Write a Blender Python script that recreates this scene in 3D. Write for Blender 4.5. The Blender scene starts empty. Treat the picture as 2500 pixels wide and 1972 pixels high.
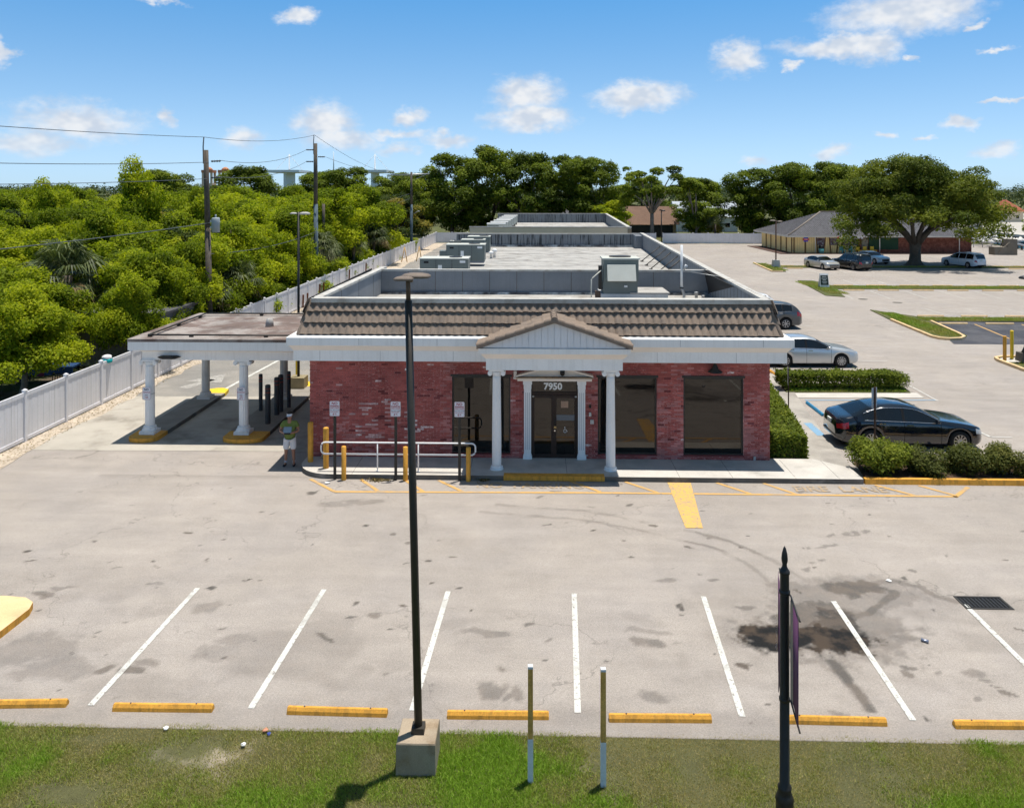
import bpy, bmesh, math, random
import numpy as np
from mathutils import Vector, Matrix, Euler
R = math.radians
sc = bpy.context.scene
COL = sc.collection
random.seed(7)

# ------------------------------------------------------------------ camera
cam = bpy.data.objects.new('camera', bpy.data.cameras.new('camera'))
COL.objects.link(cam)
cam.location = (0, 0, 8.8)
cam.rotation_euler = (R(90), 0, R(1.6))
cam.data.sensor_width = 36
cam.data.lens = 1963 / 2500 * 36
cam.data.shift_y = -518 / 2500
cam.data.clip_start = 0.5
cam.data.clip_end = 20000
sc.camera = cam
sc.render.resolution_x, sc.render.resolution_y = 1024, 807

# ------------------------------------------------------------------ light
SUN_EL, SUN_AZ = 81.3, 48.0          # azimuth to the right of +Y
sv = Vector((math.sin(R(SUN_AZ)) * math.cos(R(SUN_EL)), math.cos(R(SUN_AZ)) * math.cos(R(SUN_EL)), math.sin(R(SUN_EL))))
sun = bpy.data.objects.new('sun', bpy.data.lights.new('sun', 'SUN'))
COL.objects.link(sun)
sun.rotation_euler = sv.to_track_quat('Z', 'Y').to_euler()
sun.data.energy = 4.2
sun.data.angle = R(0.53)
sun.data.color = (1.0, 0.94, 0.85)
sc.view_settings.view_transform = 'Standard'
sc.view_settings.look = 'None'
sc.view_settings.exposure = 0.48
sc.view_settings.gamma = 1.0
sc.view_settings.use_curve_mapping = False
sc.cycles.max_bounces = 6
sc.cycles.diffuse_bounces = 3
sc.cycles.glossy_bounces = 3
sc.cycles.transparent_max_bounces = 12
sc.cycles.sample_clamp_indirect = 6
sc.cycles.caustics_reflective = False
sc.cycles.caustics_refractive = False
sc.cycles.use_denoising = True
sc.cycles.use_adaptive_sampling = True
sc.cycles.adaptive_threshold = .02
sc.cycles.adaptive_min_samples = 12


class NG:
    """small node graph writer"""
    def __init__(s, nt):
        s.nt = nt
    def n(s, t, **kw):
        nd = s.nt.nodes.new(t)
        for k, v in kw.items():
            setattr(nd, k, v)
        return nd
    def put(s, sock, v):
        if v is None:
            return
        if hasattr(v, 'is_output'):
            s.nt.links.new(v, sock)
        else:
            if sock.type == 'RGBA' and len(v) == 3:
                v = (*v, 1)
            if sock.type == 'VECTOR' and len(v) == 4:
                v = v[:3]
            sock.default_value = v
    def m(s, op, a, b=None, c=None, clamp=False):
        nd = s.n('ShaderNodeMath', operation=op, use_clamp=clamp)
        s.put(nd.inputs[0], a); s.put(nd.inputs[1], b)
        if c is not None: s.put(nd.inputs[2], c)
        return nd.outputs[0]
    def v(s, op, a, b=None, c=None):
        nd = s.n('ShaderNodeVectorMath', operation=op)
        s.put(nd.inputs[0], a); s.put(nd.inputs[1], b)
        if c is not None: s.put(nd.inputs[2], c)
        return nd.outputs['Value'] if op in ('LENGTH', 'DOT_PRODUCT', 'DISTANCE') else nd.outputs[0]
    def mix(s, f, a, b, mode='MIX'):
        nd = s.n('ShaderNodeMix', data_type='RGBA', blend_type=mode)
        s.put(nd.inputs[0], f); s.put(nd.inputs[6], a); s.put(nd.inputs[7], b)
        return nd.outputs[2]
    def noise(s, vec, scale, detail=3, rough=.55):
        nd = s.n('ShaderNodeTexNoise')
        s.put(nd.inputs['Vector'], vec)
        nd.inputs['Scale'].default_value = scale
        nd.inputs['Detail'].default_value = detail
        nd.inputs['Roughness'].default_value = rough
        return nd.outputs['Fac']
    def ramp(s, v, lo, hi, a=0.0, b=1.0, smooth=True):
        nd = s.n('ShaderNodeMapRange', interpolation_type='SMOOTHSTEP' if smooth else 'LINEAR')
        s.put(nd.inputs[0], v)
        for i, x in zip((1, 2, 3, 4), (lo, hi, a, b)): s.put(nd.inputs[i], x)
        return nd.outputs[0]
    def sep(s, v):
        nd = s.n('ShaderNodeSeparateXYZ'); s.put(nd.inputs[0], v); return nd.outputs
    def comb(s, x, y, z):
        nd = s.n('ShaderNodeCombineXYZ'); s.put(nd.inputs[0], x); s.put(nd.inputs[1], y); s.put(nd.inputs[2], z); return nd.outputs[0]


# ------------------------------------------------------------------ sky with cumulus
world = bpy.data.worlds.new('World'); sc.world = world; world.use_nodes = True
g = NG(world.node_tree); world.node_tree.nodes.clear()
sky = g.n('ShaderNodeTexSky', sky_type='NISHITA', sun_disc=False)
sky.sun_elevation = R(SUN_EL); sky.sun_rotation = R(SUN_AZ)
sky.altitude = 0; sky.air_density = 1.0; sky.dust_density = 0.15; sky.ozone_density = 3.0
SKY_STRENGTH = 0.082
bg = g.n('ShaderNodeBackground')
bg.inputs[1].default_value = SKY_STRENGTH
tc = g.n('ShaderNodeTexCoord')
dx, dy, dz = g.sep(tc.outputs['Generated'])
az = g.m('ARCTAN2', dx, dy); el = g.m('ARCSINE', dz)
uv = g.comb(az, el, 0.0)
bw = g.n('ShaderNodeRGBToBW'); g.put(bw.inputs[0], sky.outputs[0])       # humid air: the sky's own brightness, its hue kept blue down to the horizon
hue = g.mix(g.ramp(el, R(0), R(14), smooth=False), (.74, 1.02, 1.22, 1), (.32, 1.02, 2.10, 1))
hue = g.mix(g.ramp(el, R(14), R(45)), hue, (.66, 1.0, 1.45, 1))
blue = g.n('ShaderNodeVectorMath', operation='SCALE'); g.put(blue.inputs[0], hue); g.nt.links.new(bw.outputs[0], blue.inputs['Scale'])
g.put(bg.inputs[0], blue.outputs[0])
stretch = g.v('MULTIPLY', uv, (1.0, 1.5, 1.0))
n1 = g.n('ShaderNodeTexNoise'); g.put(n1.inputs['Vector'], stretch); n1.inputs['Scale'].default_value = 26; n1.inputs['Detail'].default_value = 4; n1.inputs['Roughness'].default_value = .62
warp = g.v('MULTIPLY', g.v('SUBTRACT', n1.outputs['Color'], (.5, .5, .5)), (.055, .035, 0))
uvw = g.v('ADD', uv, warp)
def sky_dir(px, py):
    u, v = (px - 1250) / 1963, (468 - py) / 1963
    return math.atan2(u, 1) - R(1.6), math.atan2(v, math.hypot(1, u))
CLOUDS = [  # centre x, centre y, half width, half height (photograph pixels), density
    (2200, 30, 165, 52, 1), (2290, 5, 90, 40, 1), (2035, 112, 120, 26, 1), (2130, 115, 70, 36, 1), (1808, 142, 62, 38, 1),
    (1285, 232, 90, 46, 1), (1295, 288, 120, 34, .85), (1560, 236, 112, 38, 1), (727, 42, 50, 20, .95), (790, 300, 80, 52, .9),
    (830, 340, 110, 34, .7), (1003, 282, 48, 26, .7), (1095, 340, 80, 20, .6), (970, 362, 60, 22, .5), (190, 300, 150, 52, .68), (60, 345, 140, 40, .62),
    (405, 290, 30, 26, .5), (590, 342, 60, 30, .7), (2342, 303, 52, 16, .6), (2040, 370, 48, 20, .65), (2150, 332, 24, 12, .6),
    (2245, 332, 28, 10, .5), (2440, 368, 50, 22, .5), (1840, 390, 40, 14, .45), (2440, 128, 50, 8, .35), (2450, 246, 70, 8, .35),
    (0, 125, 26, 34, .8), (960, 325, 120, 16, .35), (2380, 60, 26, 10, .5), (1930, 160, 26, 12, .3), (2215, 152, 26, 9, .35), (400, 5, 50, 10, .35)]
dens = None
def add_cloud(dens, a, e, ra, re, k):
    q = g.v('MULTIPLY_ADD', uvw, (1 / ra, 1 / re, 0), (-a / ra, -e / re, 0))
    f = g.m('SUBTRACT', 1.0 * k, g.v('LENGTH', q))
    return f if dens is None else g.m('MAXIMUM', dens, f)
for px, py, hw, hh, k in CLOUDS:
    a, e = sky_dir(px, py)
    dens = add_cloud(dens, a, e, hw / 1963 * 1.2, hh / 1963 * 1.25, .62 + .38 * k)
rr = random.Random(3)
for i in range(12):                    # the same kind of sky goes on round the horizon
    a = R(50 + i * 23.5 + rr.uniform(-4, 4)); a = a - 2 * math.pi if a > math.pi else a
    dens = add_cloud(dens, a, R(rr.choice((3, 5, 8, 13, 22, 34))), rr.uniform(.04, .12), rr.uniform(.015, .045), rr.uniform(.75, 1))
n2 = g.noise(stretch, 60, 4, .65)
body = g.m('ADD', dens, g.m('MULTIPLY', g.m('SUBTRACT', n2, .5), .55))
mask = g.ramp(body, -.06, .72)
mask = g.m('MULTIPLY', mask, g.ramp(el, R(-.5), R(5), .55, .97))
shade = g.noise(g.v('ADD', stretch, (.0, .03, 0)), 34, 2, .6)
cl = g.mix(g.ramp(shade, .35, .65), (.66, .74, .86), (.93, .95, .98))
bgc = g.n('ShaderNodeBackground'); g.put(bgc.inputs[0], cl); bgc.inputs[1].default_value = .67
ms = g.n('ShaderNodeMixShader'); g.put(ms.inputs[0], mask)
g.nt.links.new(bg.outputs[0], ms.inputs[1]); g.nt.links.new(bgc.outputs[0], ms.inputs[2])
out = g.n('ShaderNodeOutputWorld'); g.nt.links.new(ms.outputs[0], out.inputs[0])
world.cycles.sampling_method = 'MANUAL'; world.cycles.sample_map_resolution = 512


# ------------------------------------------------------------------ object helpers
KIDS = {}                              # parent -> its parts
def prop(o, label=None, cat=None, group=None, kind=None):
    if label: o['label'] = label
    if cat: o['category'] = cat
    if group: o['group'] = group
    if kind: o['kind'] = kind
    return o
def empty(name, loc=(0, 0, 0), rz=0.0, label=None, cat=None, group=None, kind=None, parent=None):
    o = bpy.data.objects.new(name, None); COL.objects.link(o)
    o.location = loc; o.rotation_euler = (0, 0, rz); o.empty_display_size = .1
    o.parent = parent
    if parent: KIDS.setdefault(parent, []).append(o)
    return prop(o, label, cat, group, kind)
def link(name, me, parent=None, loc=None, rot=None, scale=None):
    o = bpy.data.objects.new(name, me); COL.objects.link(o); o.parent = parent
    if parent: KIDS.setdefault(parent, []).append(o)
    if loc is not None: o.location = loc
    if rot is not None: o.rotation_euler = rot
    if scale is not None: o.scale = scale
    return o
def copy_tree(o, parent=None, loc=None, rz=None, label=None, group=None, scale=None):
    c = o.copy(); COL.objects.link(c); c.parent = parent
    if parent: KIDS.setdefault(parent, []).append(c)
    if loc is not None: c.location = loc
    if rz is not None: c.rotation_euler = (0, 0, rz)
    if scale is not None: c.scale = (scale, scale, scale) if not isinstance(scale, tuple) else scale
    if label: c['label'] = label
    if group: c['group'] = group
    for ch in list(KIDS.get(o, ())):
        copy_tree(ch, c)
    return c


class MB:
    """collects faces and links them as one mesh object"""
    def __init__(s):
        s.v, s.f, s.mi, s.sm = [], [], [], []
    def face(s, pts, mi=0, sm=False):
        k = len(s.v); s.v += [tuple(p) for p in pts]; s.f.append(tuple(range(k, k + len(pts)))); s.mi.append(mi); s.sm.append(sm)
        return s
    def grid(s, rings, mi=0, closed=True, cap0=False, cap1=False, sm=True):
        """rings of equal length joined by quads"""
        k = len(s.v); n = len(rings[0])
        for r in rings: s.v += [tuple(p) for p in r]
        for i in range(len(rings) - 1):
            for j in range(n if closed else n - 1):
                a, b = k + i * n + j, k + i * n + (j + 1) % n
                s.f.append((a, b, b + n, a + n)); s.mi.append(mi); s.sm.append(sm)
        if cap0: s.f.append(tuple(range(k + n - 1, k - 1, -1))); s.mi.append(mi); s.sm.append(False)
        if cap1:
            e = k + (len(rings) - 1) * n
            s.f.append(tuple(range(e, e + n))); s.mi.append(mi); s.sm.append(False)
        return s
    def box(s, x0, x1, y0, y1, z0, z1, mi=0, top=1.0, xf=None):
        """box; top < 1 narrows the top"""
        cx, cy = (x0 + x1) / 2, (y0 + y1) / 2
        t = lambda x, c: c + (x - c) * top
        p = [(x0, y0, z0), (x1, y0, z0), (x1, y1, z0), (x0, y1, z0), (t(x0, cx), t(y0, cy), z1), (t(x1, cx), t(y0, cy), z1), (t(x1, cx), t(y1, cy), z1), (t(x0, cx), t(y1, cy), z1)]
        if xf: p = [xf(q) for q in p]
        k = len(s.v); s.v += p
        for q in ((3, 2, 1, 0), (4, 5, 6, 7), (0, 1, 5, 4), (1, 2, 6, 5), (2, 3, 7, 6), (3, 0, 4, 7)):
            s.f.append(tuple(k + i for i in q)); s.mi.append(mi); s.sm.append(False)
        return s
    def prism(s, poly, z0, z1, mi=0, mi_side=None):
        """polygon (x, y) counter-clockwise, pulled from z0 to z1"""
        n = len(poly); k = len(s.v)
        s.v += [(x, y, z0) for x, y in poly] + [(x, y, z1) for x, y in poly]
        s.f.append(tuple(range(k + n - 1, k - 1, -1))); s.mi.append(mi); s.sm.append(False)
        s.f.append(tuple(range(k + n, k + 2 * n))); s.mi.append(mi); s.sm.append(False)
        for i in range(n):
            j = (i + 1) % n
            s.f.append((k + i, k + j, k + n + j, k + n + i)); s.mi.append(mi if mi_side is None else mi_side); s.sm.append(False)
        return s
    def extr(s, prof, a, b, axis='x', mi=0):
        """closed profile in the plane across the axis, pulled from a to b. prof: (u, z) with u = y for axis x, x for axis y"""
        pt = (lambda u, z, w: (w, u, z)) if axis == 'x' else (lambda u, z, w: (u, w, z))
        return s.grid([[pt(u, z, a) for u, z in prof], [pt(u, z, b) for u, z in prof]], mi, True, True, True, False)
    def lathe(s, prof, c=(0, 0), n=16, mi=0, sm=True, cap=True, flute=None):
        rings = []
        for r, z in prof:
            rings.append([(c[0] + r * math.cos(2 * math.pi * i / n), c[1] + r * math.sin(2 * math.pi * i / n), z) for i in range(n)])
        return s.grid(rings, mi, True, cap, cap, sm)
    def tube(s, path, r, n=8, mi=0, cap=True, sm=True):
        path = [Vector(p) for p in path]; rings = []
        for i, p in enumerate(path):
            t = (path[min(i + 1, len(path) - 1)] - path[max(i - 1, 0)]).normalized()
            up = Vector((0, 0, 1)) if abs(t.z) < .95 else Vector((1, 0, 0))
            a = t.cross(up).normalized(); b = t.cross(a).normalized()
            rad = r[i] if isinstance(r, (list, tuple)) else r
            rings.append([tuple(p + a * rad * math.cos(2 * math.pi * j / n) + b * rad * math.sin(2 * math.pi * j / n)) for j in range(n)])
        return s.grid(rings, mi, True, cap, cap, sm)
    def mesh(s, name, mats):
        me = bpy.data.meshes.new(name)
        me.from_pydata(s.v, [], s.f)
        for m_ in (mats if isinstance(mats, (list, tuple)) else [mats]): me.materials.append(m_)
        me.polygons.foreach_set('material_index', s.mi); me.polygons.foreach_set('use_smooth', s.sm)
        bm = bmesh.new(); bm.from_mesh(me); bmesh.ops.recalc_face_normals(bm, faces=bm.faces); bm.to_mesh(me); bm.free()
        me.update()
        return me
    def build(s, name, mats, parent=None, **kw):
        return link(name, s.mesh(name, mats), parent, **kw)
def fast_mesh(name, verts, faces_n, idx, mats, vals=None, smooth=False, mi=None):
    """numpy mesh: faces_n vertices per face"""
    me = bpy.data.meshes.new(name); nf = len(idx) // faces_n
    me.vertices.add(len(verts)); me.vertices.foreach_set('co', np.asarray(verts, np.float32).ravel())
    me.loops.add(len(idx)); me.loops.foreach_set('vertex_index', np.asarray(idx, np.int32))
    me.polygons.add(nf)
    me.polygons.foreach_set('loop_start', np.arange(nf, dtype=np.int32) * faces_n)
    me.polygons.foreach_set('loop_total', np.full(nf, faces_n, np.int32))
    for m_ in (mats if isinstance(mats, (list, tuple)) else [mats]): me.materials.append(m_)
    if mi is not None: me.polygons.foreach_set('material_index', np.asarray(mi, np.int32))
    if smooth: me.polygons.foreach_set('use_smooth', np.ones(nf, bool))
    me.update(calc_edges=True)
    if vals is not None:
        at = me.attributes.new('v', 'FLOAT', 'FACE' if len(vals) == nf else 'POINT'); at.data.foreach_set('value', np.asarray(vals, np.float32))
    return me
def text(name, s, size, loc, rot, m_, parent=None, ext=.003, bold=0.0, ax='CENTER', sx=1.0):
    cu = bpy.data.curves.new(name, 'FONT'); cu.body = s; cu.size = size; cu.extrude = ext; cu.offset = bold
    cu.align_x = ax; cu.align_y = 'CENTER'; cu.resolution_u = 3; cu.materials.append(m_)
    o = bpy.data.objects.new(name, cu); me = bpy.data.meshes.new_from_object(o); bpy.data.objects.remove(o)
    return link(name, me, parent, loc, rot, (sx, 1, 1))
ORD = 'first second third fourth fifth sixth seventh eighth ninth tenth eleventh twelfth thirteenth'.split()


# ------------------------------------------------------------------ materials
def mat(name, col, rough=.8, var=.12, vs=.7, fine=.10, fs=45., bump=.0, bs=60., metal=0., spec=.3, streak=0., streak_col=(.03, .03, .03), tint=None, ts=1.3, tl=.5, coat=0., flat=False):
    m_ = bpy.data.materials.new(name); m_.use_nodes = True
    nt = m_.node_tree; nt.nodes.clear(); q = NG(nt)
    b = q.n('ShaderNodeBsdfPrincipled'); o = q.n('ShaderNodeOutputMaterial'); nt.links.new(b.outputs[0], o.inputs[0])
    b.inputs['Roughness'].default_value = rough; b.inputs['Metallic'].default_value = metal; b.inputs['Specular IOR Level'].default_value = spec
    if coat: b.inputs['Coat Weight'].default_value = coat; b.inputs['Coat Roughness'].default_value = .05
    if flat:
        b.inputs['Base Color'].default_value = (*col, 1); return m_
    pos = q.n('ShaderNodeNewGeometry').outputs['Position']
    k = q.ramp(q.noise(pos, vs, 5, .6), .3, .7, 1 - var, 1 + var, False)
    k2 = q.ramp(q.noise(pos, fs, 2, .6), .25, .75, 1 - fine, 1 + fine, False)
    c = q.n('ShaderNodeCombineColor')
    kk = q.m('MULTIPLY', k, k2)
    base = (*col, 1)
    if tint:
        base = q.mix(q.ramp(q.noise(q.v('ADD', pos, (7.1, 3.3, 1.7)), ts, 5, .62), tl - .1, tl + .12), (*col, 1), (*tint, 1))
    colr = q.v('SCALE', base); nt.nodes[-1].inputs['Scale'].default_value = 1; nt.links.new(kk, nt.nodes[-1].inputs['Scale'])
    if streak:
        st = q.noise(q.v('MULTIPLY', pos, (9., 9., .35)), 1.0, 4, .6)
        colr = q.mix(q.m('MULTIPLY', q.ramp(st, .50, .62), streak), colr, (*streak_col, 1))
    nt.links.new(colr, b.inputs['Base Color'])
    if bump:
        bn = q.n('ShaderNodeBump'); bn.inputs['Strength'].default_value = bump; bn.inputs['Distance'].default_value = .02
        nt.links.new(q.noise(pos, bs, 3, .6), bn.inputs['Height']); nt.links.new(bn.outputs[0], b.inputs['Normal'])
    return m_
def leaf_mat(name, dark, mid, light, trans=.35, rough=.65):
    m_ = bpy.data.materials.new(name); m_.use_nodes = True
    nt = m_.node_tree; nt.nodes.clear(); q = NG(nt)
    at = q.n('ShaderNodeAttribute', attribute_name='v')
    oi = q.n('ShaderNodeObjectInfo')
    f = q.m('ADD', at.outputs['Fac'], q.m('MULTIPLY', q.m('SUBTRACT', oi.outputs['Random'], .5), .22))
    r = q.n('ShaderNodeValToRGB'); nt.links.new(f, r.inputs[0])
    r.color_ramp.elements[0].color = (*dark, 1); r.color_ramp.elements[0].position = .05
    r.color_ramp.elements[1].color = (*light, 1); r.color_ramp.elements[1].position = .95
    e = r.color_ramp.elements.new(.5); e.color = (*mid, 1)
    p = q.n('ShaderNodeBsdfPrincipled'); p.inputs['Roughness'].default_value = rough; p.inputs['Specular IOR Level'].default_value = .12
    nt.links.new(r.outputs[0], p.inputs['Base Color'])
    t = q.n('ShaderNodeBsdfTranslucent'); nt.links.new(q.mix(1.0, r.outputs[0], (1.15, 1.2, .45, 1), 'MULTIPLY'), t.inputs[0])
    ms_ = q.n('ShaderNodeMixShader'); ms_.inputs[0].default_value = trans
    o = q.n('ShaderNodeOutputMaterial')
    nt.links.new(p.outputs[0], ms_.inputs[1]); nt.links.new(t.outputs[0], ms_.inputs[2]); nt.links.new(ms_.outputs[0], o.inputs[0])
    return m_
def glass_mat(name, body, refl, tint, rough=.02):
    """tinted glazing: a dark body under a mirror coat"""
    m_ = bpy.data.materials.new(name); m_.use_nodes = True
    nt = m_.node_tree; nt.nodes.clear(); q = NG(nt)
    d = q.n('ShaderNodeBsdfDiffuse'); d.inputs[0].default_value = (*body, 1)
    gl = q.n('ShaderNodeBsdfGlossy'); gl.inputs['Roughness'].default_value = rough; gl.inputs[0].default_value = (*tint, 1)
    lw = q.n('ShaderNodeLayerWeight'); lw.inputs[0].default_value = .35
    f = q.m('ADD', refl, q.m('MULTIPLY', lw.outputs['Fresnel'], .5), clamp=True)
    ms_ = q.n('ShaderNodeMixShader'); nt.links.new(f, ms_.inputs[0])
    nt.links.new(d.outputs[0], ms_.inputs[1]); nt.links.new(gl.outputs[0], ms_.inputs[2])
    o = q.n('ShaderNodeOutputMaterial'); nt.links.new(ms_.outputs[0], o.inputs[0])
    return m_

white = mat('white paint', (.86, .86, .85), .6, .05, .8, .04, 30, spec=.3, streak=.10, streak_col=(.45, .43, .4))
white_clean = mat('white vinyl', (.84, .84, .85), .45, .04, .5, .03, 20)
cream = mat('cream painted cove', (.84, .77, .70), .65, .05, 1., .04, 30)
yellow = mat('yellow traffic paint', (.68, .335, .05), .75, .16, 3.5, .16, 40, streak=.35, streak_col=(.22, .13, .04), bump=.2)
yellow_pale = mat('sun-bleached yellow paint', (.70, .50, .27), .8, .14, 2., .12, 40, tint=(.55, .42, .24), ts=3., tl=.62)
yellow_bright = mat('fresh yellow paint', (.75, .52, .03), .6, .08, 2., .06, 40)
concrete = mat('sidewalk concrete', (.50, .475, .435), .9, .12, 1.2, .10, 70, tint=(.40, .38, .345), ts=.8, tl=.6, bump=.15)
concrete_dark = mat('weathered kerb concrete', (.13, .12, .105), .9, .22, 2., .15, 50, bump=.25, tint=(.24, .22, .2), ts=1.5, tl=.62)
concrete_block = mat('stained concrete footing', (.34, .275, .20), .9, .16, 2.5, .12, 60, bump=.2, tint=(.24, .17, .10), ts=2., tl=.60)
black_metal = mat('black painted steel', (.018, .018, .018), .5, .1, 3., .1, 30, spec=.4)
bronze = mat('dark bronze steel', (.035, .030, .024), .5, .15, 3., .1, 30, spec=.4)
steel = mat('galvanised steel', (.42, .44, .46), .45, .1, 3., .08, 40, metal=.6)
grey_metal = mat('grey green sheet steel', (.165, .19, .178), .5, .08, 1.5, .05, 40, spec=.35)
grey_metal_light = mat('pale sheet steel', (.52, .53, .48), .55, .06, 1.5, .05, 40)
dark_rubber = mat('tyre rubber', (.02, .02, .02), .85, .1, 5, .1, 60)
wood_pole = mat('weathered pole timber', (.12, .10, .08), .9, .2, 3., .2, 20, bump=.4, streak=.5, streak_col=(.06, .05, .04))
wood_pole_blue = mat('treated pole timber', (.10, .14, .17), .85, .2, 3., .15, 20, bump=.3, streak=.4, streak_col=(.06, .08, .1))
wood_stake = mat('stained timber', (.62, .36, .10), .85, .2, 5., .2, 40, streak=.4, streak_col=(.40, .22, .06))
bark = mat('bark', (.11, .09, .07), .95, .25, 3., .2, 25, bump=.5)
bark_pale = mat('pale bark', (.20, .17, .14), .95, .25, 3., .2, 25, bump=.5)
chrome = mat('chrome', (.75, .76, .78), .12, .02, 1., .02, 30, metal=1.)
black_plastic = mat('black plastic', (.012, .012, .013), .4, .05, 3, .05, 30)

# ================================================================== GROUND
def vnoise(x, y, scale, seed, octaves=4, rough=.5):
    """value noise in numpy"""
    rg = np.random.RandomState(seed); tot = np.zeros_like(x); amp, s_ = 1., scale; norm = 0
    for o in range(octaves):
        lat = rg.rand(64, 64)
        u, v_ = x * s_ + 31.7 * o, y * s_ + 17.3 * o
        i, j = np.floor(u).astype(int), np.floor(v_).astype(int); fu, fv = u - i, v_ - j
        fu, fv = fu * fu * (3 - 2 * fu), fv * fv * (3 - 2 * fv)
        a = lat[i % 64, j % 64]; b = lat[(i + 1) % 64, j % 64]; c = lat[i % 64, (j + 1) % 64]; d = lat[(i + 1) % 64, (j + 1) % 64]
        tot += amp * (a + (b - a) * fu + (c - a) * fv + (a - b - c + d) * fu * fv)
        norm += amp; amp *= rough; s_ *= 2
    return tot / norm
def sstep(x, a, b):
    t = np.clip((x - a) / (b - a), 0, 1); return t * t * (3 - 2 * t)
def seg_dist(x, y, pts):
    best = np.full_like(x, 1e9)
    for (ax, ay), (bx_, by_) in zip(pts[:-1], pts[1:]):
        dx_, dy_ = bx_ - ax, by_ - ay
        t = np.clip(((x - ax) * dx_ + (y - ay) * dy_) / (dx_ * dx_ + dy_ * dy_ + 1e-9), 0, 1)
        best = np.minimum(best, np.hypot(x - ax - t * dx_, y - ay - t * dy_))
    return best

def asphalt_mat(name, col, dirt):
    m_ = bpy.data.materials.new(name); m_.use_nodes = True
    nt = m_.node_tree; nt.nodes.clear(); q = NG(nt)
    pos = q.n('ShaderNodeNewGeometry').outputs['Position']
    big = q.ramp(q.noise(pos, .16, 4, .6), .3, .7, .90, 1.08, False)
    mid = q.ramp(q.noise(pos, .9, 6, .65), .3, .7, .91, 1.07, False)
    sweep = q.ramp(q.noise(q.v('MULTIPLY', pos, (.25, 1.3, 1.)), 1.6, 5, .6), .35, .7, 1.04, .92, False)
    fine = q.ramp(q.noise(pos, 30, 4, .75), .3, .7, .80, 1.16, False)
    grit = q.ramp(q.noise(pos, 120, 1, .5), .3, .7, .88, 1.10, False)
    k = q.m('MULTIPLY', q.m('MULTIPLY', big, mid), q.m('MULTIPLY', q.m('MULTIPLY', fine, grit), sweep))
    hue = q.mix(q.ramp(q.noise(q.v('ADD', pos, (40, 9, 0)), .35, 4, .6), .4, .65), (*col, 1), (*dirt, 1))
    nd = q.n('ShaderNodeVectorMath', operation='SCALE'); q.put(nd.inputs[0], hue); nt.links.new(k, nd.inputs['Scale'])
    # hairline cracks
    vo = q.n('ShaderNodeTexVoronoi', feature='DISTANCE_TO_EDGE'); vo.inputs['Scale'].default_value = .22
    wv = q.n('ShaderNodeTexNoise'); q.put(wv.inputs['Vector'], pos); wv.inputs['Scale'].default_value = 1.4; wv.inputs['Detail'].default_value = 6
    q.put(vo.inputs['Vector'], q.v('ADD', pos, q.v('MULTIPLY', wv.outputs['Color'], (2.2, 2.2, 0))))
    crack = q.m('MULTIPLY', q.ramp(vo.outputs['Distance'], .0, .006, 1., 0.), q.ramp(q.noise(pos, .12, 2), .44, .56))
    c1 = q.mix(q.m('MULTIPLY', crack, .38), nd.outputs[0], (.06, .055, .05, 1))
    at = q.n('ShaderNodeAttribute', attribute_name='v')
    oil = q.mix(q.ramp(q.noise(pos, 2.2, 4), .4, .6), (.010, .010, .010, 1), (.060, .044, .032, 1))
    c2 = q.mix(at.outputs['Fac'], c1, oil)
    b = q.n('ShaderNodeBsdfPrincipled'); b.inputs['Roughness'].default_value = .88; b.inputs['Specular IOR Level'].default_value = .25
    nt.links.new(c2, b.inputs['Base Color'])
    bn = q.n('ShaderNodeBump'); bn.inputs['Strength'].default_value = .25; bn.inputs['Distance'].default_value = .015
    nt.links.new(q.m('ADD', q.noise(pos, 60, 3, .7), q.m('MULTIPLY', q.noise(pos, 3, 3), .8)), bn.inputs['Height']); nt.links.new(bn.outputs[0], b.inputs['Normal'])
    o = q.n('ShaderNodeOutputMaterial'); nt.links.new(b.outputs[0], o.inputs[0])
    return m_
asphalt = asphalt_mat('sun-bleached asphalt', (.347, .311, .278), (.335, .303, .277))
asphalt_back = asphalt_mat('older asphalt', (.23, .22, .205), (.30, .28, .25))
asphalt_dark = asphalt_mat('dark sealed asphalt', (.055, .058, .07), (.10, .10, .11))
lane_conc = mat('drive lane concrete', (.40, .37, .32), .9, .12, .6, .10, 60, tint=(.24, .215, .18), ts=.55, tl=.60, bump=.15)
def worn(name, col, base=(.30, .275, .25), thr=.60):
    m_ = bpy.data.materials.new(name); m_.use_nodes = True
    nt = m_.node_tree; nt.nodes.clear(); q = NG(nt)
    pos = q.n('ShaderNodeNewGeometry').outputs['Position']
    w = q.m('MAXIMUM', q.ramp(q.noise(pos, 14, 6, .72), thr, thr + .1), q.m('MULTIPLY', q.ramp(q.noise(pos, 1.6, 4, .6), .50, .70), .55))
    c = q.mix(w, (*col, 1), (*base, 1))
    b = q.n('ShaderNodeBsdfPrincipled'); b.inputs['Roughness'].default_value = .8; b.inputs['Specular IOR Level'].default_value = .25
    nt.links.new(q.mix(q.ramp(q.noise(pos, 60, 2), .3, .7), c, q.mix(.12, c, (0, 0, 0, 1))), b.inputs['Base Color'])
    o = q.n('ShaderNodeOutputMaterial'); nt.links.new(b.outputs[0], o.inputs[0])
    return m_
line_white = worn('worn white line paint', (.62, .62, .58), thr=.53)
line_white_far = worn('faded white line paint', (.52, .50, .47), thr=.56)
line_yellow = worn('worn yellow line paint', (.60, .36, .12), thr=.55)
line_yellow_faint = worn('faint yellow letter paint', (.47, .325, .175), thr=.46)
line_yellow_solid = worn('yellow hatch paint', (.70, .42, .12), thr=.51)
line_blue = worn('faded blue line paint', (.20, .36, .52), thr=.55)
soil = mat('lawn soil', (.085, .085, .034), .95, .2, 1.5, .25, 30, bump=.5, tint=(.40, .34, .27), ts=.55, tl=.66)
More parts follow.
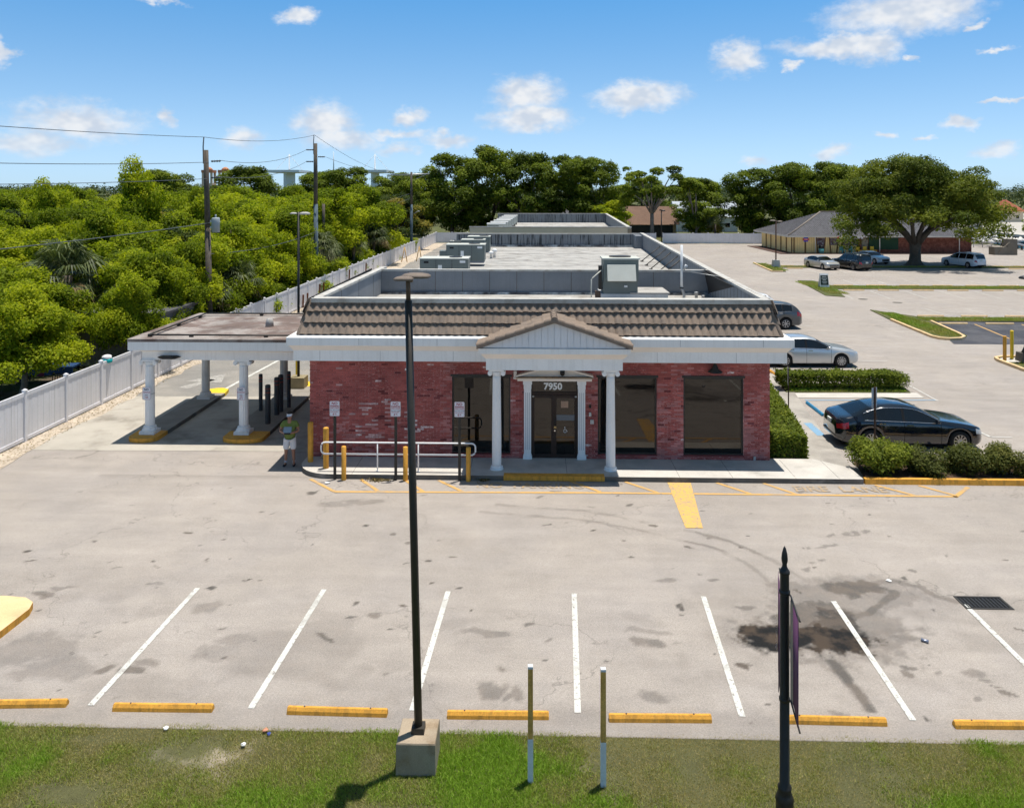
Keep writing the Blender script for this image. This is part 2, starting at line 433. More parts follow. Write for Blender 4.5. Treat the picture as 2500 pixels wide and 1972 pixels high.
turf = mat('far turf', (.075, .088, .025), .95, .25, .4, .2, 6, tint=(.13, .115, .05), ts=.5, tl=.55)
sand = mat('sandy gravel', (.46, .39, .31), .95, .18, 1.2, .3, 14, bump=.6, tint=(.16, .12, .08), ts=2.2, tl=.64)
mulch = mat('planter mulch', (.09, .055, .035), .95, .3, 3., .35, 20, bump=.8)
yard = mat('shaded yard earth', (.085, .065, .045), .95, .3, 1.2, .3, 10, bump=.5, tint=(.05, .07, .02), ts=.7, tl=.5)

g_ = MB(); g_.face([(-7000, -400, -.03), (7000, -400, -.03), (7000, 12000, -.03), (-7000, 12000, -.03)])
ground = prop(g_.build('ground', turf), kind='structure')
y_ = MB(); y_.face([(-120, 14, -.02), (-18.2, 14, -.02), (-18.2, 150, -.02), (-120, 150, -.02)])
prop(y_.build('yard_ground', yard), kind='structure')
lawn = prop(MB().face([(-60, -20, -.012), (60, -20, -.012), (60, 13.06, -.004), (-60, 13.06, -.004)]).build('front_lawn', soil), kind='structure')

# the whole lot as one sheet, with a finer stained sheet in front of the shop
a_ = MB()
a_.face([(-17.7, 13.02, .0), (130, 13.02, .0), (130, 24.7, .0), (-17.7, 24.7, .0)])
a_.face([(7.0, 24.7, .0), (130, 24.7, .0), (74, 118, .0), (76, 136.5, .0), (7.0, 136.5, .0)])
a_.face([(-17.7, 24.7, .0), (-7.0, 24.7, .0), (-7.0, 36, .0), (-17.7, 36, .0)])
lot = prop(a_.build('parking_lot', asphalt), kind='structure')
nx, ny = 560, 236
gx, gy = np.meshgrid(np.linspace(-13.5, 14.5, nx), np.linspace(13.03, 24.69, ny))
wx = gx + (vnoise(gx, gy, 1.6, 1) - .5) * .55; wy = gy + (vnoise(gx, gy, 1.6, 2) - .5) * .55
fine_n = vnoise(gx, gy, 5., 3, 4, .65); mid_n = vnoise(gx, gy, 1.3, 4, 4, .6)
st = np.zeros_like(gx)
def blob(cx, cy, rx, ry, k, rot=0., edge=.36):
    c_, s_ = math.cos(rot), math.sin(rot)
    u = ((wx - cx) * c_ + (wy - cy) * s_) / rx; v_ = (-(wx - cx) * s_ + (wy - cy) * c_) / ry
    d = 1 - np.hypot(u, v_) + (fine_n - .5) * .9
    return k * sstep(d, -.1, edge)
def stroke(pts, w, k, soft=.6):
    d = seg_dist(wx * .35 + gx * .65, wy * .35 + gy * .65, pts)
    return k * sstep(1 - d / w + (fine_n - .5) * .9, -.05, soft)
def add(s_):
    global st
    st = np.maximum(st, s_)
for a in ((5.0, 16.05, 1.15, .55, 1.05), (5.9, 15.95, 1.1, .65, 1.05), (6.15, 16.35, .6, .95, .85), (5.5, 16.6, 1.1, .65, .66), (6.0, 17.0, .7, .6, .66), (7.1, 18.05, 1.0, .42, .7),
          (5.9, 16.3, 2.0, 1.3, .42), (7.2, 17.8, 1.8, .9, .34), (6.2, 17.6, 1.2, .8, .36), (4.6, 16.2, .35, .2, .7), (6.95, 16.3, .55, .16, .5)):
    add(blob(*a))
add(stroke([(6.46, 16.7), (7.08, 17.09), (7.62, 17.61), (7.95, 17.92)], .15, .62)); add(stroke([(6.62, 18.12), (7.43, 18.22), (8.12, 18.4), (8.55, 18.17), (8.71, 17.71), (9.04, 17.5)], .17, .5))
add(stroke([(5.58, 15.19), (5.62, 14.71), (5.63, 14.26), (5.66, 13.88)], .15, .68)); add(stroke([(6.3, 16.4), (7.0, 16.2), (7.4, 16.0)], .14, .5))
arc1 = [(-1.5, 22.05), (1.0, 21.7), (2.6, 21.1), (3.82, 20.35), (4.21, 20.16), (4.57, 19.88), (5.0, 19.24), (5.3, 18.3)]
arc2 = [(-1.0, 22.6), (1.5, 22.2), (3.7, 21.18), (4.19, 20.92), (4.87, 20.43), (5.46, 19.71), (5.78, 19.27), (6.2, 18.2)]
for arc in (arc1, arc2):
    add(stroke(arc, .10, .26) * sstep(mid_n, .38, .62)); add(stroke(arc[3:6], .085, .40))
for cx, cy in ((7.5, 20.7), (7.62, 20.78), (8.07, 20.87), (8.3, 20.95), (8.49, 21.04), (7.47, 20.27), (7.35, 20.2), (7.24, 20.03), (6.85, 19.92), (6.87, 19.46), (6.56, 19.29), (6.45, 19.05)):
    add(blob(cx, cy, .13, .07, .38, .4))
for a in ((6.92, 15.17, .16, .08, .55), (6.82, 14.9, .12, .2, .55), (8.12, 14.93, .35, .16, .42), (8.2, 14.68, .16, .1, .4), (8.31, 14.45, .09, .05, .6), (8.45, 14.3, .14, .06, .6), (3.75, 15.05, .15, .10, .8), (3.95, 15.07, .1, .05, .5),
          (4.44, 17.23, .28, .07, .5), (7.66, 14.19, .16, .1, .45), (6.69, 15.67, .2, .12, .5), (-10.68, 17.35, .34, .14, .5), (-10.4, 17.6, .3, .12, .4), (-7.87, 18.95, .07, .06, .65), (-7.83, 18.82, .07, .05, .65),
          (-7.9, 14.63, .24, .14, .6), (-7.34, 14.53, .26, .16, .6), (-7.2, 14.78, .2, .1, .4), (-6.92, 16.79, .3, .3, .3), (-5.82, 15.67, .5, .24, .3), (-6.12, 15.2, .6, .3, .25), (-8.58, 17.88, .25, .1, .35),
          (-3.23, 16.64, .2, .18, .5), (-3.8, 17.14, .07, .07, .7), (-1.29, 16.95, .05, .05, .8), (-.91, 15.97, .6, .12, .35), (-.67, 14.82, .12, .1, .5), (-.81, 14.15, .24, .26, .42), (-.38, 14.07, .2, .2, .42),
          (2.34, 15.8, .5, .14, .45), (2.3, 16.21, .5, .1, .3), (1.98, 14.13, .3, .3, .35), (2.96, 18.3, .3, .1, .35), (-9.6, 15.2, 1.0, .5, .3), (-8.8, 14.6, .9, .4, .28), (-4.9, 22.6, .8, .16, .3), (-5.6, 22.4, .5, .2, .28), (1.6, 22.6, .2, .06, .4)):
    add(blob(*a))
rg = random.Random(21)
for i in range(170):
    r_ = rg.choice((.03, .04, .05, .07)); add(blob(rg.uniform(-13, 14), rg.uniform(13.3, 24.3), r_ * rg.uniform(1, 2.2), r_, rg.uniform(.35, .8), rg.uniform(-.6, .6)))
for i in range(26):
    add(blob(rg.uniform(-12, 12), rg.uniform(13.6, 17.6), rg.uniform(.3, .9), rg.uniform(.12, .4), rg.uniform(.06, .13), rg.uniform(-.4, .4)))
add(.20 * sstep(vnoise(gx, gy, .45, 9, 5, .6), .52, .68) * sstep(19.0 - gy, -.5, 2.5))
add(.16 * sstep(13.75 - gy + (fine_n - .5) * .7, -.2, .3))
add(.15 * sstep(gy - 24.25, -.1, .4))
idx = np.arange(nx * ny).reshape(ny, nx)
q4 = np.stack([idx[:-1, :-1], idx[:-1, 1:], idx[1:, 1:], idx[1:, :-1]], -1).ravel()
zz = .004 + (vnoise(gx, gy, .3, 30) - .5) * .004
me = fast_mesh('asphalt_sheet', np.stack([gx.ravel(), gy.ravel(), zz.ravel()], 1), 4, q4, asphalt, st.ravel())
link('asphalt_sheet', me, lot)

# drive lane beside the shop
lane = prop(MB().face([(-17.5, 26.9, .008), (-7.0, 27.05, .008), (-7.0, 34.3, .008), (-17.6, 34.1, .008)]).build('drive_lane', lane_conc), kind='structure')
prop(MB().face([(-17.6, 34.08, .004), (-7.0, 34.28, .004), (-6.6, 138, .004), (-17.2, 138, .004)]).build('rear_lane', asphalt_back), kind='structure')
s_ = MB(); rg = random.Random(5)
pts = []
yy = 14.0
while yy < 137:
    pts.append((yy, -17.15 + rg.uniform(-.16, .18) + (.25 if yy < 26 else 0) + .006 * max(0, yy - 60) + (1.6 * max(0, min(1, (yy - 60) / 25))))); yy += .9
for (y0, x0), (y1, x1) in zip(pts[:-1], pts[1:]):
    s_.face([(-18.3, y0, .013), (x0, y0, .013), (x1, y1, .013), (-18.3, y1, .013)])
prop(s_.build('gravel_verge', sand), kind='structure')
def marking(name, quads, m_, parent, z=.013):
    b = MB()
    for q in quads: b.face([(x, y, z) for x, y in q])
    return b.build(name, m_, parent)
def bar(x0, y0, x1, y1, w):
    d = Vector((x1 - x0, y1 - y0)).normalized(); n = Vector((-d.y, d.x)) * w / 2
    return [(x0 - n.x, y0 - n.y), (x1 - n.x, y1 - n.y), (x1 + n.x, y1 + n.y), (x0 + n.x, y0 + n.y)]
for a in ((-7.47, 17.64, -7.6, 13.56), (-4.65, 17.66, -4.83, 13.56), (-1.9, 17.65, -2.07, 13.58), (.87, 17.64, .73, 13.6), (3.67, 17.58, 3.48, 13.58), (6.42, 17.46, 6.30, 13.56), (9.17, 17.40, 9.10, 13.5)):
    marking('parking_line', [bar(*a, .11)], line_white, lot)
# yellow fire lane hatching
for a in ((-5.85, 23.42, 2.0, 23.55), (2.0, 23.55, 12.2, 23.55), (12.1, 23.5, 12.9, 24.3)):
    marking('fire_lane_line', [bar(*a, .12)], line_yellow, lot)
for a in ((-6.85, 24.42, -5.85, 23.42), (-5.29, 24.42, -4.55, 23.45), (-3.96, 24.44, -3.25, 23.48), (-2.93, 24.44, -2.1, 23.52), (.95, 24.6, 1.95, 23.6), (2.75, 24.46, 3.6, 23.6), (5.5, 24.46, 6.3, 23.58), (6.9, 24.46, 7.6, 23.6), (10.2, 24.4, 11.0, 23.6), (11.5, 24.4, 12.2, 23.6)):
    marking('fire_lane_hatch', [bar(*a, .11)], line_yellow, lot, .0135)
marking('yellow_crossing_patch', [[(4.02, 24.44), (4.72, 24.44), (4.40, 21.15), (3.95, 21.15)]], line_yellow_solid, lot, .0132)
def ground_text(name, s, x, y, size, m_, sx=1.0):
    o = text(name, s, size, (x, y, .0165), (0, 0, 0), m_, lot, 0, .012, 'LEFT', sx); return o
ground_text('lane_lettering', 'FIRE  LANE', 7.65, 24.0, .62, line_yellow_faint, .92)
ground_text('lane_lettering', 'NO  PARKING', -1.75, 24.05, .60, line_yellow_faint, .85)
marking('edge_line', [bar(-13.85, 34.5, -13.35, 41.5, .16)], line_white, prop(bpy.data.objects['rear_lane'], kind='structure'), .012)
marking('lane_arrow', [[(-16.0, 35.7), (-15.5, 35.5), (-14.9, 37.2), (-15.2, 37.3)], [(-16.2, 36.9), (-14.4, 36.6), (-14.9, 38.4)]], line_white_far, bpy.data.objects['rear_lane'], .012)
bpy.data.objects['lane_arrow'].data.materials[0] = worn('nearly gone white paint', (.50, .48, .45), (.26, .25, .23), .44)

# kerbed pieces
def kerb_slab(name, poly, z1, m_top, m_side, **kw):
    b = MB(); n = len(poly)
    b.prism(poly, -.01, z1, 0, 1)
    return prop(b.build(name, [m_top, m_side]), **kw)
arc = [(-6.3 - 1.12 * math.sin(t), 25.60 - 1.12 * math.cos(t)) for t in [i * math.pi / 2 / 8 for i in range(9)]]
sw_poly = [(9.9, 24.48), (9.9, 25.5), (9.0, 26.3), (7.4, 26.3), (7.4, 26.2), (-7.3, 26.2), (-7.3, 26.9), (-7.42, 26.9)] + arc[::-1]
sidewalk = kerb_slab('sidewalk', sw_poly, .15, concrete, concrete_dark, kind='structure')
for x in [-5.6, -3.8, -2.0, 1.0, 4.4, 6.0, 7.9, 9.2]:
    MB().box(x - .006, x + .006, 24.5, 26.18, .15, .1512).build('joint', mat('joint shadow line', (.12, .11, .1), flat=True) if x == -5.6 else bpy.data.materials['joint shadow line'], sidewalk)  # thin dark strip for each slab joint
MB().box(-.94, 2.13, 24.44, 24.72, .02, .156).build('yellow_kerb', yellow, sidewalk)
kerb_slab('path', [(9.0, 26.3), (9.9, 25.5), (10.05, 25.6), (10.35, 28.5), (10.95, 32.8), (11.75, 37.9), (11.0, 41), (9.9, 41), (9.9, 34.4), (8.9, 30)], .03, mat('grey path concrete', (.36, .335, .30), .9, .14, 1.0, .12, 60, tint=(.28, .26, .235), ts=.7, tl=.55), concrete_dark, kind='structure')
kerb_slab('path_slab', [(11.0, 34.6), (16.6, 34.75), (16.7, 35.6), (11.2, 35.45)], .02, concrete, concrete, kind='structure')
prop(kerb_slab('yellow_corner_island', [(-14.5, 15.45), (-10.52, 15.45), (-10.48, 16.4), (-10.58, 16.68), (-10.85, 16.86), (-11.3, 16.92), (-14.5, 16.92)], .15, yellow_pale, yellow), 'flat yellow painted kerb island at the lot corner', 'kerb island')
planter = empty('planter_bed', (0, 0, 0), kind='structure')
MB().prism([(10.05, 24.62), (20.5, 24.62), (20.5, 26.1), (10.35, 26.1)], -.01, .07).build('mulch_bed', mulch, planter)
k_ = MB(); k_.extr([(24.46, -.01), (24.66, -.01), (24.66, .15), (24.49, .16)], 9.95, 20.5, 'x'); k_.build('front_kerb', yellow, planter)
k_ = MB(); k_.extr([(26.1, -.01), (26.25, -.01), (26.25, .15), (26.1, .15)], 10.3, 20.5, 'x'); k_.build('rear_kerb', yellow_pale, planter)
# stall beside the shop
marking('stall_line', [bar(11.4, 34.25, 16.9, 34.4, .1)], line_blue, lot); marking('stall_line', [bar(15.6, 36.98, 17.0, 37.0, .1)], line_white_far, lot)
marking('stall_line', [bar(17.0, 37.0, 16.95, 34.3, .1)], line_white_far, lot); marking('stall_line', [bar(16.2, 30.85, 16.35, 29.3, .1)], line_white, lot); marking('stall_line', [bar(16.35, 29.3, 17.1, 29.3, .1)], line_white_far, lot)
marking('blue_stripe', [bar(10.35, 30.8, 10.32, 29.2, .3)], line_blue, lot, .034)
marking('wheelchair_mark', [bar(14.2, 32.0, 14.9, 32.6, .1), bar(14.9, 32.6, 15.5, 32.3, .1), bar(15.5, 32.3, 15.2, 31.6, .1), bar(14.3, 31.5, 15.0, 31.3, .1)], line_white_far, lot)
for yy in (39.3, 42.15, 44.95, 47.75, 50.5, 53.2, 56.0):
    marking('stall_line', [bar(13.2, yy, 18.3, yy + .1, .09)], line_white_far, lot)
prop(MB().prism([(11.0, 35.5), (16.4, 35.55), (16.7, 37.3), (11.2, 36.95)], -.01, .05).build('verge', turf), kind='structure')

# grass islands in the side lot
def kerb_path(name, pts, m_, parent, w=.16, z1=.15):
    b = MB(); prev = None; rings = []
    for i, (x, y) in enumerate(pts):
        t = Vector((pts[min(i + 1, len(pts) - 1)][0] - pts[max(i - 1, 0)][0], pts[min(i + 1, len(pts) - 1)][1] - pts[max(i - 1, 0)][1])).normalized(); n = Vector((-t.y, t.x)) * w / 2
        rings.append([(x + n.x, y + n.y, -.01), (x + n.x, y + n.y, z1 - .02), (x + n.x * .7, y + n.y * .7, z1), (x - n.x * .7, y - n.y * .7, z1), (x - n.x, y - n.y, z1 - .02), (x - n.x, y - n.y, -.01)])
    b.grid(rings, 0, True, True, True, False)
    return b.build(name, m_, parent)
strip_a = prop(MB().prism([(24.3, 55.4), (24.05, 49.0), (24.7, 48.5), (25.9, 49.3), (26.75, 55.2), (44, 55.3), (45, 56.85), (27.2, 56.7), (24.9, 60.4)], -.01, .05).build('grass_island', turf), kind='structure')
kerb_path('kerb', [(24.35, 55.6), (24.15, 52.5), (23.98, 49.2), (24.15, 48.6), (24.6, 48.36), (25.3, 48.5), (25.85, 49.1), (26.1, 50.2), (26.7, 54.9)], yellow_pale, strip_a)
strip_b = prop(MB().prism([(24.6, 68.7), (25.9, 67.8), (26.95, 73.2), (62, 73.7), (62, 75.8), (27.8, 75.6), (27.5, 79.9), (26.0, 80.2)], -.01, .05).build('grass_island', turf), kind='structure')
strip_c = prop(MB().prism([(26.1, 89.0), (27.6, 89.0), (28.6, 93.6), (75, 94.4), (75, 96.3), (28.6, 95.6), (27.6, 99.6), (26.9, 99.4)], -.01, .05).build('grass_island', turf), kind='structure')
kerb_path('kerb', [(26.9, 99.4), (26.5, 95), (26.1, 89.0), (27.2, 88.9)], yellow_pale, strip_c)
isl = prop(MB().prism([(24.1, 42.6), (24.6, 43.2), (30, 43.6), (30, 30), (24.6, 37.5), (24.0, 40.2)], -.01, .05).build('grass_island', turf), kind='structure')
kerb_path('kerb', [(30, 43.6), (24.7, 43.2), (24.2, 42.9), (24.05, 42.4), (24.0, 40.2), (24.4, 37.5)], yellow_pale, isl)
MB().prism([(24.2, 42.0), (25.6, 42.0), (25.6, 43.1), (24.7, 43.1), (24.2, 42.7)], -.01, .06).build('concrete_pad', concrete, isl)
prop(MB().face([(24.2, 47.1, .006), (36, 47.1, .006), (42, 55.2, .006), (26.6, 55.2, .006)]).build('dark_asphalt', asphalt_dark), kind='structure')
for i in range(7):
    x = 26.3 + 3.03 * i; marking('parking_line', [bar(x, 61.3, x + .04, 57.5, .09)], line_white_far, lot)
for i in range(6):
    x = 26.2 + 3.06 * i; marking('parking_line', [bar(x + 3.0, 54.2, x + 2.2, 48.9, .12)], line_yellow, lot)
for i in range(11):
    x = 26.72 + 3.03 * i
    marking('parking_line', [bar(x, 72.1, x - .55, 66.9, .1)], line_white_far, lot); marking('parking_line', [bar(x + 1.0, 81.1, x + .6, 76.4, .1)], line_white_far, lot)
    marking('parking_line', [bar(x + 1.3, 92.8, x + .9, 87.6, .1)], line_white_far, lot)
for (x, y) in ((26.89, 66.6), (28.77, 64.6)):
    prop(MB().lathe([(.36, .004), (.36, .014), (.33, .016)], (x, y), 20).build('manhole_cover', concrete_dark), ('dark round manhole cover nearer the grass island tip' if y > 65 else 'dark manhole cover with broken pale rim in the side lot'), 'manhole cover')
# drain
dr = empty('storm_drain', (9.6, 17.48, 0), 0, 'rectangular black storm drain grate beside a white parking line', 'drain')
fb = MB(); fb.box(-.46, .46, -.23, .23, -.005, .006); fb.build('pit', mat('pit shadow', (.006, .006, .007), flat=True), dr)
for i in range(11):
    MB().box(-.42 + i * .08, -.385 + i * .08, -.2, .2, .006, .016).build('slat', black_metal, dr)
fr = MB(); fr.box(-.5, .5, -.27, -.22, .004, .017); fr.box(-.5, .5, .22, .27, .004, .017); fr.box(-.5, -.45, -.22, .22, .004, .017); fr.box(.45, .5, -.22, .22, .004, .017); fr.build('frame', bronze, dr)

# ------------------------------------------------------------------ wheel stops
def wheel_stop(L, h=.105, w=.135):
    """chamfered concrete bar lying along x"""
    b = MB(); e = .07
    prof = [(-w / 2, 0), (w / 2, 0), (w / 2 - .012, h * .55), (w / 2 - .045, h), (-w / 2 + .045, h), (-w / 2 + .012, h * .55)]
    st_ = [(-L / 2, .93, .90), (-L / 2 + .02, 1, 1), (-.1, 1, .985), (L / 2 - .02, 1, 1), (L / 2, .93, .90)]
    b.grid([[(x, u * a, z * c) for u, z in prof] for x, a, c in st_], 0, True, True, True, False)
    for x in (-L * .33, L * .33): b.lathe([(.014, h * .9), (.014, h + .008)], (x, 0), 8, 1)
    return b
stop_me = {}
def place_stop(loc, L, rz, m_, label, group):
    k = (round(L, 2), m_.name)
    if k not in stop_me: stop_me[k] = wheel_stop(L).mesh('wheel_stop', [m_, bronze])
    return prop(link('wheel_stop', stop_me[k], None, loc, (0, 0, rz)), label, 'wheel stop', group)
front = [(-8.85, 13.52, 1.7, .05), (-6.3, 13.49, 1.7, 0), (-3.32, 13.47, 1.7, 0), (-.61, 13.455, 1.7, .01), (2.09, 13.45, 1.7, 0), (4.96, 13.47, 1.7, 0), (7.75, 13.44, 1.7, 0)]
for i, (x, y, L, rz) in enumerate(front):
    tag = ['yellow wheel stop cut by the left photo edge', 'yellow wheel stop second from the left along the grass', 'yellow wheel stop just left of the tall light pole', 'yellow wheel stop behind the nearer left wooden stake',
           'yellow wheel stop right of the two wooden stakes', 'yellow wheel stop behind the banner pole', 'yellow wheel stop at the far right end of the front row'][i]
    place_stop((x, y, .006), L, rz + (0, .012, -.016, .006, .018, -.01, .014)[i], yellow, tag, 'wheel stops in the front parking row')
blue_paint = mat('blue traffic paint', (.03, .22, .42), .6, .1, 2, .1, 40)
place_stop((11.32, 32.8, .006), 1.9, R(90), blue_paint, 'blue wheel stop in the empty stall beside the shop', None)
place_stop((11.55, 38.8, .006), 1.8, R(92), yellow, 'yellow wheel stop between the shop corner and the long hedge', None)
for i in range(7):
    x = 27.9 + 3.03 * i; place_stop((x, 57.45, .006), 1.83, 0, yellow_pale, f'{ORD[i]} wheel stop from the aisle on the far side of the nearest grass strip', 'wheel stops along the nearest grass strip')
for i in range(6):
    x = 27.8 + 3.03 * i; place_stop((x, 54.2, .01), 1.85, 0, yellow_pale, f'{ORD[i]} wheel stop from the aisle on the dark asphalt', 'wheel stops along the nearest grass strip')
for i in range(11):
    x = 28.87 + 3.05 * i; place_stop((x, 76.05, .006), 1.83, 0, yellow_pale, f'{ORD[i]} wheel stop from the aisle on the far side of the middle grass strip', 'wheel stops along the middle grass strip')
for i in range(11):
    x = 28.4 + 3.04 * i; place_stop((x, 72.35, .006), 1.83, 0, yellow_pale, f'{ORD[i]} wheel stop from the aisle on the near side of the middle grass strip', 'wheel stops along the middle grass strip')
for i, x in enumerate((29.7, 54.6, 57.7, 60.8)):
    place_stop((x, 92.6, .006), 1.83, 0, yellow_pale, f'{ORD[i]} wheel stop on the near side of the tree strip', 'wheel stops along the tree strip')
for i, x in enumerate((29.7, 32.6, 54.1, 57.1)):
    place_stop((x, 95.95, .006), 1.83, 0, yellow_pale, f'{ORD[i]} wheel stop on the restaurant side of the tree strip', 'wheel stops along the tree strip')

# ================================================================== BRICK SHOP
def brick_mat(name, col, fleck, thr):
    m_ = bpy.data.materials.new(name); m_.use_nodes = True
    nt = m_.node_tree; nt.nodes.clear(); q = NG(nt)
    pos = q.n('ShaderNodeNewGeometry').outputs['Position']
    oi = q.n('ShaderNodeObjectInfo'); isl_ = q.n('ShaderNodeNewGeometry').outputs['Random Per Island']
    rnd = q.m('FRACT', q.m('ADD', q.m('MULTIPLY', oi.outputs['Random'], 7.3), isl_))
    k = q.m('MULTIPLY', q.ramp(rnd, 0, 1, .78, 1.18, False), q.ramp(q.noise(pos, 1.1, 4, .6), .3, .7, .80, 1.2, False))
    nd = q.n('ShaderNodeVectorMath', operation='SCALE'); q.put(nd.inputs[0], col); nt.links.new(k, nd.inputs['Scale'])
    w = q.m('MULTIPLY', q.ramp(q.noise(q.v('MULTIPLY', pos, (1., 1., 2.4)), 9, 5, .7), thr, thr + .09), q.ramp(q.noise(pos, 1.2, 3), .38, .6))
    c = q.mix(w, nd.outputs[0], (*fleck, 1))
    b = q.n('ShaderNodeBsdfPrincipled'); b.inputs['Roughness'].default_value = .85; b.inputs['Specular IOR Level'].default_value = .2
    nt.links.new(c, b.inputs['Base Color'])
    bn = q.n('ShaderNodeBump'); bn.inputs['Strength'].default_value = .3; bn.inputs['Distance'].default_value = .01
    nt.links.new(q.noise(pos, 60, 3, .6), bn.inputs['Height']); nt.links.new(bn.outputs[0], b.inputs['Normal'])
    o = q.n('ShaderNodeOutputMaterial'); nt.links.new(b.outputs[0], o.inputs[0])
    return m_
B_RED = brick_mat('painted red brick', (.36, .100, .088), (.52, .27, .25), .54)
B_PINK = brick_mat('faded pink brick', (.42, .175, .165), (.62, .40, .38), .60)
B_WHITE = brick_mat('salt whitened brick', (.46, .26, .25), (.76, .66, .65), .46)
B_DARK = brick_mat('dark red brick', (.18, .05, .05), (.4, .2, .2), .66)
mortar = mat('pink mortar', (.50, .26, .24), .95, .25, 1.2, .15, 40, tint=(.16, .06, .06), ts=.9, tl=.52)
tile_m = mat('weathered roof tile', (.235, .183, .145), .9, .14, 2.2, .12, 50, bump=.15, tint=(.19, .155, .13), ts=1.6, tl=.56)
underlay = mat('dark roof underlay', (.035, .035, .036), .9)
para_in = mat('grey parapet sheet', (.215, .232, .255), .75, .10, 1.0, .08, 20, streak=.12, streak_col=(.12, .13, .14))
para_stain = mat('streaked parapet sheet', (.20, .215, .23), .8, .10, 1.0, .08, 20, streak=.92, streak_col=(.035, .038, .04))
coping_m = mat('pale coping', (.48, .47, .44), .7, .12, 1.5, .1, 30, tint=(.36, .33, .29), ts=2., tl=.56)
roof_m = mat('aged white roof membrane', (.37, .36, .34), .85, .2, .7, .14, 30, tint=(.20, .185, .17), ts=.9, tl=.58)
glass_win = glass_mat('bronze tinted glass', (.005, .005, .005), .045, (.80, .75, .69))
frame_m = mat('bronze window frame', (.022, .019, .016), .45, .1, 3, .05, 30, spec=.5)
panel_white = mat('white gable board', (.74, .76, .80), .65, .05, 1., .04, 40, streak=.1, streak_col=(.5, .5, .5))
mat_emit_none = None

shop = empty('brick_shop', (0, 26.1, 0), 0, 'low red brick shop with white columned porch and grey tiled mansard', 'building')
def SB(mb, name, mats, parent=None, **kw):
    """a part of the shop given in world coordinates"""
    mb.v = [(x, y - 26.1, z) for x, y, z in mb.v] if parent is None else mb.v
    return mb.build(name, mats, parent or shop, **kw)
WX0, WX1, WY = -7.34, 7.57, 26.1
OPEN = [(-2.68, -.78, .30, 2.80), (2.05, 3.95, .30, 2.80), (4.81, 6.73, .30, 2.80), (-.11, 1.41, .0, 2.70)]
xs = sorted({WX0, WX1} | {o[0] for o in OPEN} | {o[1] for o in OPEN})
wall = MB(); yf = WY + .012
for a, b in zip(xs[:-1], xs[1:]):
    op = [o for o in OPEN if o[0] <= a + 1e-6 and o[1] >= b - 1e-6]
    if op:
        z0, z1 = op[0][2], op[0][3]
        if z0 > .05: wall.box(a, b, yf, WY + .3, 0, z0)
        wall.box(a, b, yf, WY + .3, z1, 3.4)
    else:
        wall.box(a, b, yf, WY + .3, 0, 3.4)
wall.box(WX0, WX1, WY + .32, 36.4, 0, 4.1); wall.box(WX0 + .3, 8.6, 36.4, 68.3, 0, 3.9)
wall_o = SB(wall, 'wall', mortar)
# bricks
BL, BH, J = .2135, .0677, .010
whole = MB().box(-(BL - J) / 2, (BL - J) / 2, -.02, .02, -(BH - J) / 2, (BH - J) / 2).mesh('brick', B_RED)
whole_by = {}
rest = MB(); n_single = 0; rb = random.Random(11)
def brick_kind(x, z):
    n_ = math.sin(x * 2.1 + z * 1.3) * .5 + math.sin(x * 5.3 - z * 3.1) * .3 + rb.uniform(-.6, .6)
    pink = .0
    for o in OPEN[:3]:
        if abs(x - o[0]) < .35 or abs(x - o[1]) < .3: pink += .40
    if 6.7 < x and z < 2.4: pink += .3
    if 3.9 < x < 4.85 and z < 2.3: pink += .25
    if x < -4.4 and z < 1.5: pink += .22
    if x < -5.2 and z < 1.2: pink += .2
    if -5.75 < x < -4.6 and .7 < z < 2.05 and rb.random() < .20: return B_WHITE
    if -4.25 < x < -3.3 and .75 < z < 1.7 and rb.random() < .15: return B_WHITE
    if rb.random() < .012: return B_WHITE
    if rb.random() < .03: return B_DARK
    return B_PINK if rb.random() < pink * (.8 + .5 * n_) else B_RED
z = .155; course = 0; kinds = [B_RED, B_PINK, B_WHITE, B_DARK]; small_parts = []
while z + BH < 3.42:
    x = WX0 - (BL / 2 if course % 2 else 0); zc = z + BH / 2
    while x < WX1:
        a, b = max(x, WX0), min(x + BL, WX1)
        segs = [(a, b)]
        for o in OPEN:
            if o[2] - .03 < zc < o[3] + .03:
                segs = [t for s0, s1 in segs for t in ((s0, min(s1, o[0])), (max(s0, o[1]), s1)) if t[1] - t[0] > .025]
        for s0, s1 in segs:
            kd = brick_kind((s0 + s1) / 2, zc)
            if abs(s1 - s0 - BL) < 1e-4 and n_single < 300 and -6.2 < s0 < -3.0 and .9 < zc < 2.9:
                if kd not in whole_by:
                    w_ = whole.copy(); w_.materials.clear(); w_.materials.append(kd); whole_by[kd] = w_
                link('brick', whole_by[kd], wall_o, ((s0 + s1) / 2, .02 + rb.uniform(-.003, .003), zc)); n_single += 1
            else:
                dy_ = rb.uniform(-.003, .003)
                rest.box(s0 + J / 2, s1 - J / 2, WY + dy_, WY + .04, zc - (BH - J) / 2, zc + (BH - J) / 2, kinds.index(kd))
        x += BL
    z += BH; course += 1
rest.v = [(x, y - WY, z) for x, y, z in rest.v]
prop(rest.build('bricks', kinds, wall_o), kind='stuff')
# left and right end walls get a brick skin too
for sx, name in ((WX0, 'end_bricks'), (WX1, 'end_bricks')):
    e_ = MB(); zc = .155; c_ = 0
    while zc < 3.4:
        y = WY + .04 + (0 if c_ % 2 else BL / 2)
        while y < 36:
            e_.box(sx - .02, sx + .02, y + J / 2, y + BL - J / 2, zc + J / 2, zc + BH - J / 2, rb.choice((0, 0, 0, 1, 3))); y += BL
        zc += BH; c_ += 1
    e_.v = [(x, y - WY, z) for x, y, z in e_.v]
    prop(e_.build(name, kinds, wall_o), kind='stuff')
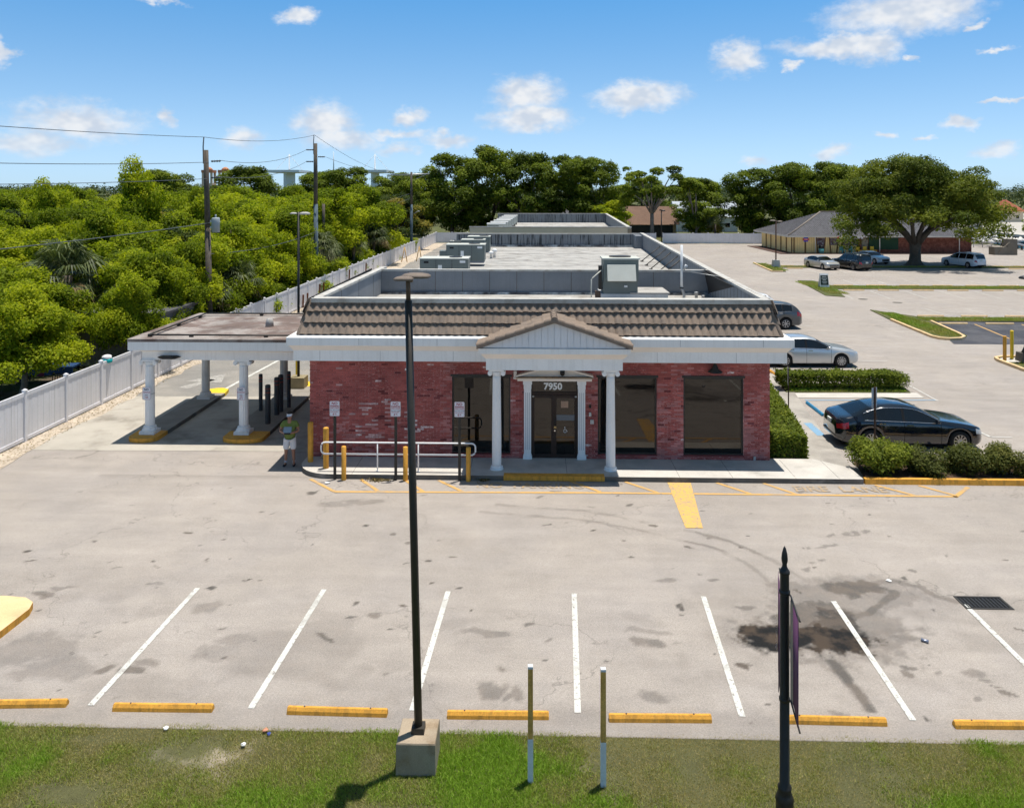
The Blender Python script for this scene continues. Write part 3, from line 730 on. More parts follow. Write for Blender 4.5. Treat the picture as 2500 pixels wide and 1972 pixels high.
# windows
def window(x0, x1, z0, z1, muls=()):
    w_ = empty('window', (0, 0, 0), parent=shop)
    f = MB(); d0, d1 = .055, .12
    f.box(x0, x0 + .05, d0, d1, z0, z1); f.box(x1 - .05, x1, d0, d1, z0, z1); f.box(x0 + .05, x1 - .05, d0, d1, z0, z0 + .05); f.box(x0 + .05, x1 - .05, d0 - .004, d1, z1 - .06, z1)
    for m_ in muls: f.box(m_ - .022, m_ + .022, d0 + .005, d1, z0 + .05, z1 - .06)
    f.build('frame', frame_m, w_)
    MB().box(x0 + .04, x1 - .04, .098, .106, z0 + .04, z1 - .05).build('pane', glass_win, w_)
    MB().box(x0 - .05, x1 + .05, -.025, .03, z1 - .005, z1 + .06).build('head_trim', frame_m, w_)
    MB().box(x0 - .02, x1 + .02, -.012, .055, z0 - .03, z0 + .002).build('sill', B_DARK, w_)
    return w_
for i, o in enumerate(OPEN[:3]): window(*o)
# door
door = empty('door', (0, 0, 0), parent=shop)
fr = MB(); X0, X1 = -.11, 1.41
fr.box(X0, X0 + .05, .04, .13, .155, 2.70); fr.box(X1 - .05, X1, .04, .13, .155, 2.70); fr.box(X0 + .05, X1 - .05, .035, .13, 2.22, 2.29); fr.box(X0 + .05, X1 - .05, .04, .13, 2.65, 2.70)
fr.box(.605, .655, .038, .12, .155, 2.22)
for a, b in ((X0 + .05, .605), (.655, X1 - .05)):
    fr.box(a, a + .06, .045, .11, .155, 2.2); fr.box(b - .06, b, .045, .11, .155, 2.2); fr.box(a + .06, b - .06, .045, .11, .155, .28); fr.box(a + .06, b - .06, .045, .11, 2.10, 2.2)
fr.build('frame', mat('bronze door frame', (.035, .020, .015), .5, .1, 3, .05, 30), door)
for a, b, z0, z1 in ((X0 + .10, .56, .27, 2.11), (.70, X1 - .10, .27, 2.11), (X0 + .04, X1 - .04, 2.28, 2.66)):
    MB().box(a, b, .08, .088, z0, z1).build('pane', glass_win, door)
num_m = mat('white number film', (.82, .82, .80), .6, flat=True)
text('house_number', '7950', .30, (.60, .066, 2.465), (R(90), 0, 0), num_m, door, .004, .010)
MB().box(.86, 1.10, .066, .070, 1.78, 2.0).build('paper_notice', mat('tan notice paper', (.42, .27, .19), .8), door)
MB().box(.70, 1.31, .069, .074, 1.37, 1.55).build('grey_film_strip', mat('grey film strip', (.16, .17, .18), .5), door)
MB().box(.63, .71, .02, .06, 1.12, 1.19).build('lock_box', mat('brass lock box', (.45, .30, .12), .4, metal=.4), door)
MB().tube([(.665, .02, 1.24), (.665, -.02, 1.30), (.665, -.02, 1.42), (.665, .02, 1.46)], .014, 8).build('handle', black_metal, door)
MB().lathe([(.022, 0), (.022, .02)], (0, 0), 10).build('lock_cylinder', chrome, door, loc=(.66, .03, 1.05), rot=(R(90), 0, 0))
wc = MB()      # wheelchair symbol
wc.tube([(.99 + .045 * math.cos(t), .073, 1.02 + .045 * math.sin(t)) for t in [R(100 + 20 * i) for i in range(13)]], .009, 5)
wc.tube([(.985, .073, 1.13), (.99, .073, 1.07), (1.03, .073, 1.065), (1.055, .073, 1.01), (1.075, .073, 1.015)], .010, 5); wc.box(.972, .998, .069, .077, 1.135, 1.16)
wc.build('wheelchair_decal', num_m, door)
for sx in (X0 + .07, X1 - .07): MB().box(sx - .03, sx + .03, .02, .04, 2.13, 2.17).build('closer_bracket', steel, door)
# door surround: pilasters and broken pediment
for x in (-.225, 1.525):
    p_ = empty('pilaster', (x, 0, 0), parent=shop)
    MB().box(-.115, .115, -.06, .03, .30, 2.42).build('shaft', white, p_)
    b = MB(); b.box(-.145, .145, -.10, .03, .15, .25); b.box(-.13, .13, -.08, .03, .25, .30); b.build('base', white, p_)
    b = MB(); b.box(-.125, .125, -.075, .03, 2.42, 2.56); b.box(-.145, .145, -.095, .03, 2.56, 2.69); b.build('capital', white, p_)
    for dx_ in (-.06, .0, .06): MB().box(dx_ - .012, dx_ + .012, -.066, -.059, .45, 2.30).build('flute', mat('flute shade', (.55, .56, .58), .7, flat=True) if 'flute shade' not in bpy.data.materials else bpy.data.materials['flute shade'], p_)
ped = empty('door_pediment', (.65, 0, 0), parent=shop)
MB().extr([(-.16, 2.69), (.03, 2.69), (.03, 2.78), (-.20, 2.78)], -1.2, 1.2, 'x').build('shelf', cream, ped)
MB().extr([(-.24, 2.79), (.03, 2.79), (.03, 2.83), (-.27, 2.83)], -1.24, 1.24, 'x').build('cap_board', concrete_block, ped)
tp = MB(); tp.grid([[(-1.18, y, 2.835), (1.18, y, 2.835), (0, y, 3.16)] for y in (-.10, .03)], 0, True, True, True, False); tp.build('tympanum', cream, ped)
for s in (-1, 1):
    b = MB(); b.grid([[(s * 1.24, y0, 2.835), (s * 1.24, y0, 2.88), (s * .04, y0, 3.22), (s * .04, y0, 3.17)] for y0 in (-.24, .03)], 0, True, True, True, False); b.build('raking_board', cream, ped)
MB().lathe([(.001, 2.86), (.05, 2.88), (.075, 2.93), (.075, 3.05), (.0, 3.12)], (.25, -.17), 12).build('camera_dome', black_plastic, ped)
# small fixtures on the wall
for nm, x, z, w_, h_, m_ in (('doorbell', 1.80, 1.86, .07, .10, black_plastic), ('keypad', 1.80, 1.60, .08, .12, steel), ('switch_box', 1.86, 1.36, .12, .13, steel), ('vent_plate', -4.16, 3.02, .11, .06, white), ('hose_box', 7.08, .22, .08, .12, steel)):
    MB().box(x - w_ / 2, x + w_ / 2, -.05, .005, z - h_ / 2, z + h_ / 2, top=.9).build(nm, m_, shop)
b = MB(); b.lathe([(.03, 2.78), (.055, 2.80), (.055, 3.0), (.03, 3.02)], (-.62, -.12), 10); b.lathe([(.075, 2.80), (.075, 2.76), (.02, 2.74)], (-.62, -.12), 10); b.box(-.65, -.59, -.12, .01, 2.95, 3.0); b.build('porch_lamp', cream, shop)
b = MB(); b.lathe([(.24, 3.03), (.20, 3.07), (.10, 3.14), (.07, 3.24), (.05, 3.28)], (5.78, -.2), 16); b.tube([(5.78, -.2, 3.27), (5.78, -.1, 3.31), (5.78, .01, 3.30)], .025, 8); b.build('gooseneck_lamp', black_metal, shop)
# cornice: rings of rectangle corners
def rect_ring(o, z, y1=37.0): return [(WX0 - o, -o, z), (WX1 + o, -o, z), (WX1 + o, y1 - WY, z), (WX0 - o, y1 - WY, z)]
def cornice(name, prof, m_): MB().grid([rect_ring(o, z) for o, z in prof], 0, True, False, False, False).build(name, m_, shop)
cornice('lower_fascia', [(.0, 3.36), (.42, 3.36), (.42, 3.70), (.40, 3.70)], white)
cornice('cove', [(.418, 3.698), (.44, 3.73), (.56, 3.885), (.59, 3.888)], cream)
cornice('upper_fascia', [(.58, 3.885), (.60, 3.885), (.60, 4.13), (.585, 4.15), (.20, 4.18)], white)
for x in (-6.9, -4.95, -2.6, 3.9, 6.4): MB().box(x - .006, x + .006, -.4235, -.418, 3.37, 3.69).build('seam', mat('seam grey', (.45, .45, .46), flat=True) if 'seam grey' not in bpy.data.materials else bpy.data.materials['seam grey'], shop)
for x in (-5.6, -3.1, 4.6, 7.2): MB().box(x - .006, x + .006, -.6035, -.598, 3.9, 4.12).build('seam', bpy.data.materials['seam grey'], shop)
# mansard
MB().grid([[(WX0 - o, -f, z), (WX1 + o, -f, z), (WX1 + o, 10.9, z), (WX0 - o, 10.9, z)] for o, f, z in ((.27, .27, 4.17), (.05, -.28, 5.21), (-.02, -.30, 5.21))], 0, True, False, False, False).build('mansard_underlay', underlay, shop)
def tile_mesh():
    """barrel tile: x across, y up the slope, z out"""
    b = MB(); W, L = .250, .46; prof = []
    for i in range(9):
        t = i / 8
        x = -W / 2 + W * t
        zz_ = .046 * math.sin(math.pi * min(1, t / .74)) if t < .74 else -.010 * math.sin(math.pi * (t - .74) / .26)
        prof.append((x, zz_))
    lo = [(x, 0, z_ + .080) for x, z_ in prof]; lo_u = [(x, .0, z_ + .030) for x, z_ in prof]; hi = [(x, L, z_ + .004) for x, z_ in prof]
    b.grid([lo, hi], 0, False, sm=True); b.grid([lo_u, lo], 1, False, sm=False); b.grid([[(x, .03, -.01) for x, z_ in prof], lo_u], 1, False, sm=False)
    return b.mesh('roof_tile', [tile_m, mat('dark tile end', (.045, .036, .03), .9, .2, 3.)])  # lower ends painted near black for the shade under each row
tile = tile_mesh()
def frame_matrix(o, ax, u):
    ax, u = Vector(ax).normalized(), Vector(u).normalized(); n = ax.cross(u)
    return Matrix(((ax.x, u.x, n.x, o[0]), (ax.y, u.y, n.y, o[1]), (ax.z, u.z, n.z, o[2]), (0, 0, 0, 1)))
UP = Vector((0, .55, 1.04)); SL = UP.length; rt_ = random.Random(4)
front_roof = empty('mansard', (0, 0, 0), parent=shop)
n_t = 62
for r_ in range(3):
    zf = r_ * .385 / SL
    xa, xb = WX0 - .25 + .2 * zf, WX1 + .25 - .2 * zf; pitch = (xb - xa) / n_t
    for i in range(n_t):
        x = xa + pitch * (i + .5); base = Vector((x, -.29, 4.175)) + UP * zf
        o = link('roof_tile', tile, front_roof)
        o.matrix_local = frame_matrix(base + Vector((0, rt_.uniform(-.004, .004), rt_.uniform(-.006, .006))), (1, rt_.uniform(-.015, .015), rt_.uniform(-.012, .012)), UP)
# the end slopes, tiles joined
for s, xw in ((-1, WX0), (1, WX1)):
    b = MB(); vv = [tuple(v_.co) for v_ in tile.vertices]; ff = [tuple(p.vertices) for p in tile.polygons]
    for r_ in range(3):
        for i in range(42):
            y = .0 + i * .25; u = Vector((-s * .22, 0, 1.04)); o = Vector((xw + s * .285, y, 4.175)) + u * (r_ * .345 / 1.063)
            M_ = frame_matrix(o, (0, s, 0), u); k = len(b.v)
            b.v += [tuple(M_ @ Vector(p)) for p in vv]; b.f += [tuple(k + j for j in f) for f in ff]; b.mi += [p.material_index for p in tile.polygons]; b.sm += [True] * len(ff)
    prop(b.build('end_slope_tiles', [tile_m, bpy.data.materials['dark tile end']], front_roof), kind='stuff')
def cap_mesh(L=.42, r0=.085, r1=.07):
    b = MB(); rings = []
    for y, r_ in ((0, r0), (.015, r0 + .008), (L, r1)):
        rings.append([(r_ * math.cos(t), y, r_ * math.sin(t)) for t in [math.pi * i / 8 for i in range(9)]])
    b.grid(rings, 0, False); b.grid([[(.0, 0, 0)] * 9, rings[0]], 0, False, sm=False)
    return b.mesh('ridge_tile', tile_m)
cap = cap_mesh()
for s, xw in ((-1, WX0), (1, WX1)):
    for i in range(3):
        u = Vector((-s * .22, .55, 1.04)); o = Vector((xw + s * .27, -.27, 4.17)) + u * (i * .33)
        c_ = link('hip_tile', cap, front_roof); c_.matrix_local = frame_matrix(o + Vector((s * .02, -.02, 0)), Vector((1, s, 0)), u)
# parapet and roofs
xl = lambda y: -7.32 + .016 * (y - 26); xr = lambda y: 7.66 + .0360 * (y - 26)
def wall_strip(b, p0, p1, t, z0, z1, mi=0):
    d = Vector((p1[0] - p0[0], p1[1] - p0[1])).normalized(); n = Vector((-d.y, d.x)) * t
    b.prism([p0, p1, (p1[0] + n.x, p1[1] + n.y), (p0[0] + n.x, p0[1] + n.y)], z0, z1, mi)
def parapet(name, p0, p1, t, z0, z1, m_, seams=0, cop=True, step=1.2, side=1):
    e_ = empty(name, (0, 0, 0), parent=shop)
    b = MB(); wall_strip(b, p0, p1, t, z0, z1); SB2(b, 'panel', m_, e_)
    d = Vector((p1[0] - p0[0], p1[1] - p0[1])); L = d.length; d.normalize(); n = Vector((-d.y, d.x))
    if cop:
        c = MB(); o = n * -.04
        wall_strip(c, (p0[0] + o.x, p0[1] + o.y), (p1[0] + o.x, p1[1] + o.y), t + .08, z1, z1 + .09); SB2(c, 'coping', coping_m, e_)
    if seams:
        k = int(L / step); s_ = MB()
        for i in range(1, k):
            q = Vector(p0) + d * (i * L / k); 
            for off in ((-.006,) if side < 0 else (t - .002,) if side > 0 else (-.006, t - .002)):
                a = q + n * off
                wall_strip(s_, (a.x - d.x * .012, a.y - d.y * .012), (a.x + d.x * .012, a.y + d.y * .012), .008, z0, z1 - .002)
        SB2(s_, 'seams', bpy.data.materials['joint shadow line'], e_)
    return e_
def SB2(b, name, m_, parent):
    b.v = [(x, y - 26.1, z) for x, y, z in b.v]; return b.build(name, m_, parent)
ZR, ZP = 4.16, 5.21
parapet('front_parapet', (xl(26.1) + .02, 26.36), (xr(26.1) - .02, 26.36), .22, 4.1, ZP, para_in)
MB().box(xl(26.1) - .02, xr(26.1) + .02, .09, .26, ZP - .05, ZP + .092).build('coping_drip', coping_m, shop)
parapet('left_parapet', (xl(37.4), 37.4), (xl(26.3), 26.58), .2, 4.0, ZP, para_in, 1, True, 2.2)
parapet('right_parapet', (xr(26.3), 26.58), (xr(68.6), 68.6), .2, 3.6, ZP, para_in, 1, True, .62)
parapet('dividing_parapet', (xl(36.4) + .2, 36.35), (xr(36.4) - .22, 36.35), .22, 4.0, ZP - .02, para_in, 1, True, 1.16, -1)
parapet('rear_parapet', (xl(68.4), 68.4), (xr(68.4) - .2, 68.4), .22, 3.6, ZP - .05, para_stain)
b = MB(); b.box(xr(66.5) - .75, xr(66.5) - .2, 66.6, 68.38, 3.9, ZP - .06); SB2(b, 'corner_pier', para_in, shop)
roof = empty('flat_roof', (0, 0, 0), parent=shop)
b = MB(); b.face([(xl(26.3) + .0, 26.28, ZR), (xr(26.3) - .2, 26.28, ZR), (xr(36.4) - .2, 36.35, ZR), (xl(36.4), 36.35, ZR)]); SB2(b, 'front_membrane', roof_m, roof)
b = MB(); b.face([(xl(36.6), 36.57, ZR - .06), (xr(36.6) - .2, 36.57, ZR - .06), (xr(68.4) - .2, 68.4, ZR - .06), (xl(68.4), 68.4, ZR - .06)]); b.box(xl(50) - .12, xl(50) + .1, 37.4, 68.4, 3.7, ZR); SB2(b, 'rear_membrane', roof_m, roof)
seam_m = mat('membrane lap seam', (.40, .39, .38), .8)
for i in range(8):
    b = MB(); y = 41 + i * 3.3; b.box(xl(y) + .3, xr(y) - .3, y, y + .10, ZR - .06, ZR - .052); SB2(b, 'lap_seam', seam_m, roof)
b = MB(); b.box(xl(36) + .24, xr(36) - .26, 36.24, 36.345, ZR, ZR + .10); b.v = [(x, y, z) for x, y, z in b.v]; SB2(b, 'base_flashing', mat('flashing bitumen', (.10, .10, .11), .8, .5, 1.5, .3, 10, tint=(.35, .38, .4), ts=1.6, tl=.5), roof)
b = MB(); b.box(xl(68) + .1, xr(68) - .4, 68.28, 68.395, ZR - .06, ZR + .12); SB2(b, 'base_flashing', bpy.data.materials['flashing bitumen'], roof)
for i, y in enumerate((44.5, 46.2, 49.0, 51.6, 54.5)):
    b = MB(); x = xr(y) - .22; b.tube([(x, y, ZP - .1), (x - 1.25, y - .3, ZR)], .03, 6); b.box(x - 1.35, x - 1.15, y - .4, y - .2, ZR - .06, ZR); SB2(b, 'parapet_brace', bronze, shop)

# ------------------------------------------------------------------ porch
porch = empty('porch', (0, 0, 0), parent=shop)
def column_mesh(h, r0, r1, base_h=.24, plinth=.235):
    parts = {}
    b = MB(); b.box(-plinth, plinth, -plinth, plinth, 0, base_h * .42)
    b.lathe([(plinth * .96, base_h * .42), (plinth * 1.0, base_h * .52), (plinth * .93, base_h * .64), (plinth * .78, base_h * .70), (plinth * .74, base_h * .8), (plinth * .84, base_h * .88), (plinth * .80, base_h * .97), (r0 * 1.04, base_h * 1.08)], n=24)
    parts['base'] = b
    b = MB(); N = 96; rings = []
    for t in (0, .04, .3, .6, .9, .96, 1):
        r_ = r0 + (r1 - r0) * max(0, (t - .3) / .7) if t > .3 else r0
        fl = 0 if t in (0, 1) else .085
        z_ = base_h + (h - base_h - .20) * t
        rings.append([((r_ * (1 - fl * max(0, math.cos(16 * a)) )) * math.cos(a), (r_ * (1 - fl * max(0, math.cos(16 * a)))) * math.sin(a), z_) for a in [2 * math.pi * i / N for i in range(N)]])
    b.grid(rings, 0, True, True, True); parts['shaft'] = b
    b = MB(); b.lathe([(r1 * 1.02, h - .205), (r1 * 1.12, h - .19), (r1 * 1.05, h - .17), (r1 * 1.3, h - .11), (r1 * 1.3, h - .07)], n=20)
    b.box(-r1 * 1.75, r1 * 1.75, -r1 * 1.35, r1 * 1.35, h - .06, h)
    for sx in (-1, 1):      # volutes
        for rr_, dd in ((.075, 0), (.045, .012)):
            b.grid([[(sx * r1 * 1.62 + rr_ * math.cos(a), yy_, h - .12 + rr_ * math.sin(a)) for a in [2 * math.pi * i / 14 for i in range(14)]] for yy_ in (-r1 * 1.25 - dd, r1 * 1.25 + dd)], 0, True, True, True)
    parts['capital'] = b
    return parts
col_parts = {k: v.mesh('column_' + k, white) for k, v in column_mesh(3.27, .145, .125).items()}
for x in (-1.18, 2.37):
    c_ = empty('column', (x, 25.12 - WY, .0), parent=porch)
    for k, me in col_parts.items(): link(k, me, c_)
PY0 = 24.86 - WY
PXL, PXR = -1.50, 2.72
def porch_ring(o, z): return [(PXL - o, PY0 - o, z), (PXR + o, PY0 - o, z), (PXR + o, -.25, z), (PXL - o, -.25, z)]
MB().grid([porch_ring(o, z) for o, z in ((-.4, 3.28), (0, 3.28), (0, 3.63), (-.02, 3.63))], 0, True, True, False, False).build('beam', white, porch)
MB().grid([porch_ring(o, z) for o, z in ((-.002, 3.628), (.03, 3.66), (.17, 3.82), (.20, 3.825))], 0, True, False, False, False).build('cove', cream, porch)
MB().grid([porch_ring(o, z) for o, z in ((.19, 3.82), (.22, 3.82), (.22, 3.985), (.0, 4.0))], 0, True, False, True, False).build('upper_fascia', white, porch)
# gable
GX0, GX1, GC, GZ, GA = -1.72, 2.94, .61, 4.0, 4.83
gb = empty('gable', (0, 0, 0), parent=porch)
b = MB(); b.grid([[(GX0 + .12, y, GZ), (GX1 - .12, y, GZ), (GC, y, GA)] for y in (PY0 - .17, PY0 - .10)], 0, True, True, True, False); b.build('backing', panel_white, gb)
nb = 22; w_ = (GX1 - GX0 - .3) / nb
for i in range(nb):          # vertical boards
    xa, xb = GX0 + .15 + i * w_ + .006, GX0 + .15 + (i + 1) * w_ - .006
    zt = lambda x: GZ + (GA - GZ) * (1 - abs(x - GC) / (GC - GX0)) - .03
    if min(zt(xa), zt(xb)) < GZ + .02: continue
    pts = [(xa, GZ + .01), (xb, GZ + .01), (xb, zt(xb))] + ([(GC, zt(GC))] if xa < GC < xb else []) + [(xa, zt(xa))]
    b = MB(); b.grid([[(x, y, z_) for x, z_ in pts] for y in (PY0 - .19, PY0 - .171)], 0, True, True, True, False); b.build('board', panel_white, gb)
SLOPE = Vector((GC - GX0, 0, GA + .05 - (GZ + .08))); SLEN = SLOPE.length
pr = empty('porch_roof', (0, 0, 0), parent=porch)
b = MB()
for s in (-1, 1):
    e0 = Vector((GC + s * (GC - GX0 + .03), 0, GZ + .06)); top = Vector((GC, 0, GA + .05))
    b.grid([[(e0.x, y, e0.z), (top.x, y, top.z), (top.x, y, top.z - .05), (e0.x, y, e0.z - .05)] for y in (PY0 - .30, .15)], 0, True, True, True, False)
b.build('deck', underlay, pr)
n_c, n_r = 7, 7
for s in (-1, 1):
    e0 = Vector((GC + s * (GC - GX0 + .05), 0, GZ + .065)); top = Vector((GC, 0, GA + .055)); u = top - e0; ex = u.length / n_r
    for r_ in range(n_r):
        for c in range(n_c):
            y = PY0 - .22 + (c + .5) * .25; o = e0 + u * (r_ / n_r) + Vector((0, y, -.02))
            t_ = link('roof_tile', tile, pr)
            t_.matrix_local = frame_matrix(o + Vector((0, rt_.uniform(-.006, .006), rt_.uniform(-.002, .006))), (0, -1, 0) if s < 0 else (0, 1, 0), u)
            t_.scale = (1, ex * 1.2 / .46, .7)
    for r_ in range(8):      # verge tiles down the rake
        o = e0 + u * (r_ / 8) + Vector((0, PY0 - .29, .0))
        t_ = link('rake_tile', cap, pr); t_.matrix_local = frame_matrix(o + Vector((0, .0, .005)), (0, -1, 0) if s < 0 else (0, 1, 0), u); t_.scale = (1, .86, 1)
        b = MB()
    b.grid([[(e0.x, y, e0.z + .02), (top.x, y, top.z + .02), (top.x, y, top.z - .09), (e0.x, y, e0.z - .07)] for y in (PY0 - .37, PY0 - .20)], 0, True, True, True, False); b.build('rake_board', tile_m, pr)
for i in range(5):
    t_ = link('ridge_tile', cap, pr); t_.matrix_local = frame_matrix(Vector((GC, PY0 - .36 + i * .33, GA + .075)), (-1, 0, 0) if False else (1, 0, 0), (0, 1, .0)); t_.scale = (1.15, .9, 1.0)

# ================================================================== ROOFTOP UNITS
def box_unit(name, loc, w, d, h, label, fan=True, hood=False, tags=True, rz=0):
    e_ = empty(name, loc, rz, label, 'air conditioner', 'air conditioners on the shop roof')
    b = MB(); b.box(-w / 2 + .05, w / 2 - .05, 0 - .0, d - .05, 0, .12); b.build('curb', para_in, e_)
    b = MB(); b.box(-w / 2, w / 2, 0, d, .12, h); b.build('casing', grey_metal, e_)
    b = MB(); b.box(-w / 2 - .03, w / 2 + .03, -.03, d + .03, h, h + .05); b.build('lid', grey_metal_light, e_)
    k = 3 if w > 1.8 else 2
    for i in range(1, k): MB().box(-w / 2 + w * i / k - .008, -w / 2 + w * i / k + .008, -.006, .001, .14, h - .02).build('panel_seam', black_metal, e_)
    for i in range(k): MB().box(-w / 2 + w * i / k + .04, -w / 2 + w * (i + 1) / k - .04, -.012, .001, .18, h - .06).build('access_panel', grey_metal, e_)
    if fan: 
        b = MB(); b.lathe([(.36, h + .05), (.36, h + .085), (.30, h + .09), (.05, h + .06)], (w * .22, d * .5), 20); b.build('fan_grille', black_metal, e_)
    if tags:
        MB().box(-w / 2 + .22, -w / 2 + .48, -.018, -.013, h - .22, h - .11).build('maker_plate', black_plastic, e_)
        MB().box(w / 2 - .45, w / 2 - .14, -.018, -.013, h - .20, h - .07).build('sticker', white, e_)
        MB().box(-w / 2 + w * .38, -w / 2 + w * .46, -.018, -.013, h * .35, h * .68).build('sticker', white, e_)
    if not fan: pass
    return e_
RZ = ZR - .06
u1 = box_unit('rooftop_unit', (-4.96, 43.9, RZ), 2.64, 1.5, 1.00, 'nearest flat grey rooftop air conditioner behind the dividing parapet')
u2 = box_unit('rooftop_unit', (-4.36, 50.6, RZ + .2), 2.42, 1.4, 1.12, 'tallest grey rooftop air conditioner with side box and stickers')
b = MB(); b.box(-1.65, -1.22, .1, 1.0, .1, .75); b.build('side_box', grey_metal, u2)
u3 = box_unit('rooftop_unit', (-4.5, 58.6, RZ), 1.7, 1.3, 1.15, 'grey rooftop air conditioner third from the front with bare end', tags=False)
u4 = box_unit('rooftop_unit', (-4.3, 61.9, RZ), 1.7, 1.4, 1.20, 'rearmost grey rooftop air conditioner near the streaked wall', tags=False)
u5 = box_unit('rooftop_unit', (-6.15, 62.5, RZ), .95, .95, .8, 'small dark slatted condenser beside the rearmost rooftop units', tags=False)
for i in range(9): MB().box(-.45 + i * .105, -.40 + i * .105, -.02, -.012, .2, .9).build('louver', black_metal, u5)
b = MB()
for x, y, h in ((-3.05, 56.6, .45), (-2.85, 57.3, .58)): b.lathe([(.09, 0), (.09, h * .7), (.17, h * .7), (.17, h), (.02, h + .06)], (x, y), 12)
b.v = [(x, y, z + RZ) for x, y, z in b.v]
prop(b.build('roof_vent', white), 'pair of white capped roof vents beside the air conditioners', 'roof vent')
# hooded unit on the front roof, seen over the parapet
hu = empty('hooded_unit', (3.74, 33.9, ZR), 0, 'tall grey green rooftop unit with slanted pale intake hood', 'air conditioner')
MB().box(-.68, 1.35, .0, 1.9, 0, .34).build('curb', mat('white curb flashing', (.55, .57, .58), .7, .12, 1.5), hu)
b = MB(); b.box(.2, 1.4, -.03, 1.95, .34, .40); b.build('curb_cover', roof_m, hu)
MB().box(-.62, .44, .05, 1.2, .34, .86, top=.98).build('plenum', grey_metal, hu)
MB().box(-.60, .46, .02, 1.25, .86, 1.78).build('casing', grey_metal, hu)
MB().box(-.64, .50, -.02, 1.29, 1.78, 1.84).build('lid', grey_metal_light, hu)
b = MB(); b.grid([[(x, .02, 1.58), (x, -.06, 1.58), (x, -.34, .92), (x, -.30, .90), (x, .02, .95)] for x in (-.50, .36)], 0, True, True, True, False); b.build('intake_hood', grey_metal_light, hu)
b = MB(); b.lathe([(.34, 1.84), (.34, 1.88), (.3, 1.89), (.05, 1.86)], (-.05, .75), 20); b.build('fan_grille', black_metal, hu)
MB().box(.02, .12, -.01, .05, .62, .70).build('sticker', white, hu)
MB().box(-.74, -.64, .2, .5, .5, 1.5).build('side_duct', bronze, hu)
MB().box(-.84, -.68, .3, .5, .0, .42).build('junction_box', mat('rusty steel', (.16, .11, .08), .8), hu)
MB().tube([(-.98, .0, 0), (-.98, .0, .95), (-.94, .05, 1.0), (-.66, .2, 1.32)], .022, 6).build('conduit', grey_metal_light, hu)
hu.scale = (1.38, 1, 1)
b = MB(); b.tube([(0, 0, 0), (0, 0, .22), (-.03, 0, .36), (-.08, 0, .48), (-.10, 0, .60)], .06, 10); b.build('elbow', steel, None)
ms_ = bpy.data.objects['elbow']; ms_.name = 'elbow'
mast = empty('roof_mast', (6.36, 34.4, ZR), 0, 'slim white service mast standing on the shop roof', 'mast')
ms_.parent = mast; KIDS.setdefault(mast, []).append(ms_)
MB().tube([(-.10, 0, .55), (-.10, 0, 2.37)], .052, 10).build('pipe', mat('white pvc pipe', (.72, .74, .76), .5), mast)
MB().lathe([(.085, .52), (.085, .57)], (-.10, 0), 12).build('clamp', bronze, mast)
b = MB(); b.tube([(-.02, -.02, 1.32), (.10, -.05, 1.52)], [.05, .075], 10); b.build('weatherhead', steel, mast)
prop(MB().tube([(6.28, 34.4, ZR + 1.28), (7.1, 34.0, ZR + 1.18), (7.9, 33.4, ZR + 1.1)], .012, 5).build('service_wire', steel), 'thin pale wire from the roof mast to the parapet', 'wire')
for x, y, h in ((7.0, 35.0, .30), (7.25, 34.8, .18)):
    prop(MB().lathe([(.07, 0), (.07, h * .8), (.085, h * .82), (.085, h), (.05, h + .005)], (0, 0), 10).build('vent_stub', steel, loc=(x, y, ZR)), f'{"taller" if h > .2 else "shorter"} grey vent stub near the right parapet', 'roof vent')

# ================================================================== DRIVE-THROUGH CANOPY
canopy = empty('drive_through_canopy', (-11, 31, 0), 0, 'flat roofed white drive-through canopy on four fluted columns', 'canopy')
def CB(b, name, m_, parent=None):
    b.v = [(x + 11, y - 31, z) for x, y, z in b.v]; return b.build(name, m_, parent or canopy)
CX0, CX1, CY0, CY1 = -14.36, -7.70, 28.0, 34.1
def can_ring(o, z): return [(CX0 + .35 - o, CY0 + .35 - o, z), (CX1, CY0 + .35 - o, z), (CX1, CY1 - .35 + o, z), (CX0 + .35 - o, CY1 - .35 + o, z)]
canopy_brown = mat('weathered brown canopy roof', (.155, .115, .10), .9, .25, .8, .15, 30, tint=(.30, .27, .25), ts=.8, tl=.52)
canopy_rim = mat('rusty brown roof rim', (.15, .11, .105), .85, .2, 1.2, .12, 30, tint=(.24, .22, .21), ts=1., tl=.55)
CB(MB().grid([can_ring(o, z) for o, z in ((-3., 2.80), (0, 2.80), (0, 3.10), (-.02, 3.10))], 0, True, True, False, False), 'lower_fascia', white)
CB(MB().grid([can_ring(o, z) for o, z in ((-.002, 3.098), (.03, 3.12), (.30, 3.20), (.32, 3.205))], 0, True, False, False, False), 'cove', cream)
CB(MB().grid([can_ring(o, z) for o, z in ((.31, 3.20), (.35, 3.20), (.35, 3.50), (.33, 3.50))], 0, True, False, False, False), 'upper_fascia', white)
CB(MB().grid([can_ring(o, z) for o, z in ((.36, 3.50), (.36, 3.60), (.0, 3.61), (-.15, 3.56), (-.35, 3.56))], 0, True, False, True, False), 'roof', canopy_brown)
b = MB()
for p0, p1 in (((CX0 + .5, CY0 + .5), (CX1, CY0 + .5)), ((CX0 + .5, CY0 + .5), (CX0 + .5, CY1 - .5)), ((CX0 + .5, CY1 - .5), (CX1, CY1 - .5))):
    b.tube([(p0[0], p0[1], 3.665), (p1[0], p1[1], 3.665)], .032, 6)
CB(b, 'roof_rail', bronze)
for x, y in ((-13.8, 28.5), (-12.3, 28.5), (-9.6, 28.5), (-13.86, 31), (-13.86, 33), (-11.5, 33.6), (-9.2, 33.6)):
    CB(MB().box(x - .06, x + .06, y - .06, y + .06, 3.57, 3.66), 'rail_foot', bronze)
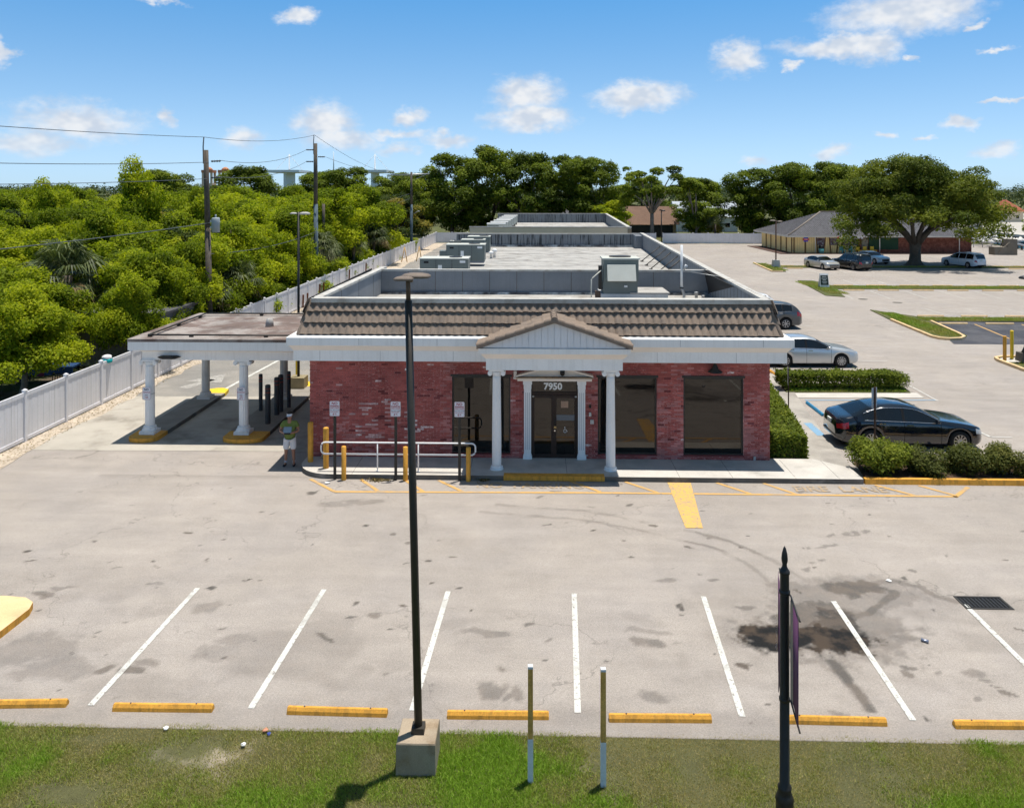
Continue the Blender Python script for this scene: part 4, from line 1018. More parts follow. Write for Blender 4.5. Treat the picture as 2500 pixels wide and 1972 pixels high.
CB(MB().lathe([(.16, 3.56), (.15, 3.72), (.12, 3.86), (.06, 3.87)], (-10.3, 31.0), 14), 'vent', mat('grey vent cap', (.34, .33, .32), .7))
b = MB(); b.grid([[(-13.0 + .42 * s * w, CY0 + .34 - .02 - d, z) for s, z in ((-1, 2.92), (-.7, 2.87), (.7, 2.87), (1, 2.92), (.62, 2.97), (-.62, 2.97))] for w, d in ((1, 0), (.9, .16), (.55, .22))], 0, True, True, True, False)
CB(b, 'soffit_lamp', black_metal)
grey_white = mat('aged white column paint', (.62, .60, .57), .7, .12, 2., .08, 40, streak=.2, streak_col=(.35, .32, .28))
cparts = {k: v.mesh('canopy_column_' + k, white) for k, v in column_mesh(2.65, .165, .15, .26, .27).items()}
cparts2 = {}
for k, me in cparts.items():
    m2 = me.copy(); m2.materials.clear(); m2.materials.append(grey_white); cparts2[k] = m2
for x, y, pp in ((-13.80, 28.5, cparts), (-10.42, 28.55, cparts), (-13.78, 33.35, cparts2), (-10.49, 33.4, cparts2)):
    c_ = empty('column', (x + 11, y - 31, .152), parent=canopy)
    for k, me in pp.items(): link(k, me, c_)
# islands
def island(name, xl_, xr_, y0, y1, label):
    t = [(xl_ + (xr_ - xl_) / 2 - (xr_ - xl_) / 2 * math.cos(a), y0 + .38 - .38 * math.sin(a)) for a in [math.pi * i / 10 for i in range(11)]]
    e_ = empty(name, (0, 0, 0), 0, label, 'kerb island')
    MB().prism(t + [(xr_, y0 + 1.05), (xl_, y0 + 1.05)], 0, .15).build('yellow_end', yellow, e_)
    MB().prism([(xl_, y0 + 1.05), (xr_, y0 + 1.05), (xr_, y1 - .9), (xl_, y1 - .9)], 0, .149, 0, 1).build('concrete_slab', [mat('island concrete', (.26, .24, .21), .9, .15, 1.2, .12, 40) if 'island concrete' not in bpy.data.materials else bpy.data.materials['island concrete'], concrete_dark], e_)
    MB().prism([(xl_, y1 - .9), (xr_, y1 - .9), (xr_ - .1, y1 - .2), (xr_ - .4, y1), (xl_ + .4, y1), (xl_ + .1, y1 - .2)], 0, .151).build('yellow_end', yellow_bright, e_)
    return e_
island('lane_island', -14.35, -13.30, 27.75, 35.1, 'narrow raised kerb island under the outer canopy columns')
island('lane_island', -11.0, -9.55, 27.75, 36.4, 'raised kerb island with dark bollards under the inner canopy columns')

# ------------------------------------------------------------------ bollards
def bollard_mesh(h, r, m_, dome=True, bands=False):
    b = MB(); prof = [(r, 0), (r, h - r * .35), (r * .94, h - r * .16), (r * .62, h), (0.001, h + r * .05)] if dome else [(r, 0), (r, h - .008), (r - .01, h), (.001, h)]
    b.lathe(prof, n=18, cap=False)
    if bands:
        for z in (h - .16, h - .30): b.lathe([(r + .002, z), (r + .006, z + .01), (r + .006, z + .03), (r + .002, z + .04)], n=18, mi=1, cap=False)
    return b.mesh('bollard', [m_, mat('faded red band', (.25, .06, .05), .7) if 'faded red band' not in bpy.data.materials else bpy.data.materials['faded red band']])
dk = mat('grey painted bollard', (.06, .062, .065), .6, .15, 2, .1, 30)
db1 = bollard_mesh(1.45, .10, dk, True, True); db2 = bollard_mesh(1.45, .075, dk, True, True)
for x, y, m_, lb in ((-9.95, 29.75, db1, 'nearest thick dark grey bollard on the canopy island'), (-10.82, 31.5, db2, 'slim dark grey bollard on the far left of the canopy island'), (-10.0, 30.95, db1, 'thick dark grey bollard second in line on the canopy island'),
                     (-9.99, 31.4, db1, 'thick dark grey bollard hidden close behind another one'), (-9.85, 32.0, db2, 'slim dark grey bollard beside the inner rear column')):
    prop(link('bollard', m_, None, (x, y, .15)), lb, 'bollard', 'dark bollards under the canopy')
yb1 = bollard_mesh(1.27, .088, yellow); yb2 = bollard_mesh(1.03, .072, yellow, False); yb3 = bollard_mesh(1.5, .085, yellow_bright)
for x, y, z, m_, lb in ((-7.18, 25.6, .15, yb1, 'yellow bollard at the brick corner next to the man'), (-6.53, 25.02, .15, yb1, 'yellow domed bollard behind the left end of the handrail'),
                        (-5.82, 24.40, 0, yb2, 'left yellow post standing before the kerb by the handrail'), (-3.93, 24.40, 0, yb2, 'middle yellow post before the kerb next to the tall pole'), (-2.01, 24.40, 0, yb2, 'chipped yellow post at the right end of the handrail'),
                        (-9.55, 36.6, 0, yb3, 'bright yellow bollard touching the shop corner behind the canopy'), (-11.05, 37.2, 0, yb3, 'bright yellow bollard behind the rear light pole footing'),
                        (24.38, 42.4, .05, yb1, 'left yellow bollard on the right lot island'), (24.95, 42.75, .05, yb3, 'right taller yellow bollard on the right lot island')):
    prop(link('bollard', m_, None, (x, y, z)), lb, 'bollard', 'yellow bollards')

# ------------------------------------------------------------------ handrail and signs
hr = empty('handrail', (-4.2, 24.78, .15), 0, 'white tubular handrail with rounded ends on the sidewalk', 'handrail')
def rr_path(x0, x1, z0, z1, r_):
    p = []
    for cx, cz, a0 in ((x1 - r_, z1 - r_, 0), (x0 + r_, z1 - r_, 90), (x0 + r_, z0 + r_, 180), (x1 - r_, z0 + r_, 270)):
        p += [(cx + r_ * math.cos(R(a0 + 18 * i)), 0, cz + r_ * math.sin(R(a0 + 18 * i))) for i in range(6)]
    return p + [p[0]]
rail_m = mat('white rail paint', (.80, .80, .80), .45, .04, 2)
MB().tube(rr_path(-2.42, 2.38, .52, .88, .13), .026, 8, cap=False).build('rail_loop', rail_m, hr)
for x in (-.66, .61):
    MB().tube([(x, 0, .0), (x, 0, .86)], .022, 8).build('post', rail_m, hr)
    MB().lathe([(.05, 0), (.05, .012)], (x, 0), 12).build('foot', rail_m, hr)
red_ink = mat('red sign ink', (.38, .035, .05), .6, flat=True); sign_face = mat('reflective sign face', (.74, .75, .80), .45, .03, 3, .02, 30); blue_ink = mat('blue black sign ink', (.06, .06, .12), .6, flat=True)
def rounded(w, h, r_):
    p = []
    for cx, cz, a0 in ((w / 2 - r_, h / 2 - r_, 0), (-w / 2 + r_, h / 2 - r_, 90), (-w / 2 + r_, -h / 2 + r_, 180), (w / 2 - r_, -h / 2 + r_, 270)):
        p += [(cx + r_ * math.cos(R(a0 + 22.5 * i)), cz + r_ * math.sin(R(a0 + 22.5 * i))) for i in range(5)]
    return p
def sign_plate(w, h, lines, parent, z, y=-.03, border=True):
    b = MB(); b.grid([[(x, yy_, z + zz_) for x, zz_ in rounded(w, h, .035)] for yy_ in (y - .004, y)], 0, True, True, True, False); p_ = b.build('plate', sign_face, parent)
    if border:
        o_ = rounded(w - .018, h - .018, .03); i_ = rounded(w - .03, h - .03, .025); b = MB()
        b.grid([[(x, y - .0055, z + zz_) for x, zz_ in o_], [(x, y - .0055, z + zz_) for x, zz_ in i_]], 0, True, sm=False); b.build('border', red_ink, parent)
    for s, sz, dz, m_ in lines: text('lettering', s, sz, (0, y - .0065, z + dz), (R(90), 0, 0), m_, parent, 0, .003 if sz > .06 else .001)
    return p_
L_FIRE = [('NO', .115, .155, red_ink), ('PARKING', .062, .075, red_ink), ('FIRE LANE', .058, .015, red_ink), ('TOW AWAY ZONE', .034, -.05, blue_ink), ('POLICE DEPT.', .040, -.10, red_ink), ('\u2194', .09, -.165, red_ink)]
for x, lb in ((-6.1, 'fire lane sign post nearest the brick corner'), (-4.23, 'fire lane sign post left of the tall light pole'), (-2.28, 'fire lane sign post in front of the left window')):
    e_ = empty('fire_lane_sign', (x, 24.42, 0), 0, lb, 'sign', 'fire lane signs on the kerb')
    b = MB(); b.extr([(-.02, 0), (.02, 0), (.02, 1.96), (-.02, 1.96)], -.028, .028, 'x'); b.box(-.042, -.028, -.012, .02, 0, 1.95); b.box(.028, .042, -.012, .02, 0, 1.95); b.build('post', bronze, e_)
    sign_plate(.31, .46, L_FIRE, e_, 2.18)
for x, y, z, last, lb in ((-13.80, 28.27, 1.62, None, 'small no parking sign strapped to the outer canopy column'), (-10.42, 28.32, 1.62, '\u2194', 'small no parking sign with arrow on the inner canopy column')):
    e_ = empty('no_parking_sign', (x, y, z), 0, lb, 'sign')
    sign_plate(.30, .45, [('NO', .10, .14, blue_ink), ('PARKING', .06, .04, red_ink), ('ANY', .06, -.06, blue_ink), ('TIME', .06, -.14, red_ink)] if not last else [('NO', .10, .14, blue_ink), ('PARKING', .06, .05, red_ink), ('ANY', .05, -.03, blue_ink), ('TIME', .05, -.09, red_ink), ('\u2194', .09, -.16, red_ink)], e_, 0)
    MB().lathe([(.172, -.06), (.172, -.04)], (0, .235), 18, cap=False).build('strap', steel, e_)

# stall signs seen from the side or behind
for x, y, h, rz, lb in ((9.45, 30.2, 2.3, R(78), 'dark thin stall sign post edge-on beside the hedge'), (11.25, 26.9, 2.35, R(38), 'stall sign on brown post showing its blank grey back')):
    e_ = empty('stall_sign', (x, y, 0), rz, lb, 'sign')
    b = MB(); b.box(-.03, .03, -.02, .02, 0, h); b.build('post', mat('brown channel post', (.07, .035, .02), .7) if 'brown channel post' not in bpy.data.materials else bpy.data.materials['brown channel post'], e_)
    b = MB(); b.grid([[(xx, yy_, h - .28 + zz_) for xx, zz_ in rounded(.32, .5, .03)] for yy_ in (.022, .028)], 0, True, True, True, False); b.build('plate', mat('blank aluminium', (.42, .47, .52), .5, metal=.2) if 'blank aluminium' not in bpy.data.materials else bpy.data.materials['blank aluminium'], e_)
    b = MB(); b.grid([[(xx, yy_, h - .62 + zz_) for xx, zz_ in rounded(.30, .14, .02)] for yy_ in (.022, .028)], 0, True, True, True, False); b.build('plate', bpy.data.materials['blank aluminium'], e_)

# ------------------------------------------------------------------ light poles
def lamp_head(b, x, y, z, w, d, h):
    """flat oval area light head"""
    rings = []
    for t, s in ((0, .93), (.15, 1.0), (.45, 1.0), (.75, .82), (1, .45)):
        rings.append([(x + s * w / 2 * math.copysign(abs(math.cos(a)) ** .6, math.cos(a)), y + s * d / 2 * math.copysign(abs(math.sin(a)) ** .6, math.sin(a)), z + h * t) for a in [2 * math.pi * i / 20 for i in range(20)]])
    b.grid(rings, 0, True, True, True, True)
lp = empty('light_pole', (-1.79, 12.36, 0), 0, 'tall dark light pole on square concrete footing at the grass edge', 'light pole')
b = MB(); b.box(-.30, .30, -.30, .30, -.05, .47, top=.985); b.grid([[(sx * s, sy * s, z) for sx, sy in ((-.296, -.296), (.296, -.296), (.296, .296), (-.296, .296))] for s, z in ((1, .47), (.97, .49))], 0, True, False, True, False); b.build('footing', concrete_block, lp)
b = MB(); b.box(-.10, .10, -.10, .10, .49, .58, top=.96); b.build('base_cover', bronze, lp)
LT = Vector((-.155, -.0, 7.0))
b = MB(); b.tube([(0, 0, .56), (LT.x * .5, 0, 3.8), (LT.x, 0, 7.12)], [.062, .060, .057], 14); b.build('shaft', bronze, lp)
b = MB(); b.tube([(LT.x, 0, 7.1), (LT.x - .006, 0, 7.5)], .036, 10); b.build('tenon', mat('rusty tenon', (.13, .085, .06), .8, .3, 8), lp)
b = MB(); lamp_head(b, LT.x + .10, .12, 7.46, .46, .34, .075); b.box(LT.x - .02, LT.x + .06, .0, .10, 7.40, 7.48); b.build('lamp_head', mat('weathered lamp housing', (.17, .135, .11), .7, .2, 4), lp)
b = MB(); lamp_head(b, LT.x - .05, -.16, 7.45, .30, .26, .06); b.build('lamp_head', bpy.data.materials['weathered lamp housing'], lp)
lp2 = empty('light_pole', (-10.45, 35.35, 0), 0, 'dark light pole on concrete footing behind the canopy', 'light pole')
MB().box(-.34, .34, -.34, .34, .0, .62, top=.98).build('footing', mat('mossy footing', (.30, .25, .15), .9, .25, 2.5), lp2)
MB().tube([(0, 0, .6), (0, 0, 7.9)], [.06, .05], 12).build('shaft', black_metal, lp2)
b = MB(); lamp_head(b, .28, 0, 7.78, .46, .36, .12); lamp_head(b, -.22, 0, 7.8, .3, .28, .08); b.box(-.2, .2, -.02, .02, 7.80, 7.85); b.build('lamp_head', mat('pale lamp housing', (.40, .39, .37), .6), lp2)
lp3 = empty('light_pole', (25.35, 42.2, .05), 0, 'short black post light on dark footing at the right photo edge', 'light pole')
MB().box(-.36, .36, -.36, .36, 0, .45, top=.9).build('footing', concrete_dark, lp3)
b = MB(); b.lathe([(.22, .45), (.20, .52), (.10, .75), (.075, .9), (.075, 4.3)], n=14); b.build('shaft', black_metal, lp3)
b = MB(); lamp_head(b, .05, 0, 4.25, .75, .5, .16); b.build('lamp_head', black_metal, lp3)
lp4 = empty('light_pole', (28.15, 94.6, .05), 0, 'rusty slim light pole on white footing in the side lot', 'light pole')
MB().box(-.42, .42, -.42, .42, 0, .8, top=.8).build('footing', mat('pale footing', (.5, .49, .46), .8), lp4)
MB().tube([(0, 0, .8), (0, 0, 5.4)], .075, 10).build('shaft', mat('rusty pole', (.07, .04, .03), .8), lp4)
b = MB(); lamp_head(b, -.35, 0, 5.3, .7, .45, .16); lamp_head(b, .45, 0, 5.2, .6, .45, .16); b.box(-.35, .45, -.04, .04, 5.3, 5.37); b.build('lamp_head', mat('dull lamp housing', (.2, .17, .14), .7), lp4)
lp5 = empty('light_pole', (21.3, 135.6, 0), 0, 'black light pole standing in the gap of the far white fence', 'light pole')
MB().tube([(0, 0, 0), (0, 0, 5.6)], .09, 8).build('shaft', black_metal, lp5)
b = MB(); lamp_head(b, .3, 0, 5.5, .7, .5, .25); lamp_head(b, -.15, 0, 5.6, .4, .4, .2); b.build('lamp_head', black_metal, lp5)

# ------------------------------------------------------------------ banner pole and stakes
bp = empty('banner_pole', (3.39, 11.0, 0), 0, 'black ornamental pole with two purple street banners', 'banner pole')
b = MB(); b.lathe([(.15, 0), (.15, .08), (.115, .16), (.115, .55), (.125, .58), (.10, .64), (.085, .70), (.092, .72), (.092, .75), (.066, .78), (.060, 3.62)], n=18, cap=False); b.build('shaft', black_metal, bp)
b = MB(); b.lathe([(.060, 3.62), (.070, 3.63), (.070, 3.66), (.056, 3.68), (.034, 3.72), (.030, 3.76), (.040, 3.79), (.043, 3.83), (.036, 3.90), (.018, 3.97), (.001, 4.0)], n=16, cap=False); b.build('finial', black_metal, bp)
for z in (3.38, 1.93): MB().lathe([(.062, z - .03), (.074, z - .02), (.074, z + .02), (.062, z + .03)], n=16, cap=False).build('collar', black_metal, bp)
purple = mat('purple banner cloth', (.105, .040, .10), .8, .06, 2, .05, 60); tan = mat('tan banner cloth', (.42, .33, .25), .8)
for sgn, m_ in ((-1, purple), (1, purple)):
    bn = empty('banner', (0, 0, 0), parent=bp)
    b = MB(); ang = R(14); rings = []
    for i in range(9):
        t = i / 8; d = .075 + .62 * t; sg = .012 * math.sin(t * 5)
        xx = -sgn * -math.sin(ang) * d * .9 + sg; yy = sgn * math.cos(ang) * d
        xx = (.062 - .085 * t + sg) if sgn < 0 else (-.060 + .19 * t + sg)
        rings.append([(xx - .003, yy, 3.34), (xx - .003, yy, 1.97), (xx + .003, yy, 1.97), (xx + .003, yy, 3.34)])
    b.grid(rings, 0, True, True, True, True); b.build('cloth', m_, bn)
    for z in (3.36, 1.95): MB().tube([(0, 0, z), (.062, -.06, z), (-.03, -.72, z)] if sgn < 0 else [(0, 0, z), (.02, .06, z), (.15, .72, z)], .012, 6).build('arm', black_metal, bn)
    if sgn > 0:
        text('lettering', '\n'.join('MIRAMAR'), .17, (-.035, .26, 2.66), (R(90), 0, R(-105)), mat('pale banner lettering', (.6, .55, .62), .7, flat=True), bn, 0, .004)
    else:
        MB().box(.048, .062 + .014, -.20, -.09, 2.0, 3.31).build('tan_stripe', tan, bn)
for x, y, lb in ((-.06, 12.0, 'left wooden stake with white painted foot in the grass'), (1.02, 11.96, 'right wooden stake with white painted foot in the grass')):
    e_ = empty('wooden_stake', (x, y, 0), R(2), lb, 'stake', 'wooden stakes in the grass')
    h = .66
    MB().box(-.04, .04, -.04, .04, -.05, h).build('painted_foot', mat('white stake paint', (.66, .68, .72), .8, .08, 4) if 'white stake paint' not in bpy.data.materials else bpy.data.materials['white stake paint'], e_)
    b = MB(); b.box(-.038, .038, -.038, .038, h, 1.70, top=.96); b.build('timber', wood_stake, e_)
    MB().box(-.037, .037, -.037, .037, 1.70, 1.735).build('painted_tip', bpy.data.materials['white stake paint'], e_)

# ================================================================== FENCES
vinyl = mat('white vinyl fence', (.76, .76, .79), .5, .07, .8, .04, 20, streak=.22, streak_col=(.55, .53, .49))
def panel_meshes(L):
    b = MB(); n = 14; w = L / n
    for i in range(n): b.box(i * w + .003, (i + 1) * w - .003, -.012 + (.004 if i % 2 else 0), .012 - (.004 if i % 2 else 0), .14, 1.62)
    inf = b.mesh('infill', vinyl)
    t = MB().box(0, L, -.03, .03, 1.60, 1.74).mesh('top_rail', vinyl)
    bt = MB().box(0, L, -.03, .03, .05, .17).mesh('bottom_rail', vinyl)
    return inf, t, bt
PL = 2.44; INF, TOPR, BOTR = panel_meshes(PL - .12)
pm = MB(); pm.box(-.06, .06, -.06, .06, 0, 1.80); pm.box(-.075, .075, -.075, .075, 1.80, 1.825); pm.grid([[(sx * .065 * s, sy * .065 * s, z) for sx, sy in ((-1, -1), (1, -1), (1, 1), (-1, 1))] for s, z in ((1, 1.825), (.25, 1.87))], 0, True, False, True, False)
POST = pm.mesh('fence_post', vinyl)
def fence(name, p0, p1, label):
    p0, p1 = Vector(p0), Vector(p1); d = p1 - p0; n = max(1, round(d.length / PL)); step = d.length / n; a = math.atan2(d.y, d.x)
    e_ = empty(name, (p0.x, p0.y, 0), a, label, 'fence')
    for i in range(n + 1):
        link('post', POST, e_, (i * step, 0, 0))
        if i < n:
            p_ = link('panel', INF, e_, (i * step + .06, 0, 0), None, ((step - .12) / (PL - .12), 1, 1))
            link('top_rail', TOPR, p_); link('bottom_rail', BOTR, p_)
    return e_
fence('vinyl_fence', (-18.02, 18.0), (-17.0, 138.2), 'long white vinyl fence running back beside the drive lane')
fence('vinyl_fence', (-16.9, 138.4), (-6.2, 138.6), 'short white fence closing the lane behind the rooftop units')
fence('vinyl_fence', (10.5, 137.2), (20.6, 137.2), 'white fence left of the gap at the back of the lot')
fence('vinyl_fence', (21.8, 137.2), (42.0, 136.6), 'white fence right of the gap at the back of the lot')
# cloths hung on the fence
teal = mat('teal cloth', (.0, .36, .40), .8); whitec = mat('white cloth', (.74, .72, .72), .85)
for y, lb in ((33.3, 'teal and white cloth bundle hung over a fence post'), (36.2, 'teal cloth on the fence behind the canopy corner')):
    e_ = empty('cloth_bundle', (-17.95, y, 1.78), .2, lb, 'cloth')
    rg = random.Random(int(y)); b = MB()
    def blobm(rx, ry, rz_, z0, m_, nm):
        b = MB(); rings = []
        for i in range(9):
            t = math.pi * i / 8; rings.append([(rx * math.sin(t) * math.cos(a) * (1 + .15 * math.sin(3 * a + i)), ry * math.sin(t) * math.sin(a) * (1 + .12 * math.sin(4 * a + 2 * i)), z0 - rz_ * math.cos(t)) for a in [2 * math.pi * j / 14 for j in range(14)]])
        b.grid(rings, 0); b.build(nm, m_, e_)
    blobm(.20, .17, .12, .06, whitec, 'white_towel'); blobm(.23, .21, .13, -.06, teal, 'teal_towel')

# ================================================================== UTILITY POLES
def insulator(b, p, d, L=.42):
    d = Vector(d).normalized(); p = Vector(p); pts, rs = [], []
    for i in range(9): pts.append(p + d * L * i / 8); rs.append(.07 if i % 2 else .03)
    b.tube(pts, rs, 8)
insul = mat('grey polymer insulator', (.10, .115, .13), .5)
def upole(name, loc, h, lean, m_low, label, r0=.19, r1=.14, split=.6, pin=True):
    e_ = empty(name, loc, 0, label, 'utility pole', 'utility poles behind the fence')
    f = lambda t: Vector((lean * t, 0, h * t))
    MB().tube([f(0), f(split)], [r0, r0 + (r1 - r0) * split], 12).build('lower_shaft', m_low, e_)
    MB().tube([f(split), f(.8), f(1)], [r0 + (r1 - r0) * split, r0 + (r1 - r0) * .8, r1], 12).build('upper_shaft', wood_pole, e_)
    if pin: MB().tube([f(.93) + Vector((-.16, 0, 0)), f(1) + Vector((-.16, 0, .2)), f(1) + Vector((-.12, 0, .75))], .035, 6).build('top_pin', insul, e_)
    return e_
pa = upole('utility_pole', (-18.75, 46, 0), 11.2, -.25, wood_pole, 'nearest wooden utility pole with a grey transformer')
pb = upole('utility_pole', (-18.6, 68, 0), 12.9, -.05, wood_pole_blue, 'tall utility pole with blue grey lower half', .22, .16)
pc = upole('utility_pole', (-17.6, 114.6, 0), 11.6, .0, wood_pole_blue, 'farthest utility pole with a long side arm', .22, .15, .6, False)
pd = upole('utility_pole', (-20.6, 78, 0), 7.6, 0, wood_pole, 'short dark wooden stub pole behind the blue grey pole', .16, .14, .5, False)
b = MB(); b.tube([(.36, -.1, 6.45), (.36, -.1, 7.25), (.36, -.1, 7.3)], [.23, .23, .20], 16); b.tube([(.36, -.1, 7.3), (.36, -.1, 7.48)], .05, 8); b.tube([(.36, -.1, 7.0), (.62, -.1, 7.05)], .03, 6); b.build('transformer', mat('grey transformer tank', (.36, .40, .42), .5), pa)
b = MB(); b.box(.05, .3, -.16, -.04, 6.7, 6.8); b.box(.05, .3, -.16, -.04, 7.05, 7.15); b.build('bracket', steel, pa)
b = MB()
for z in (10.55, 9.6): insulator(b, (.05, 0, z), (1, .1, .04), .55)
b.build('insulator', insul, pa)
b = MB()
for z, s in ((12.35, -1), (11.35, -1), (11.75, 1)): insulator(b, (s * .2, -.1, z), (s, -.1, .0), .6)
b.build('insulator', insul, pb)
b = MB(); b.tube([(-3.0, 0, 11.2), (0, 0, 11.25), (2.6, 0, 11.35)], .08, 6); b.tube([(0, 0, 10.3), (2.2, 0, 11.3)], .03, 5); b.tube([(.3, 0, 5.6), (.9, .1, 6.0), (1.2, .1, 6.0)], .04, 5); b.build('side_arm', steel, pc)
def wire(name, a, b_, sag, label, r=.016, m_=None):
    a, b_ = Vector(a), Vector(b_); n = 24
    pts = [a.lerp(b_, i / n) - Vector((0, 0, sag * 4 * (i / n) * (1 - i / n))) for i in range(n + 1)]
    return prop(MB().tube(pts, r, 5).build(name, m_ or insul), label, 'wire', 'overhead wires')
PAx, PBx, PCx = -18.75, -18.6, -17.6
wire('overhead_wire', (-26, 4, 11.6), (PAx - .35, 46, 11.95), .45, 'top overhead wire coming in from the left photo edge')
wire('overhead_wire', (-26, 4, 10.3), (PAx - .1, 46, 10.5), .55, 'middle overhead wire coming in from the left photo edge')
wire('overhead_wire', (-26, 4, 9.4), (PAx - .1, 46, 9.55), .45, 'lowest high overhead wire left of the first pole')
wire('overhead_wire', (-26, 4, 6.9), (PAx, 46, 7.0), .5, 'pale cable crossing the trees left of the first pole', .022)
wire('overhead_wire', (PAx - .35, 46, 11.95), (PBx - .15, 68, 13.6), .35, 'top overhead wire between the two nearest poles')
wire('overhead_wire', (PAx + .6, 46, 10.6), (PBx - .8, 67.9, 12.35), .5, 'upper insulated wire between the two nearest poles')
wire('overhead_wire', (PAx + .6, 46, 9.65), (PBx - .8, 67.9, 11.35), .5, 'lower insulated wire between the two nearest poles')
wire('overhead_wire', (PBx - .1, 68, 13.6), (PCx - 2.5, 114.6, 11.3), .6, 'top overhead wire behind the blue grey pole')
wire('overhead_wire', (PBx + .8, 68, 11.75), (PCx + 2.0, 114.6, 11.3), .8, 'lower overhead wire behind the blue grey pole')
wire('overhead_wire', (PAx, 46, 5.2), (PBx, 68, 5.4), .35, 'low cable between the two nearest poles in front of leaves', .02)
wire('overhead_wire', (PCx, 114.6, 8.6), (-27, 98, 5.6), .3, 'upper service drop running down from the farthest pole', .02)
wire('overhead_wire', (PCx, 114.6, 7.9), (-27, 98, 4.6), .3, 'lower service drop running down from the farthest pole', .02)

# ================================================================== BACK YARD BEHIND THE FENCE
shed = empty('block_shed', (-21.2, 40.0, 0), 0, 'dark grey block outbuilding in the shade behind the fence', 'building')
shed_m = mat('grey shed block', (.16, .155, .15), .9, .15, 2, .1, 20)
MB().box(-3.2, 2.4, 0, 4.0, 0, 2.6).build('wall', shed_m, shed)
bl = MB(); blk = MB().box(-.195, .195, -.015, .0, -.09, .09).mesh('block', shed_m)
for r_ in range(12):
    for c_ in range(13):
        link('block', blk, shed, (-3.0 + c_ * .405 + (.2 if r_ % 2 else 0), -.004 + random.uniform(-.004, .0), .12 + r_ * .2))
MB().tube([(1.3, -.08, 0), (1.3, -.08, 2.6)], .04, 8).build('downpipe', steel, shed)
MB().box(-3.4, 2.6, -.25, 4.2, 2.6, 2.72).build('roof', mat('shed felt', (.08, .08, .085), .9), shed)
tb = empty('garden_table', (-22.4, 36.6, 0), .1, 'blue covered table standing before the shaded outbuilding', 'table')
MB().box(-1.2, 1.2, -.45, .45, .70, .78).build('table_top', mat('blue tarp', (.02, .06, .16), .6), tb)
b = MB(); b.box(-1.22, 1.22, -.47, -.455, .42, .79); b.build('tarp_skirt', bpy.data.materials['blue tarp'], tb)
for sx in (-1, 1):
    for sy in (-1, 1): MB().box(sx * 1.1 - .03, sx * 1.1 + .03, sy * .38 - .03, sy * .38 + .03, 0, .7).build('leg', black_metal, tb)
b = MB(); b.grid([[(-.35 + .12 * i, y, z) for y, z in ((-.5, .35), (-.48, .8), (.2, .80), (.2, .79), (-.46, .78), (-.47, .36))] for i in range(4)], 0, True, True, True); prop(b.build('draped_cloth', mat('magenta cloth', (.22, .05, .10), .8), loc=(-22.4, 36.6, .015)), 'magenta cloth hanging over the blue table', 'cloth')
for x, y, rz, lb in ((-20.6, 34.2, .4, 'black metal garden chair nearer the fence under the trees'), (-23.4, 34.0, 2.0, 'black metal garden chair farther left under the trees')):
    e_ = empty('garden_chair', (x, y, 0), rz, lb, 'chair')
    MB().box(-.25, .25, -.25, .25, .42, .45).build('seat', black_metal, e_)
    b = MB()
    for i in range(6): b.box(-.25 + i * .095, -.22 + i * .095, .22, .25, .45, .9)
    b.box(-.25, .25, .22, .25, .86, .9); b.build('backrest', black_metal, e_)
    for sx in (-1, 1):
        for sy in (-1, 1): MB().tube([(sx * .22, sy * .22, .43), (sx * .25, sy * .25, 0)], .018, 6).build('leg', black_metal, e_)

# ================================================================== BUILDINGS BEHIND
beige = mat('beige stucco', (.72, .60, .44), .85, .06, .6, .05, 30)
hall = empty('beige_hall', (1.5, 80.5, 0), 0, 'flat roofed beige building with grey parapet behind the shop', 'building')
def HB(b, name, m_, parent=None):
    b.v = [(x - 1.5, y - 80.5, z) for x, y, z in b.v]; return b.build(name, m_, parent or hall)
HB(MB().prism([(-6.5, 80.5), (9.65, 80.5), (11.75, 130), (-6.0, 130)], 0, 3.8), 'wall', beige)
b = MB(); wall_strip(b, (-6.5, 80.5), (9.65, 80.5), .25, 3.8, 5.2); HB(b, 'front_parapet', beige)
b = MB(); wall_strip(b, (9.65, 80.75), (11.75, 130), .25, 3.8, 5.2); HB(b, 'right_parapet', para_in)
b = MB(); wall_strip(b, (-5.9, 129.7), (11.5, 129.7), .25, 3.8, 5.2); HB(b, 'rear_parapet', para_stain)
b = MB(); wall_strip(b, (-6.55, 80.45), (9.7, 80.45), .35, 5.2, 5.3); wall_strip(b, (9.6, 80.8), (11.7, 130), .36, 5.2, 5.3); wall_strip(b, (-5.95, 129.65), (11.45, 129.65), .35, 5.2, 5.3); HB(b, 'coping', coping_m)
HB(MB().face([(-6.4, 80.7, 3.81), (9.6, 80.7, 3.81), (11.6, 129.7, 3.81), (-6.0, 129.7, 3.81)]), 'roof', roof_m)
HB(MB().box(9.3, 9.62, 80.42, 80.5, 0, 5.1), 'corner_trim', mat('tan trim', (.30, .24, .17), .8))
for i in range(7):
    y = 90 + i * 5.2; x = -4.2 + i * .12
    e_ = empty('rooftop_condenser', (x, y, 3.82), 0, f'{ORD[i]} grey condenser from the front in the row on the beige building', 'air conditioner', 'condensers on the beige building')
    MB().box(-1.1, .9, 0, 1.2, .3, 1.35).build('casing', grey_metal_light, e_); MB().box(-1.15, .95, -.05, 1.25, 1.35, 1.42).build('lid', white, e_); MB().box(-1.0, .8, .1, 1.1, 0, .3).build('curb', bronze, e_)
    MB().box(-1.05, .2, -.015, 0, .4, 1.2).build('coil', grey_metal, e_)

